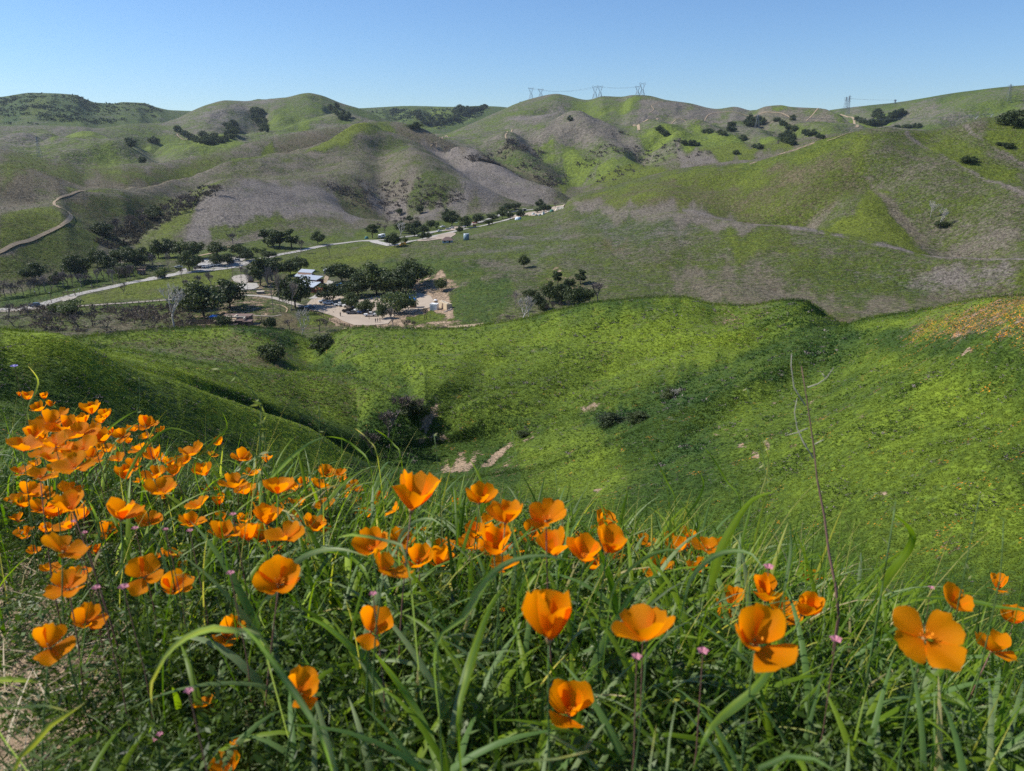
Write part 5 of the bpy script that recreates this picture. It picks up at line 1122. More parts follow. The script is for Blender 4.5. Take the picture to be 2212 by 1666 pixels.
def car(u, v, col, kind, rz, label, group, rmin=262):
    p = hit(u, v, rmin); p.z = zmax(p.x, p.y, 1.2) + .18
    key = (col, kind)
    if key in _cars: return clone(_cars[key], p, rz, label=label, group=group)
    t = empty('parked_car' if kind != 'pickup' else 'pickup_truck', p, rz); tag(t, label, 'car' if kind != 'pickup' else 'truck', group)
    m = paintm(col); b = MB().prism(BODY[kind], -.9, .9)
    cabin = CAB[kind]; top = [cabin[1], cabin[2], (cabin[2][0], cabin[2][1] - .1), (cabin[1][0], cabin[1][1] - .1)]
    b.prism([(cabin[1][0] - .02, cabin[1][1] - .09), (cabin[1][0], cabin[1][1] + .02), (cabin[2][0], cabin[2][1] + .02), (cabin[2][0] + .04, cabin[2][1] - .09)], -.72, .72)
    for x in (cabin[1][0] + .9, cabin[2][0] - .12): b.box(x - .05, x + .05, -.83, .83, cabin[0][1], cabin[1][1])
    if kind == 'pickup': b.box(1.15, 2.68, -.9, -.84, 1.1, 1.18).box(1.15, 2.68, .84, .9, 1.1, 1.18)
    b.obj('body', m, t)
    MB().prism([(cabin[0][0] + .03, cabin[0][1] - .02), (cabin[1][0], cabin[1][1] - .07), (cabin[2][0], cabin[2][1] - .07), (cabin[3][0] - .03, cabin[3][1] - .02)], -.78, .78).obj('windows', M_GLASS, t)
    wm = None
    for x in (-1.45, 1.45):
        for y in (-.82, .82):
            if wm is None:
                wm = MB().tube([(0, -.11, 0), (0, .11, 0)], .34, 14).mesh('wheel', M_TYRE)
            link('wheel', wm, t, (x, y, .34))
    hm_ = MB().box(-.03, .03, -.18, .18, -.08, .08).mesh('headlight', M_LAMP)
    for y in (-.62, .62): link('headlight', hm_, t, (BODY[kind][0][0] - .01, y, .78))
    _cars[key] = t; return t
UC = 'cars in the upper car park'; LC = 'cars in the gravel lot'
for a in [(386,580,'silver','sedan',.3,'silver car parked alone beside the road before the upper lot'),(433,567,'black','suv',.35,'black suv at the back edge of the upper lot'),(427,582,'black','suv',.5,'black car beside the first white car of the row'),
    (436,580,'white','suv',.6,'first white car of the row next to the black car'),(445,579,'white','sedan',.6,'second white car in the upper lot row'),(453,577.5,'white','sedan',.6,'third white car in the upper lot row'),
    (460,576,'white','suv',.6,'white suv just before the oak in the row'),(469,575.5,'white','suv',.6,'last white car, standing under the oak in the row'),(498,569,'blue','sedan',.4,'blue car beside the painted bay of the upper lot'),
    (511,565.5,'silver','suv',.4,'silver car nearest the far end of the upper lot'),(518,559,'black','suv',.2,'dark car half under the oak at the lot end')]: car(*a, UC)
for a in [(700,655,'silver','suv',.35,'silver-blue suv, first under the oak by the red shed'),(709,658,'white','suv',.35,'white suv under the oak by the red shed'),(733,661,'white','sedan',.45,'white car starting the row behind the gravel lot'),
    (742,662,'silver','suv',.45,'silver car in the middle of the row behind the gravel lot'),(752,664,'white','suv',.4,'white suv ending the row behind the gravel lot'),(770,668,'black','sedan',.3,'dark car behind the small oak'),
    (751,675,'black','suv',.05,'black suv in front of the row'),(760.5,679,'grey','sedan',.05,'small grey car in front of the black suv'),(775,673,'white','suv',.9,'white car beside the oak in the gravel lot'),
    (784,678,'blue','suv',.2,'blue car in the shade of the oak in the gravel lot'),(800,684,'white','pickup',.08,'white pickup nearest the signpost in the gravel lot'),(794,680,'black','suv',.1,'dark suv right behind the white pickup'),
    (669,667,'blue-grey','sedan',.4,'dark car alone in the barn oak shadow')]: car(*a, LC)
car(75,663,'blue-grey','suv',.05,'blue-grey suv driving on the road at the rail fence',None)
car(956,492,'white','pickup',.9,'upper white pickup truck in the campground','trucks at the campground'); car(948,502,'white','pickup',1.0,'lower white pickup truck in the campground','trucks at the campground')
car(976,495,'white','suv',.3,'white car beside the grey campsite screen','trucks at the campground')
car(1026,483,'red','suv',.3,'bright red truck on the camp road',None)
M_RV = mat('camper_shell', (.75,.75,.73), .5)
p = hit(825,516,262); t = empty('camper_van', p + Vector((0,0,.1)), 1.2); tag(t, 'white camper van with dark lower body at the turning circle', 'camper')
MB().prism([(-3.3,.5),(-3.3,3.0),(-2.6,3.4),(3.2,3.4),(3.3,3.0),(3.3,.5)], -1.2, 1.2).obj('body', M_RV, t); MB().box(-3.32,3.32,-1.22,1.22,.45,1.3).obj('skirt', paintm('black'), t)
MB().box(-3.36,-3.3,-1.0,1.0,1.7,2.6).obj('windscreen', M_GLASS, t); MB().box(-1.5,1.5,-1.23,-1.2,1.9,2.6).obj('window', M_GLASS, t)
for x in (-2.2, 2.2):
    for y in (-1.1, 1.1): MB().tube([(x, y - .15, .42), (x, y + .15, .42)], .42, 12).obj('wheel', M_TYRE, t)

# ------------------------------------------------------------------ buildings
M_METAL = mat('pale_metal_roof', (.46,.50,.55), .45, .3, .5, var=.08, vscale=.8); M_REDW = mat('red_brown_boards', (.16,.055,.04), .8, var=.2, vscale=1.5)
M_BRNW = mat('brown_plaster', (.20,.125,.095), .85, var=.15, vscale=1); M_BRNR = mat('brown_roof', (.17,.115,.095), .9, var=.2, vscale=.8); M_TANR = mat('tan_flat_roof', (.42,.32,.22), .9, var=.1, vscale=.8)
M_WOOD = mat('weathered_wood', (.20,.135,.09), .9, var=.3, vscale=3); M_TRIM = mat('cream_trim', (.62,.54,.42), .7); M_WHITE = mat('white_metal', (.80,.80,.78), .5); M_TANB = mat('tan_container_paint', (.50,.40,.27), .8, var=.1, vscale=.7)
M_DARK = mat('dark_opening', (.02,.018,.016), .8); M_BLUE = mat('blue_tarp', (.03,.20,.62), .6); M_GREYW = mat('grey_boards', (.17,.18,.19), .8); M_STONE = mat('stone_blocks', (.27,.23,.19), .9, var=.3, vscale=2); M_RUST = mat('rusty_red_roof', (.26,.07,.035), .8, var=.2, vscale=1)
M_TANK = mat('blue_grey_tank', (.20,.29,.33), .6, var=.2, vscale=1.2); M_SAGE = mat('pale_sage', (.36,.40,.40), .8)
def site(name, u, v, rz, label, cat, group=None, rmin=262, s=1.0):
    p = hit(u, v, rmin); p.z = ground_z(p.x, p.y); t = empty(name, p, rz, s); tag(t, label, cat, group); return t
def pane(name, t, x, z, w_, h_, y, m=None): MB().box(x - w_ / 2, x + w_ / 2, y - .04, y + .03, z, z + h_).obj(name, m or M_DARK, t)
# metal-roofed barn
t = site('barn', 671, 628, -.48, 'red-brown barn with a bright two-level metal roof beside the tall oak', 'barn')
MB().box(-6,6,-4.5,5,-.5,3.2).prism([(-6,3.2),(-6,3.2)], 0, 0).obj('wall', M_REDW, t) if 0 else MB().box(-6,6,-4.5,5,-.5,3.2).box(-4.5,4.5,.6,5,3.2,5.4).obj('wall', M_REDW, t)
b = MB(); b.add([(-6.6,-5.2,2.9),(6.6,-5.2,2.9),(6.6,.7,4.6),(-6.6,.7,4.6),(-6.6,-5.2,3.1),(6.6,-5.2,3.1),(6.6,.7,4.8),(-6.6,.7,4.8)], [(3,2,1,0),(4,5,6,7),(0,1,5,4),(1,2,6,5),(2,3,7,6),(3,0,4,7)]); b.obj('roof', M_METAL, t)
b = MB(); b.add([(-6.9,.3,5.4),(4,.3,5.4),(4,5.6,6.6),(-6.9,5.6,6.6),(-6.9,.3,5.6),(4,.3,5.6),(4,5.6,6.8),(-6.9,5.6,6.8)], [(3,2,1,0),(4,5,6,7),(0,1,5,4),(1,2,6,5),(2,3,7,6),(3,0,4,7)]); b.obj('roof', M_METAL, t)
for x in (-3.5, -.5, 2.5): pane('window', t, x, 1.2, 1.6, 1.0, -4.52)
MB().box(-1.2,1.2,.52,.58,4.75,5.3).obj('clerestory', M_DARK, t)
t = site('small_barn', 661, 606, -.35, 'smaller brown building with skylights on its metal roof behind the barn', 'building')
MB().box(-4,4,-3.2,3.2,-.5,2.8).add([(-4,-3.2,2.8),(-4,3.2,2.8),(-4,.5,4.6),(4,-3.2,2.8),(4,3.2,2.8),(4,.5,4.6)], [(0,1,2),(5,4,3),(0,2,5,3),(1,4,5,2)]).obj('wall', M_BRNW, t)
b = MB(); b.add([(-4.6,-4.2,2.5),(4.6,-4.2,2.5),(4.6,-.4,3.8),(-4.6,-.4,3.8),(-4.6,-4.2,2.65),(4.6,-4.2,2.65),(4.6,-.4,3.95),(-4.6,-.4,3.95)], [(3,2,1,0),(4,5,6,7),(0,1,5,4),(1,2,6,5),(2,3,7,6),(3,0,4,7)]); b.obj('roof', M_METAL, t)
b = MB(); b.add([(-4.6,-.3,4.2),(4.2,-.3,4.2),(4.2,3.2,5.4),(-4.6,3.2,5.4),(-4.6,-.3,4.35),(4.2,-.3,4.35),(4.2,3.2,5.55),(-4.6,3.2,5.55)], [(3,2,1,0),(4,5,6,7),(0,1,5,4),(1,2,6,5),(2,3,7,6),(3,0,4,7)]); rf = b.obj('roof', M_METAL, t)
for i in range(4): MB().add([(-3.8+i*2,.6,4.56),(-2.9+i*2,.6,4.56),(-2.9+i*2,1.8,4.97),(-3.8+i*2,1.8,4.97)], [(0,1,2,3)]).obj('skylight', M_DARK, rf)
pane('door', t, -2.2, 0, 1.1, 2.1, -3.22, M_RUST); pane('window', t, 1.5, 1.0, 1.2, 1, -3.22)
t = site('grey_shed', 707.5, 592, -.3, 'little grey shed with pale gabled roof on the meadow', 'shed')
MB().box(-1.5,1.5,-1.4,1.4,-.3,2.1).obj('wall', M_GREYW, t); MB().add([(-1.8,-1.7,2.0),(1.8,-1.7,2.0),(1.8,0,3.0),(-1.8,0,3.0),(1.8,1.7,2.0),(-1.8,1.7,2.0)], [(0,1,2,3),(3,2,4,5),(0,3,5),(1,4,2)]).obj('roof', M_METAL, t)
t = site('red_shed', 692, 637, -.2, 'small red shed with rust-red roof beside the oak', 'shed')
MB().box(-1.8,1.8,-1.6,1.6,-.3,2.9).obj('wall', M_REDW, t); MB().add([(-2.1,-2,2.9),(2.1,-2,2.9),(2.1,0,4.0),(-2.1,0,4.0),(2.1,2,2.9),(-2.1,2,2.9)], [(0,1,2,3),(3,2,4,5),(0,3,5),(1,4,2)]).obj('roof', M_RUST, t)
t = site('ranch_house', 512, 705, .04, 'low flat-roofed brown ranch house with cream roof pipes', 'house')
MB().box(-7.5,-.2,-3,3,-.6,2.6).box(-6.2,4.4,2.5,7.5,-.6,3.2).obj('wall', M_BRNW, t)
MB().box(-8,0,-3.4,3.2,2.6,2.85).obj('roof', M_TANR, t); MB().box(-6.6,4.8,3.2,7.9,3.2,3.5).obj('roof', M_BRNR, t)
MB().box(.3,3.3,-1.6,1.5,-.6,2.5).box(3.4,6.4,-2.6,.6,-.6,2.3).box(-2.4,1.4,-6,-3.8,-.6,1.7).obj('wing', M_BRNW, t)
MB().box(.1,3.5,-1.9,1.7,2.5,2.75).box(3.2,6.6,-2.9,.8,2.3,2.55).box(-2.7,1.7,-6.3,-3.6,1.7,1.95).obj('roof', M_BRNR, t)
MB().box(-4.5,3.6,.4,.9,3.5,3.9).box(-4.5,-3.9,.9,3,3.5,3.9).box(-1.2,-.7,.9,4.5,3.55,3.95).box(3.1,3.6,-1.5,.4,3.2,3.6).obj('roof_duct', M_TRIM, t)
for x in (-6, -3.5, -1.5): pane('window', t, x, .8, 1.1, 1.2, -3.02)
pane('window', t, 1.8, .8, 1, 1, -1.62); pane('door', t, 4.6, 0, 1, 2, -2.62)
t = site('board_fence', 441, 700, .02, 'brown board fence around the yard of the ranch house', 'fence')
fx = MB().box(-.09,.09,-.03,.03,-.3,1.9).mesh('board', M_WOOD)
for i in range(64): link('board', fx, t, (-7.2 + i * .225, 0, RS.uniform(-.04, .04)))
MB().box(-7.3,7.2,.04,.1,.4,.5).box(-7.3,7.2,.04,.1,1.4,1.5).obj('rail', M_WOOD, t)
t = site('yard_canopy', 463, 694, .1, 'blue shade canopy in the ranch house yard', 'canopy')
MB().add([(-1.6,-1.6,2.1),(1.6,-1.6,2.1),(1.6,1.6,2.1),(-1.6,1.6,2.1),(0,0,2.8)], [(0,1,4),(1,2,4),(2,3,4),(3,0,4)]).obj('cover', M_BLUE, t)
for x in (-1.5, 1.5):
    for y in (-1.5, 1.5): MB().tube([(x,y,0),(x,y,2.1)], .05, 5).obj('pole', M_WHITE, t)
t = site('picnic_table', 580, 701, .2, 'pale picnic table beside the ranch house', 'table')
MB().box(-1,1,-.4,.4,.7,.78).obj('top', M_TRIM, t); MB().box(-1,1,-.85,-.55,.42,.48).obj('bench', M_TRIM, t); MB().box(-1,1,.55,.85,.42,.48).obj('bench', M_TRIM, t)
t = site('kiosk', 542, 610, -.1, 'tall open kiosk with dark roof and pale screen on the plaza', 'kiosk')
MB().box(-1.6,1.6,-.9,.9,3.9,4.1).obj('roof', M_DARK, t); MB().box(-1.15,1.15,.1,.25,.9,3.7).obj('screen', M_GREYB, t); MB().box(-1.3,1.3,0,.4,0,.9).obj('base', M_REDW, t)
for x in (-1.4, 1.4): MB().box(x-.14,x+.14,-.1,.2,-.2,3.9).obj('post', M_WOOD, t)
for i, (u, v, l) in enumerate([(306,592,'brown restroom hut with white door trim nearest the creek'),(349,600,'brown restroom hut with white trim beside the thin-leaved tree')]):
    t = site('restroom_hut', u, v, .15, l, 'hut', 'roadside restroom huts')
    MB().box(-1.9,1.9,-1.3,1.3,-.3,2.3).obj('wall', M_BRNW, t); MB().box(-2.2,2.2,-1.7,1.6,2.3,2.5).obj('roof', M_BRNR, t)
    for x in (-.9, .9): f = MB().box(x-.45,x+.45,-1.38,-1.3,.2,2.0).obj('door_trim', M_WHITE, t); MB().box(x-.28,x+.28,-1.42,-1.37,.35,1.8).obj('door', M_DARK, f)
t = site('tarp_shed', 893, 665, -.1, 'narrow brown shed topped by a bright blue tarp', 'shed')
MB().box(-1.2,1.2,-1.2,1.2,-.2,3.6).obj('wall', M_BRNW, t); MB().add([(-1.7,-1.5,4.3),(1.5,-1.6,3.7),(1.5,1.5,3.9),(-1.7,1.5,4.6),(-1.7,-1.5,3.5),(1.5,-1.6,3.2)], [(0,1,2,3),(4,5,1,0)]).obj('tarp', M_BLUE, t)
t = site('storage_container', 938.5, 669, -.25, 'white storage container beside the tan containers', 'container')
MB().box(-1.6,1.6,-1.5,1.5,-.1,2.7).obj('body', M_WHITE, t); pane('door', t, -.7, .2, .9, 2.0, -1.52, M_METAL); MB().box(-1.2,-.7,-1,-.6,2.7,2.78).box(.4,.9,.3,.7,2.7,2.78).obj('roof_vent', M_GREYW, t)
t = site('storage_container', 962, 666, -1.05, 'long tan container with crates on its roof', 'container')
MB().box(-4.2,4.2,-1.3,1.3,-.1,2.6).obj('body', M_TANB, t)
for x in (-3, -1.6, .2, 1.8, 3): MB().box(x-.4,x+.4,-.6,.3,2.6,2.85).obj('roof_crate', M_TRIM, t)
pane('door', t, 0, .1, 1.2, 2.2, -1.32, M_BRNW)
t = site('water_drum', 941, 658, 0, 'small tan round tank with white lid behind the white container', 'tank')
MB().tube([(0,0,-.1),(0,0,2.0)], 1.0, 18).obj('drum', M_TANB, t); MB().tube([(0,0,2.0),(0,0,2.35)], [.95,.4], 18).obj('lid', M_WHITE, t)
for i, (u, v, s) in enumerate([(965,673,.8),(971,671,.9),(975,669,.7),(961,674,.6)]):
    p = hit(u, v, 262); bm = bmesh.new(); bmesh.ops.create_icosphere(bm, subdivisions=2, radius=s)
    for vv in bm.verts: vv.co *= RS.uniform(.75, 1.15); vv.co.z *= .7
    me = bpy.data.meshes.new('boulder'); bm.to_mesh(me); bm.free(); me.materials.append(M_STONE); o = link('boulder', me, loc=p); tag(o, 'pale boulder in the pile at the end of the tan container', 'boulder', 'boulders by the tan container')
t = site('blue_trailer', 737, 620, .3, 'trailer under a blue tarp in front of the upper oak', 'trailer')
MB().prism([(-2.2,.6),(-2.0,1.6),(.5,2.0),(2.2,1.7),(2.3,.6)], -.9, .9).obj('tarp', M_BLUE, t); MB().box(-2.6,2.3,-.8,.8,.4,.6).obj('frame', M_DARK, t)
for y in (-.85, .85): MB().tube([(0,y-.1,.35),(0,y+.1,.35)], .35, 12).obj('wheel', M_TYRE, t)
t = site('windmill', 919, 690, 0, 'small old windmill on a lattice post beside the clearing', 'windmill', s=1.15)
b = MB()
for x, y in ((-.5,-.5),(.5,-.5),(.5,.5),(-.5,.5)): b.tube([(x,y,-.1),(x*.15,y*.15,3.2)], .05, 4)
for z in (.8, 1.8): b.box(-.5+z*.12,.5-z*.12,-.03,.03,z,z+.06)
b.obj('tower', M_DARK, t); hub = MB().tube([(0,-.3,3.3),(0,.1,3.3)], .09, 8).obj('hub', M_DARK, t)
bl = MB().add([(-.05,0,.18),(.05,0,.18),(.17,.08,1.0),(-.17,-.02,1.0)], [(0,1,2,3)]).mesh('blade', M_WOOD)
for i in range(12): o = link('blade', bl, hub); o.location = (0,-.25,3.3); o.rotation_euler = (0, i * math.pi / 6, 0)
MB().add([(0,.1,3.2),(0,.1,3.4),(.0,1.3,3.7),(0,1.3,2.9)], [(0,1,2,3)]).obj('tail', M_WOOD, t)
t = site('water_tank', 1007.5, 519, 0, 'blue-grey cylindrical water tank on the green slope', 'tank')
MB().tube([(0,0,-.3),(0,0,4.0)], 1.85, 28).obj('shell', M_TANK, t, True); MB().tube([(0,0,4.0),(0,0,4.12)], [1.9,1.8], 28).obj('lid', M_METAL, t); MB().box(1.2,1.6,-1.7,-1.55,0,4).obj('ladder', M_GREYW, t)
t = site('hut', 967, 524, .1, 'low hut with rusty brown peaked roof above the green slope', 'hut')
MB().box(-3.4,3.4,-2,2,-.8,1.7).obj('wall', M_SAGE, t); MB().add([(-4,-2.5,1.6),(4,-2.5,1.6),(1.2,.5,3.6),(-1.2,.5,3.6),(4,2.5,1.6),(-4,2.5,1.6)], [(0,1,2,3),(1,4,2),(3,2,4,5),(0,3,5)]).obj('roof', M_BRNR, t)
pane('window', t, -1.8, .5, 1, .8, -2.02); pane('door', t, 1.2, -.2, 1, 1.7, -2.02)
t = site('camp_restroom', 1133, 456, 0, 'small pale restroom box with dark door at the campground', 'hut')
MB().box(-2,2,-1.4,1.4,-.2,2.8).obj('wall', M_TRIM, t); pane('door', t, .3, 0, 2.2, 2.1, -1.42, M_DARK)
t = site('camp_kiosk', 1025, 490, .2, 'dark red roofed kiosk below the red truck', 'kiosk')
MB().box(-1.6,1.6,-.8,.8,2.1,2.4).obj('roof', M_RUST, t); MB().box(-1.4,1.4,-.3,.3,.2,1.5).obj('panel', M_REDW, t)
for x in (-1.35, 1.35): MB().box(x-.1,x+.1,-.1,.1,-.2,2.1).obj('post', M_WOOD, t)
t = site('camp_screen', 968, 497, .2, 'grey mesh screen beside the campground pad', 'screen'); MB().box(-2,2,-.05,.05,0,1.8).obj('mesh', M_SAGE, t)
for x in (-2, 0, 2): MB().box(x-.06,x+.06,-.1,.1,-.1,1.9).obj('post', M_GREYW, t)
t = site('water_trough', 954, 712, 0, 'low dark water trough of weathered boards beside the lower trail', 'trough'); MB().box(-2.6,2.6,-.7,-.55,-.2,1.0).box(-2.6,2.6,.55,.7,-.2,1.0).box(-2.6,-2.45,-.55,.55,-.2,1.0).box(2.45,2.6,-.55,.55,-.2,1.0).obj('wall', M_WOOD, t); MB().box(-2.45,2.45,-.55,.55,.5,.6).obj('filling', M_DARK, t)
t = site('stone_planter', 563, 634, .1, 'square stone planter in the garden by the lane', 'planter'); MB().box(-1.7,1.7,-1,1,-.2,1.0).obj('block', M_STONE, t); MB().box(-1.8,1.8,-1.1,1.1,1.0,1.15).obj('coping', M_TRIM, t)
t = site('stone_wall', 547, 627, .12, 'low curved stone wall below the plaza', 'wall')
for i in range(9): MB().box(-4.5+i,-3.55+i,-.3,.3,-.2,.55+RS.uniform(-.06,.06)).obj('stone', M_STONE, t)
t = site('picnic_table', 985, 483, .4, 'pale covered picnic table under the largest campground oak', 'table'); MB().box(-1.3,1.3,-.6,.6,.8,.9).obj('top', M_METAL, t); MB().box(-1.2,1.2,-1,-.7,.4,.5).obj('bench', M_METAL, t)
# tents
def tent(u, v, col, w_, h_, label, kind='dome', group='tents at the campground'):
    t = site('tent', u, v, RS.uniform(-.4, .4), label, 'tent', group); m = mat('tent_fabric', col, .7)
    if kind == 'dome':
        V = []; F = []; n = 10; k = 4
        for j in range(k + 1):
            a = j / k * math.pi / 2
            for i in range(n): q = i / n * 6.283; V.append((math.cos(q) * math.cos(a) ** .8 * w_, math.sin(q) * math.cos(a) ** .8 * w_ * .8, math.sin(a) * h_))
        for j in range(k):
            for i in range(n): F.append((j*n+i, j*n+(i+1)%n, (j+1)*n+(i+1)%n, (j+1)*n+i))
        MB().add(V, F).obj('canopy', m, t)
    else:
        MB().add([(-w_,-w_*.7,0),(w_,-w_*.7,0),(w_,w_*.7,0),(-w_,w_*.7,0),(-w_*.5,0,h_),(w_*.5,0,h_)], [(0,1,5,4),(1,2,5),(2,3,4,5),(3,0,4)]).obj('canopy', m, t)
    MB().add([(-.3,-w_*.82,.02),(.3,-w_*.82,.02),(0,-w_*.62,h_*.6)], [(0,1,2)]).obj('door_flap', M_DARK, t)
tent(792,516,(.06,.22,.23),1.6,1.9,'teal dome tent beside the road before the camper'); tent(871,530,(.75,.33,.03),2.2,1.9,'bright orange-yellow tent beside the turning circle','ridge')
tent(1118,475,(.62,.70,.78),2.6,2.4,'large white and blue tent below the camp road'); tent(1123,474,(.05,.25,.35),1.4,1.8,'dark teal tent joined to the white and blue one')
tent(1152,465,(.45,.50,.48),1.8,2.3,'pale grey-green tent, first of the tent row'); tent(1158,466,(.30,.36,.36),1.3,1.6,'darker grey tent, second of the tent row'); tent(1166,466,(.20,.25,.26),1.5,1.5,'low slate tent in the middle of the tent row')
tent(1174,464,(.75,.74,.68),1.5,2.6,'white peaked tent of the tent row','ridge'); tent(1192,458,(.08,.22,.16),2.2,2.4,'dark green tent near the end of the tent row'); tent(1184,459,(.6,.6,.55),1.3,1.5,'small cream tent beside the dark green one')
tent(1206,454,(.62,.55,.42),2.4,2.2,'tan tent before the last one of the campground','ridge'); tent(1213,452,(.66,.60,.48),2.4,2.4,'last tan tent at the end of the campground','ridge')

# people and cyclist: one skinned body each
M_SKIN = mat('skin', (.45,.28,.20), .6)
def person(u, v, shirt, label, bike=False, pose=0):
    p = hit(u, v, 262); p.z = zmax(p.x, p.y, .5) + .17
    t = empty('cyclist' if bike else 'person', p, RS.uniform(-.6, .6)); tag(t, label, 'person')
    sit = .35 if bike else 0
    V = [(0,0,.95),(0,0,1.25),(0,0,1.45),(0,0,1.58),(0,0,1.70),(-.2,0,1.42),(-.26,-.08,1.12),(-.24,-.28-sit*.3,1.0),(.2,0,1.42),(.26,-.08,1.12),(.24,-.26-sit*.3,1.0),(-.1,0,.9),(-.12,-.05-sit,.5),(-.12,.05,.05),(.1,0,.9),(.12,-.1,.5),(.12,.08-.2*pose,.05),(-.12,-.12,.03),(.12,-.1,.03)]
    E = [(0,1),(1,2),(2,3),(3,4),(2,5),(5,6),(6,7),(2,8),(8,9),(9,10),(0,11),(11,12),(12,13),(0,14),(14,15),(15,16),(13,17),(16,18)]
    rad = [.15,.14,.15,.06,.11,.07,.05,.04,.07,.05,.04,.1,.07,.05,.1,.07,.05,.04,.04]
    me = bpy.data.meshes.new('body'); me.from_pydata(V, E, []); me.materials.append(mat('clothing', shirt, .8)); o = link('body', me, t)
    md = o.modifiers.new('skin', 'SKIN'); sv = me.skin_vertices[0] if me.skin_vertices else None
    if sv is None:
        bm = bmesh.new(); bm.from_mesh(me); bm.verts.layers.skin.verify(); bm.to_mesh(me); bm.free(); sv = me.skin_vertices[0]
    for i, r in enumerate(rad): sv.data[i].radius = (r, r)
    o.modifiers.new('sub', 'SUBSURF').levels = 1; o.modifiers['sub'].render_levels = 1
    bm = bmesh.new(); bmesh.ops.create_uvsphere(bm, u_segments=12, v_segments=8, radius=.115); m2 = bpy.data.meshes.new('head'); bm.to_mesh(m2); bm.free(); m2.materials.append(M_SKIN)
    h = link('head', m2, t, (0, -.02, 1.74)); h.scale = (.85, 1, 1.2)
    if bike:
        b = MB()
        for y in (-.5, .55):
            b.tube([(0, y + .34 * math.cos(a * .5236), .34 + .34 * math.sin(a * .5236)) for a in range(13)], .025, 5)
        b.tube([(0,-.5,.34),(0,-.35,.95),(0,.15,.85),(0,.05,.35),(0,-.35,.85)], .025, 5).tube([(0,.55,.34),(0,.15,.85)], .02, 5).tube([(-.25,-.38,1.0),(.25,-.38,1.0)], .02, 5)
        k = b.obj('bicycle', M_DARK, None, loc=p); k.rotation_euler = t.rotation_euler; tag(k, 'dark bicycle under the rider in the gravel lot', 'bicycle')
person(735.6, 684, (.03,.03,.03), 'cyclist in black riding across the gravel lot', True)
person(811.5, 698, (.03,.035,.05), 'person in dark clothes, nearest the fence at the lot edge'); person(816, 697, (.10,.09,.09), 'person in grey beside the sign post at the lot edge', pose=1)
person(821, 696.5, (.42,.30,.22), 'person in tan clothes a step from the pair at the lot edge', pose=1); person(903.5, 676, (.35,.24,.16), 'person in tan standing on the dirt clearing', pose=1)
person(720.5, 614, (.05,.05,.06), 'person in dark clothes on the loop road'); person(564, 577+16, (.1,.1,.1), 'person in dark clothes beside the kiosk trees') if 0 else None
person(528, 641, (.08,.07,.07), 'person in black on the lane below the garden', pose=1)

# poles, posts and fences
def pole(u, v, h, label, cross=True, lamp=False):
    t = site('utility_pole' if cross else 'lamp_post', u, v, .3, label, 'pole'); d = Vector(t.location).length; H = h / F_PX * d
    MB().tube([(0,0,-.2),(0,0,H)], [.14,.10], 7).obj('shaft', M_WOOD, t)
    if cross: MB().box(-.9,.9,-.06,.06,H*.9,H*.9+.12).obj('crossarm', M_WOOD, t)
    else: MB().box(-.5,.1,-.12,.12,H*.93,H*.93+.14).obj('lamp_head', M_WHITE, t)
for a in [(111.5,655,21,'dark pole with a white lamp beside the road fork',False),(147,640,12,'short dark pole behind the gate frame',False),(162,638,10,'shortest dark pole behind the gate frame',False),(503,599,24,'utility pole at the painted bay end of the upper lot',True),
    (543,589,13,'short pole beside the kiosk path',False),(669,629,30,'tall utility pole in front of the barn roof',True),(797.5,690,22,'sign post pole in the gravel lot beside the white pickup',False),(344,589,13,'pole by the bare tree near the car park',False),
    (172,634,8,'small dark post beside the road',False),(492,584,9,'thin post at the car park exit',False),(199,626,9,'dark post standing on the green verge',False),(78,641,10,'thin dark post on the green verge beyond the road',False)]: pole(*a)
def rail_fence(px, label, h=1.15, step=2.4, rmin=262):
    P = resample([hit(u, v, rmin) for u, v in px], step); A = MB(); B = MB(); t = empty('rail_fence', P[0]); tag(t, label, 'fence', 'wooden rail fences')
    o = P[0]; prev = None
    for p in P:
        z = ground_z(p.x, p.y); q = Vector((p.x, p.y, z)) - o; A.box(q.x-.1,q.x+.1,q.y-.1,q.y+.1,q.z-.2,q.z+h)
        if prev is not None:
            for hh in (.45, .95): B.tube([prev + Vector((0,0,hh)), q + Vector((0,0,hh))], .07, 4)
        prev = q
    A.obj('posts', M_WOOD, t); B.obj('rails', M_WOOD, t)
rail_fence([(-20,678),(0,676),(50,674),(108,667),(120,665)], 'wooden rail fence below the road with the blue-grey car')
rail_fence([(155,666),(200,662),(250,659),(300,656),(360,651),(412,646)], 'long wooden rail fence along the pale footpath')
rail_fence([(652,664),(668,672),(690,682),(715,693),(735,701),(755,706),(785,709),(812,707)], 'wooden rail fence around the gravel lot')
t = site('gate_frame', 150, 641, .5, 'dark timber frame with a board over the pale apron by the road', 'sign frame')
for x in (-2.5, 0, 2.5): MB().box(x-.12,x+.12,-.12,.12,-.2,2.4).obj('post', M_WOOD, t)
MB().box(-2.6,2.6,-.1,.1,2.1,2.4).obj('beam', M_WOOD, t); lot('apron', [(128,648),(140,642),(160,640),(168,642),(155,648),(138,652)], M_PALE, .2)

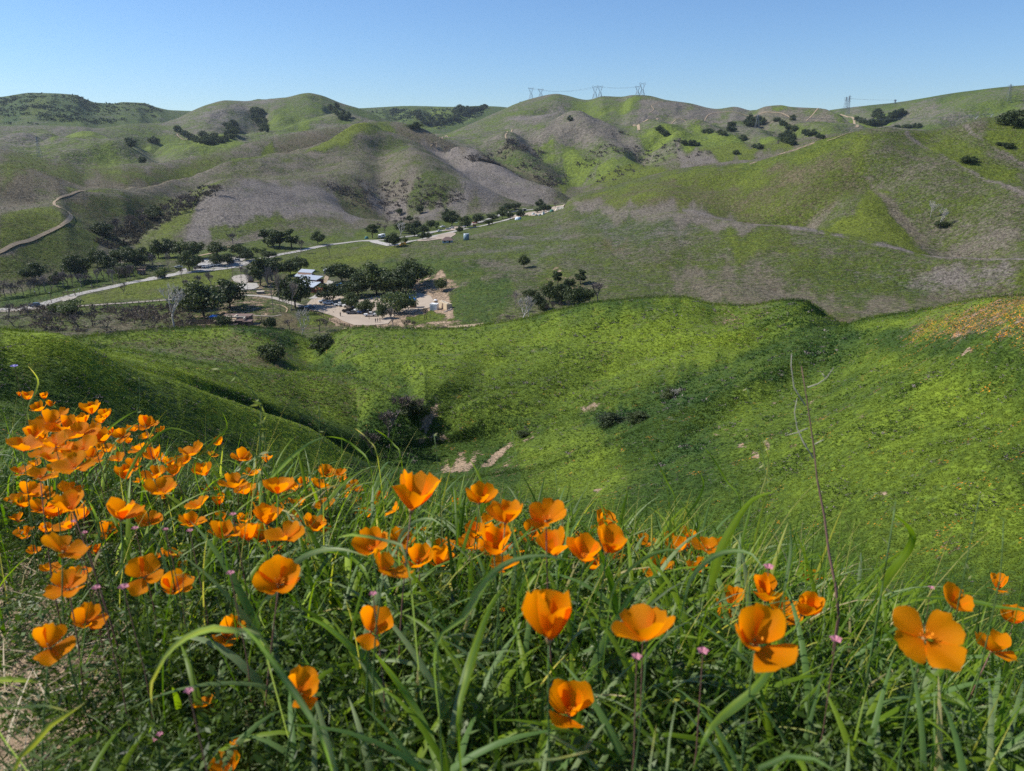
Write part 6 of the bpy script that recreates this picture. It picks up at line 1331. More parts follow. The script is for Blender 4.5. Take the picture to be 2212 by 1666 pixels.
# ------------------------------------------------------------------ transmission towers and lines
M_STEEL = mat('galvanised_steel', (.20,.22,.25), .6, .3)
def pylon(u, v, h, wd, style, label, rmin, thick=None):
    p = hit(u, v, rmin); d = p.length; H = h / F_PX * d; W = wd / F_PX * d; t = empty('transmission_tower', p, 0); tag(t, label, 'transmission tower', 'power line towers')
    r = thick or max(.16, d * .00016); A = MB(); B = MB(); b = W * .36
    if style == 'waist':
        wz, tz, ww, tw = H * .5, H * .88, W * .10, W * .38
        for sx in (-1, 1):
            for sy in (-1, 1):
                A.tube([(sx*b, sy*b, -1), (sx*ww, sy*ww, wz)], r, 4); A.tube([(sx*ww, sy*ww*.8, wz), (sx*tw, sy*ww*.6, tz)], r, 4)
            for z0, z1 in ((0,.28),(.28,.52),(.52,.75),(.75,1)):
                x0, x1 = b + (ww-b)*z0, b + (ww-b)*z1
                A.tube([(-sx*x0, -x0, wz*z0), (sx*x1, -x1, wz*z1)], r*.6, 3)
            A.tube([(sx*ww, 0, wz), (sx*tw*.4, 0, tz)], r * .6, 3); A.tube([(sx*tw*.55, 0, wz+(tz-wz)*.5), (sx*tw, 0, tz)], r*.6, 3)
        B.tube([(-W/2,0,tz),(W/2,0,tz)], r, 4); B.tube([(-W/2,0,tz),(-tw,0,H),(0,0,tz*1.02),(tw,0,H),(W/2,0,tz)], r*.7, 3)
    else:
        for sx in (-1, 1):
            for sy in (-1, 1): A.tube([(sx*b, sy*b, -1), (sx*W*.06, sy*W*.06, H*.93), (0,0,H)], r, 4)
        n = 7
        for i in range(n):
            z0, z1 = i / n * .93, (i + 1) / n * .93; x0, x1 = b + (W*.06-b)*z0/.93, b + (W*.06-b)*z1/.93
            for s in (-1, 1): A.tube([(s*x0, -x0, H*z0), (-s*x1, -x1, H*z1)], r*.6, 3)
        for z in (.66, .78, .90): B.tube([(-W/2,0,H*z),(0,0,H*(z+.03)),(W/2,0,H*z)], r*.8, 4)
    A.obj('lattice', M_STEEL, t); B.obj('crossarms', M_STEEL, t); return p, H, W
tw = {}
for k, a in dict(a=(1147,213,22,12,'waist','waisted pylon on the skyline, outer one of the widest-set pair',1900),b=(1168,209,15,12,'waist','waisted pylon half behind the first rounded summit',1900),c=(1285,211,24,13,'waist','first pylon of the close pair in the middle of the skyline',1900),
    d=(1296,211,23,12,'waist','second pylon of the close pair in the middle of the skyline',1900),e=(1377,207,19,12,'waist','shorter pylon on the highest knoll of the skyline',1900),f=(1387,207,25,14,'waist','taller pylon on the highest knoll of the skyline',1900),
    g=(1826,236,22,9,'mast','pylon at the saddle on the right of the skyline, rear one',1900),h=(1831,247,34,7,'mast','taller pylon in front at the saddle on the skyline',1400),i=(1933,224,7,5,'mast','tiny distant pylon on the rising skyline',2200),
    j=(2177,220,29,10,'mast','pylon on the hillside below the upper end of the skyline',1800),k=(86,340,36,9,'mast','tall narrow pylon on the left-hand hill crest',900),l=(1635,277,26,12,'mast','pylon in front of the dark oaks on the distant slope',1100),
    m=(2099,276,22,20,'waist','pylon whose top shows over the right-hand hill',1700),n=(2131,272,22,20,'waist','second pylon whose top shows over the right-hand hill',1700),o=(1126,218,5,8,'mast','pylon top barely showing behind the ridge',2300)).items(): tw[k] = pylon(*a)
def wires(name, A, B, label, sag=.03, n=2):
    mb = MB(); pa, ha, wa = tw[A]; pb, hb, wb = tw[B]
    for k in range(n):
        x = (-.45, .45, 0)[k]; a = pa + Vector((wa * x, 0, ha * .88)); b = pb + Vector((wb * x, 0, hb * .88)); L = (b - a).length
        mb.tube([a.lerp(b, i / 12) - Vector((0, 0, sag * L * 4 * (i / 12) * (1 - i / 12))) for i in range(13)], .14, 3)
    o = mb.obj(name, M_STEEL); tag(o, label, 'cable', 'power lines')
wires('power_line', 'a', 'c', 'thin power lines from the widest-set pylons to the middle pair', .05); wires('power_line', 'd', 'e', 'thin power lines between the middle pair and the highest knoll', .03)
wires('power_line', 'g', 'i', 'thin power lines from the saddle pylons along the rising skyline', .01); wires('power_line', 'l', 'n', 'power lines crossing in front of the distant road to the right-hand hill', .015)
# ------------------------------------------------------------------ the flowery bank in front
cA = cols; 
def gz_vec(x, y):
    az = np.arctan2(x, y); r = np.hypot(x, y); j = np.clip(np.searchsorted(cols, az) - 1, 0, NC - 2); f = np.clip((az - cols[j]) / (cols[j + 1] - cols[j]), 0, 1)
    out = np.zeros(len(x)); k1 = RL['n4'] + 4
    for q in range(len(x)):
        rr = GR[:k1, j[q]] * (1 - f[q]) + GR[:k1, j[q] + 1] * f[q]; zz = GZ[:k1, j[q]] * (1 - f[q]) + GZ[:k1, j[q] + 1] * f[q]
        out[q] = np.interp(r[q], rr, zz)
    return out
def brow_r(az): return np.interp(az, cols, GR[RL['brow']])
TOPU = [-200, 0, 200, 400, 600, 800, 1000, 1200, 1500, 1800, 2212, 2500]; TOPV = [800, 805, 835, 885, 930, 945, 1020, 1050, 1045, 1085, 1205, 1250]
def top_v(u): return np.interp(u, TOPU, TOPV)
def bank_points(n, r0=.55, over=1.25, pw=.9, azl=.80):
    az = RS.uniform(-azl, azl, n); b = brow_r(az) * over
    r = (r0 ** pw + RS.uniform(0, 1, n) * (b ** pw - r0 ** pw)) ** (1 / pw)
    x, y = r * np.sin(az), r * np.cos(az); return x, y, gz_vec(x, y), r, az
M_BLADE = mat_leaf('grass_leaf', [(.036,.078,.006),(.090,.175,.008),(.19,.28,.012),(.13,.23,.060),(.28,.35,.17),(.38,.38,.04),(.52,.43,.24)], .5, rough=.45, spec=.22, tboost=1.4)
M_FERN = mat_leaf('feathery_leaf', [(.012,.026,.005),(.030,.060,.008),(.085,.140,.014),(.085,.135,.038),(.18,.23,.09)], .3, rough=.5, spec=.3, objrand=True)
M_DRY = mat_leaf('dry_straw', [(.20,.13,.08),(.42,.33,.20),(.60,.52,.38)], .2, rough=.7)
M_STEM = mat('flower_stem', (.10,.17,.05), .5, var=.25, vscale=8, trans=.15, tcol=(.15,.25,.05)); M_STEMR = mat('reddish_stem', (.19,.10,.075), .6)
def blades(x, y, z, L, W, az, th0, th1, tint, seg=7, fold=.25):
    """curved strips, three vertices across; th = lean from the vertical at the foot and at the tip"""
    n = len(x); P = np.stack([x, y, z], -1); dirh = np.stack([np.cos(az), np.sin(az), 0 * az], -1); side = np.stack([-np.sin(az), np.cos(az), 0 * az], -1)
    tw = RS.uniform(-.7, .7, n)
    rows = []
    for i in range(seg + 1):
        t = i / seg; th = th0 + (th1 - th0) * t ** 1.4
        if i: P = P + (dirh * np.sin(th)[:, None] + np.array([0, 0, 1]) * np.cos(th)[:, None]) * (L / seg)[:, None]
        nrm = dirh * np.cos(th)[:, None] - np.array([0, 0, 1]) * np.sin(th)[:, None]
        a = tw * t; s = side * np.cos(a)[:, None] + nrm * np.sin(a)[:, None]
        w = (W * (.55 + .45 * min(1, t * 4)) * (1 - t ** 2.6) + .0003)[:, None] / 2
        rows += [P - s * w, P + nrm * w * fold * -1.0, P + s * w]
    V = np.stack(rows, 1); m = 3 * (seg + 1); V = V.reshape(-1, 3); b = (np.arange(n) * m)[:, None]
    q = np.array([[3*i+k, 3*i+k+1, 3*i+k+4, 3*i+k+3] for i in range(seg) for k in (0, 1)])
    F = (b[:, :, None] + q[None]).reshape(-1, 4)
    T = np.repeat(tint, m); tipdry = np.tile(np.repeat(np.linspace(0, 1, seg + 1), 3), n)
    return V, F, T
def limit_len(x, y, z, L, k=1.0, jit=45):
    """plants on the brow reach up only as far as they do there: shorten those whose tops would stand higher"""
    u, v = to_px(x, y, z + L * .92 * k); lim = top_v(u) + np.abs(RS.normal(0, jit, len(x))) * .8 - 18 * (RS.uniform(0, 1, len(x)) < .12) * 3
    u2, v2 = to_px(x, y, z); bad = v < lim
    sc_ = np.where(bad, np.clip((v2 - lim) / np.maximum(v2 - v, 1), .0, 1), 1); return L * sc_
# -- grass leaves
def bare_at(x, y, r, az): return (az + fbm(x * 2.5, y * 2.5, 301, 3) * .12 < -.535) & (r > 1.15) & (r < 2.7)
n = 10500
x, y, z, r, az = bank_points(n, .6, 1.3)
L = RS.uniform(.12, .44, n) * np.clip(.42 + (r - .7) * .55, .42, 1) * (1 - .25 * (az < -.35) * (r < 2.4)); 
dens = fbm(x * 1.4, y * 1.4, 201, 3); keep = RS.uniform(-.9, .8, n) < dens * 1.2 + np.where(bare_at(x, y, r, az), -1.0, .18)
x, y, z, r, az, L = (a[keep] for a in (x, y, z, r, az, L)); n = len(x)
L = limit_len(x, y, z, L); k = L > .07; x, y, z, r, az, L = (a[k] for a in (x, y, z, r, az, L)); n = len(x)
W = RS.choice([.0035, .005, .009, .013], n, p=[.30, .30, .24, .16]) * RS.uniform(.8, 1.25, n)
ti = np.clip(RS.choice([.05, .17, .30, .45, .60, .80, .97], n, p=[.26, .30, .22, .07, .04, .06, .05]) + RS.uniform(-.05, .05, n), 0, 1)
wind = RS.normal(.3, 1.5, n)
V, F, T = blades(x, y, z - .01, L, W, wind, RS.uniform(0, .45, n), RS.uniform(.5, 2.2, n), ti)
me = mesh_np('bank_grass', V, F, M_BLADE, True); add_attr(me, 'tint', np.stack([T] * 4, -1)); o = link('bank_grass', me); o['kind'] = 'stuff'
n = 1000; x, y, z, r, az = bank_points(n, .75, 1.15, 1.2); L = RS.uniform(.26, .50, n) * np.clip(.6 + (r - .8) * .4, .6, 1); k = ~bare_at(x, y, r, az); x, y, z, r, L = x[k], y[k], z[k], r[k], L[k]
L = limit_len(x, y, z, L); k = L > .14; x, y, z, L = x[k], y[k], z[k], L[k]; n = len(x)
V, F, T = blades(x, y, z, L, RS.uniform(.010, .0165, n), RS.normal(.4, 1.3, n), RS.uniform(.05, .4, n), RS.uniform(1.3, 2.7, n), RS.choice([.22, .30, .36, .52, .64], n), 10, .3)
me = mesh_np('broad_grass_leaves', V, F, M_BLADE, True); add_attr(me, 'tint', np.stack([T] * 4, -1)); o = link('broad_grass_leaves', me); o['kind'] = 'stuff'
n = 420; x, y, z, r, az = bank_points(n, .62, .8, 1.0); k = (az > -.35) & (r < 1.7); x, y, z, r = x[k], y[k], z[k], r[k]; n = len(x)
V, F, T = blades(x, y, z, RS.uniform(.22, .42, n), RS.uniform(.010, .018, n), RS.normal(2.2, 1.2, n), RS.uniform(.1, .6, n), RS.uniform(1.2, 2.5, n), RS.choice([.22, .36, .5, .56, .62], n), 10, .3)
me = mesh_np('arching_grass_leaves', V, F, M_BLADE, True); add_attr(me, 'tint', np.stack([T] * 4, -1)); o = link('arching_grass_leaves', me); o['kind'] = 'stuff'
# tall thin flowering stems that break the top edge
n = 420; x, y, z, r, az = bank_points(n, 1.2, 1.25, 1.6); L = RS.uniform(.35, .6, n); L = limit_len(x, y, z, L, 1, 25); k = L > .2; x, y, z, L = x[k], y[k], z[k], L[k]; n = len(x)
V, F, T = blades(x, y, z, L, RS.uniform(.0018, .003, n), RS.normal(0, 1.4, n), RS.uniform(0, .2, n), RS.uniform(.2, .9, n), RS.choice([.08, .25, .9], n), 6, .9)
me = mesh_np('grass_culms', V, F, M_BLADE, True); add_attr(me, 'tint', np.stack([T] * 4, -1)); o = link('grass_culms', me); o['kind'] = 'stuff'
# -- dry straw lying about, most of it on the bare patch on the left
n = 5200; x, y, z, r, az = bank_points(n, .7, 1.0); p = (bare_at(x, y, r, az) * .95 + .08); k = RS.uniform(0, 1, n) < p; x, y, z, r = x[k], y[k], z[k], r[k]; n = len(x)
V, F, T = blades(x, y, z + RS.uniform(.003, .05, n), RS.uniform(.05, .2, n), RS.uniform(.0015, .004, n), RS.uniform(0, 6.28, n), RS.uniform(1.1, 1.6, n), RS.uniform(1.3, 1.9, n), RS.uniform(0, 1, n), 4)
me = mesh_np('dry_straw', V, F, M_DRY); add_attr(me, 'tint', np.stack([T] * 4, -1)); o = link('dry_straw', me); o['kind'] = 'stuff'
# -- feathery and small-leaved undergrowth (instances)
def fern_mesh(name, nl, Ll, pin, w, m, lift=(.35, 1.15)):
    Cs, Ds, Ls, Ws, Ts = [], [], [], [], []
    for i in range(nl):
        a = RS.uniform(0, 6.28); e0 = RS.uniform(*lift); L = Ll * RS.uniform(.6, 1.1); t0 = RS.uniform(0, 1)
        p = np.zeros(3); d = np.array([math.cos(a) * math.cos(e0), math.sin(a) * math.cos(e0), math.sin(e0)])
        side = np.array([-math.sin(a), math.cos(a), 0]); steps = pin
        for k in range(steps):
            t = k / steps; d = d + np.array([0, 0, -.13]) * t; d /= np.linalg.norm(d); q = p + d * (L / steps)
            Cs.append(p); Ds.append(d); Ls.append(L / steps * 1.3); Ws.append(.0022); Ts.append(t0)
            pl = L * .30 * math.sin(math.pi * (.15 + .8 * t)) 
            if t > .15:
                for s in (-1, 1):
                    dd = side * s + d * .7 + RS.normal(0, .15, 3)
                    Cs.append(q); Ds.append(dd); Ls.append(pl); Ws.append(w * RS.uniform(.7, 1.3)); Ts.append(np.clip(t0 + RS.uniform(-.2, .2), 0, 1))
                    c2 = q + dd / np.linalg.norm(dd) * pl * .5
                    for s2 in (-1, 1):
                        Cs.append(c2); Ds.append(dd + d * .9 * s2 + RS.normal(0, .1, 3)); Ls.append(pl * .5); Ws.append(w * .8); Ts.append(np.clip(t0 + RS.uniform(-.2, .2), 0, 1))
            p = q
    V, F = leaf_quads(np.array(Cs), np.array(Ds), np.array(Ls), np.array(Ws)); me = mesh_np(name, V, F, m); t = np.repeat(np.array(Ts), 4); add_attr(me, 'tint', np.stack([t] * 4, -1)); return me
def leafy_mesh(name, n_, h, w, m):
    a = RS.uniform(0, 6.28, n_); rr = RS.uniform(0, .06, n_); c = np.stack([np.cos(a) * rr, np.sin(a) * rr, RS.uniform(.005, h, n_)], -1)
    d = RS.normal(size=(n_, 3)); d[:, 2] = np.abs(d[:, 2]) * .6 + .1; V, F = leaf_quads(c, d, RS.uniform(.007, .019, n_), RS.uniform(.004, .008, n_) * w)
    me = mesh_np(name, V, F, m); t = np.repeat(RS.uniform(0, 1, n_), 4); add_attr(me, 'tint', np.stack([t] * 4, -1)); return me
ferns = [source('feathery_plant', fern_mesh('feathery_plant', 9, .17, 9, .0032, M_FERN)) for _ in range(4)] + [source('feathery_plant', fern_mesh('feathery_plant', 8, .13, 7, .0055, M_FERN, (.2, .9))) for _ in range(2)]
leafy = [source('leafy_sprig', leafy_mesh('leafy_sprig', 95, .12, 1.0, M_FERN)) for _ in range(3)]
n = 3100; x, y, z, r, az = bank_points(n, .5, 1.2, 1.3); S = RS.uniform(.6, 1.35, n)
dens = fbm(x * 1.1 + 5, y * 1.1, 211, 3); bare = bare_at(x, y, r, az); k = RS.uniform(0, 1, n) < np.where(bare, .16, .95 + dens * .3)
x, y, z, r, S = x[k], y[k], z[k], r[k], S[k]; S = limit_len(x, y, z, S * .16, 1, 30) / .16; k = S > .25; x, y, z, S = x[k], y[k], z[k], S[k]; n = len(x)
scatter_object('feathery_undergrowth', np.stack([x, y, z], -1), S, RS.uniform(0, 6.28, n), np.ones((n, 4)), ferns, M_FERN, .35)
n = 3300; x, y, z, r, az = bank_points(n, .5, 1.2, 1.3); bare = bare_at(x, y, r, az); k = RS.uniform(0, 1, n) < np.where(bare, .18, .95)
x, y, z = x[k], y[k], z[k]; S = RS.uniform(.6, 1.5, len(x)); S = limit_len(x, y, z, S * .12, 1, 25) / .12; k = S > .25; x, y, z, S = x[k], y[k], z[k], S[k]; n = len(x)
scatter_object('small_leaved_undergrowth', np.stack([x, y, z], -1), S, RS.uniform(0, 6.28, n), np.ones((n, 4)), leafy, M_FERN, .4)

# -- poppies
M_PETAL = bpy.data.materials.new('poppy_petal'); M_PETAL.use_nodes = True
_n = M_PETAL.node_tree; _b = _n.nodes['Principled BSDF']; _cr = _n.nodes.new('ShaderNodeValToRGB'); _at = _n.nodes.new('ShaderNodeAttribute'); _at.attribute_name = 'tint'
_e = _cr.color_ramp.elements; _e[0].position = 0; _e[0].color = (.95,.20,.001,1); _e[1].position = 1; _e[1].color = (1.0,.345,.001,1); _m = _e.new(.35); _m.color = (1.0,.28,.001,1)
_n.links.new(_at.outputs['Fac'], _cr.inputs[0]); _n.links.new(_cr.outputs[0], _b.inputs['Base Color']); _b.inputs['Roughness'].default_value = .5; _b.inputs['Specular IOR Level'].default_value = .1
_t = _n.nodes.new('ShaderNodeBsdfTranslucent'); _n.links.new(_cr.outputs[0], _t.inputs[0]); _ms = _n.nodes.new('ShaderNodeMixShader'); _ms.inputs[0].default_value = .62
_n.links.new(_b.outputs[0], _ms.inputs[1]); _n.links.new(_t.outputs[0], _ms.inputs[2]); _n.links.new(_ms.outputs[0], _n.nodes['Material Output'].inputs[0])
_w = _n.nodes.new('ShaderNodeTexWave'); _w.inputs['Scale'].default_value = 60; _w.inputs['Distortion'].default_value = 3; _bp = _n.nodes.new('ShaderNodeBump'); _bp.inputs['Strength'].default_value = .3
_n.links.new(_w.outputs['Fac'], _bp.inputs['Height']); _n.links.new(_bp.outputs[0], _b.inputs['Normal'])
M_STAMEN = mat('poppy_stamens', (.85,.30,.01), .6); M_RIM = mat('poppy_receptacle', (.30,.20,.08), .6)
def petal_mesh(o, seed):
    """unit petal length; grows from the flower base around +X, flower axis +Z; o = openness 0..1"""
    rs = np.random.RandomState(seed); nt, ns = 9, 9; V = []; T = []
    ph0, ph1 = np.interp(o, [0, .5, 1], [46, 62, 78]), np.interp(o, [0, .5, 1], [-4, 30, 62])
    ph0 += rs.uniform(-8, 8); ph1 += rs.uniform(-14, 16); wob = rs.uniform(0, 6.28); curl = rs.uniform(-.5, .9); skew = rs.uniform(-.12, .12)
    R = [0.03]; Z = [0.0]; N = 60
    for i in range(N):
        t = (i + .5) / N; ph = math.radians(ph0 + (ph1 - ph0) * t ** .75 + curl * 26 * max(0, t - .78) / .22); R.append(R[-1] + math.sin(ph) / N); Z.append(Z[-1] + math.cos(ph) / N)
    R = np.array(R); Z = np.array(Z); tt = np.linspace(0, 1, N + 1)
    for i in range(nt):
        t0 = i / (nt - 1)
        for j in range(ns):
            s = -1 + 2 * j / (ns - 1); t = t0 * (1 - .11 * s * s * t0 + .03 * math.sin(7 * s + wob) * t0 - .03 * math.cos(13 * s + wob) * t0 - .05 * max(0, math.cos(2 * s + wob)) * t0)
            r = max(np.interp(t, tt, R), .02); z = np.interp(t, tt, Z)
            w = (.64 + .06 * math.sin(wob * 3)) * t0 ** .78 * (1 - .13 * t0 ** 9)
            a = s * min(w / max(r, .22), 1.25) + skew * t0
            rr = r * (1 + .05 * math.sin(3 * s + wob) * t0 ** 2); zz = z + (.075 * math.sin(4.3 * s + wob * 2) + .035 * math.sin(11 * s + wob)) * t0 ** 2.2
            V.append((rr * math.cos(a), rr * math.sin(a), zz)); T.append(t0)
    F = [(i*ns+j, i*ns+j+1, (i+1)*ns+j+1, (i+1)*ns+j) for i in range(nt-1) for j in range(ns-1)]
    me = mesh_np('petal', V, np.array(F), M_PETAL, True); T = np.array(T); add_attr(me, 'tint', np.stack([T] * 4, -1)); return me
PET = {o: [petal_mesh(o, int(o * 100) + s) for s in range(4)] for o in (0.0, .25, .5, .75, 1.0)}
SPAN = {0.0: .98, .25: 1.14, .5: 1.32, .75: 1.54, 1.0: 1.84}
mb = MB()
for i in range(22):
    a = i * 2.4; e = .25 + .5 * ((i * 7) % 10) / 10; L_ = .22 + .08 * ((i * 3) % 5) / 5; mb.tube([(0, 0, .02), (math.cos(a) * e * L_, math.sin(a) * e * L_, L_)], [.008, .014], 3)
STAM = mb.mesh('stamens', M_STAMEN); RIM = MB().tube([(0,0,-.10),(0,0,-.02),(0,0,.02)], [.035,.06,.075], 8).mesh('receptacle', M_RIM, True)
def gz1(x, y): return float(gz_vec(np.array([x]), np.array([y]))[0])
def poppy(u, v, w, o, roll, label, group=None, face=0.0, hmax=.46, name='poppy'):
    """flower centred at (u, v) in the frame, w wide; o openness; roll: lean to the right in degrees; face: lean towards the viewer"""
    o = min(PET, key=lambda q: abs(q - o)); dx, dy, dz_ = (float(a) for a in px_dir(u, v)); D = Vector((dx, dy, dz_)); D.normalize()
    real = .058 * (1 if w > 30 else .9); d = real * F_PX / w * (1.0)
    d = max(.62, min(d, 4.6))
    for _ in range(80):
        p = D * d; h = p.z - gz1(p.x, p.y)
        if h > hmax: d *= 1.02
        elif h < .12: d *= .98
        else: break
    size = w / F_PX * d                                    # flower width in metres
    L = size / SPAN[o]
    t = empty(name, p - Vector((0, 0, L * .42))); tag(t, label, 'poppy', group)
    t.rotation_euler = (0, 0, 0)
    face = face or RS.uniform(-14, 22); ax = Vector((math.sin(R_(roll + RS.uniform(-7, 7))), -math.sin(R_(face)), math.cos(R_(roll)))).normalized(); q = ax.to_track_quat('Z', 'Y').to_matrix().to_4x4()
    rz0 = RS.uniform(0, 6.28)
    for i in range(4):
        m = PET[o][RS.randint(4)] if RS.uniform() < .4 else PET[min(1.0, max(0.0, o + RS.choice([-.25, .25, .5])))][RS.randint(4)]
        c = link('petal', m, t); s = L * RS.uniform(.9, 1.08)
        c.matrix_local = q @ Matrix.Rotation(rz0 + i * math.pi / 2 + RS.uniform(-.22, .22), 4, 'Z') @ Matrix.Rotation(RS.uniform(-.25, .2), 4, 'Y') @ Matrix.Diagonal((s, s, s, 1))
    if w >= 28:
        c = link('stamens', STAM, t); c.matrix_local = q @ Matrix.Diagonal((L, L, L, 1))
    c = link('receptacle', RIM, t); c.matrix_local = q @ Matrix.Diagonal((L, L, L, 1))
    b = t.location; gx, gy = b.x + RS.uniform(-.06, .06) - ax.x * .05, b.y + RS.uniform(-.03, .05); gz = gz1(gx, gy)
    base = Vector((gx, gy, gz)) - b; n = 6; dn = -ax * min(.12, base.length * .35)
    pts = []
    for i in range(n + 1):
        s = i / n; pts.append((1 - s) ** 2 * 1.0 * Vector((0, 0, 0)) - ax * (L * .08) * (1 - s) + 2 * s * (1 - s) * (dn + base * .35) + s * s * base)
    MB().tube(pts, [.0011 + .0009 * i / n for i in range(n + 1)], 5).obj('stem', M_STEM if RS.uniform() < .8 else M_STEMR, t, True)
    return t
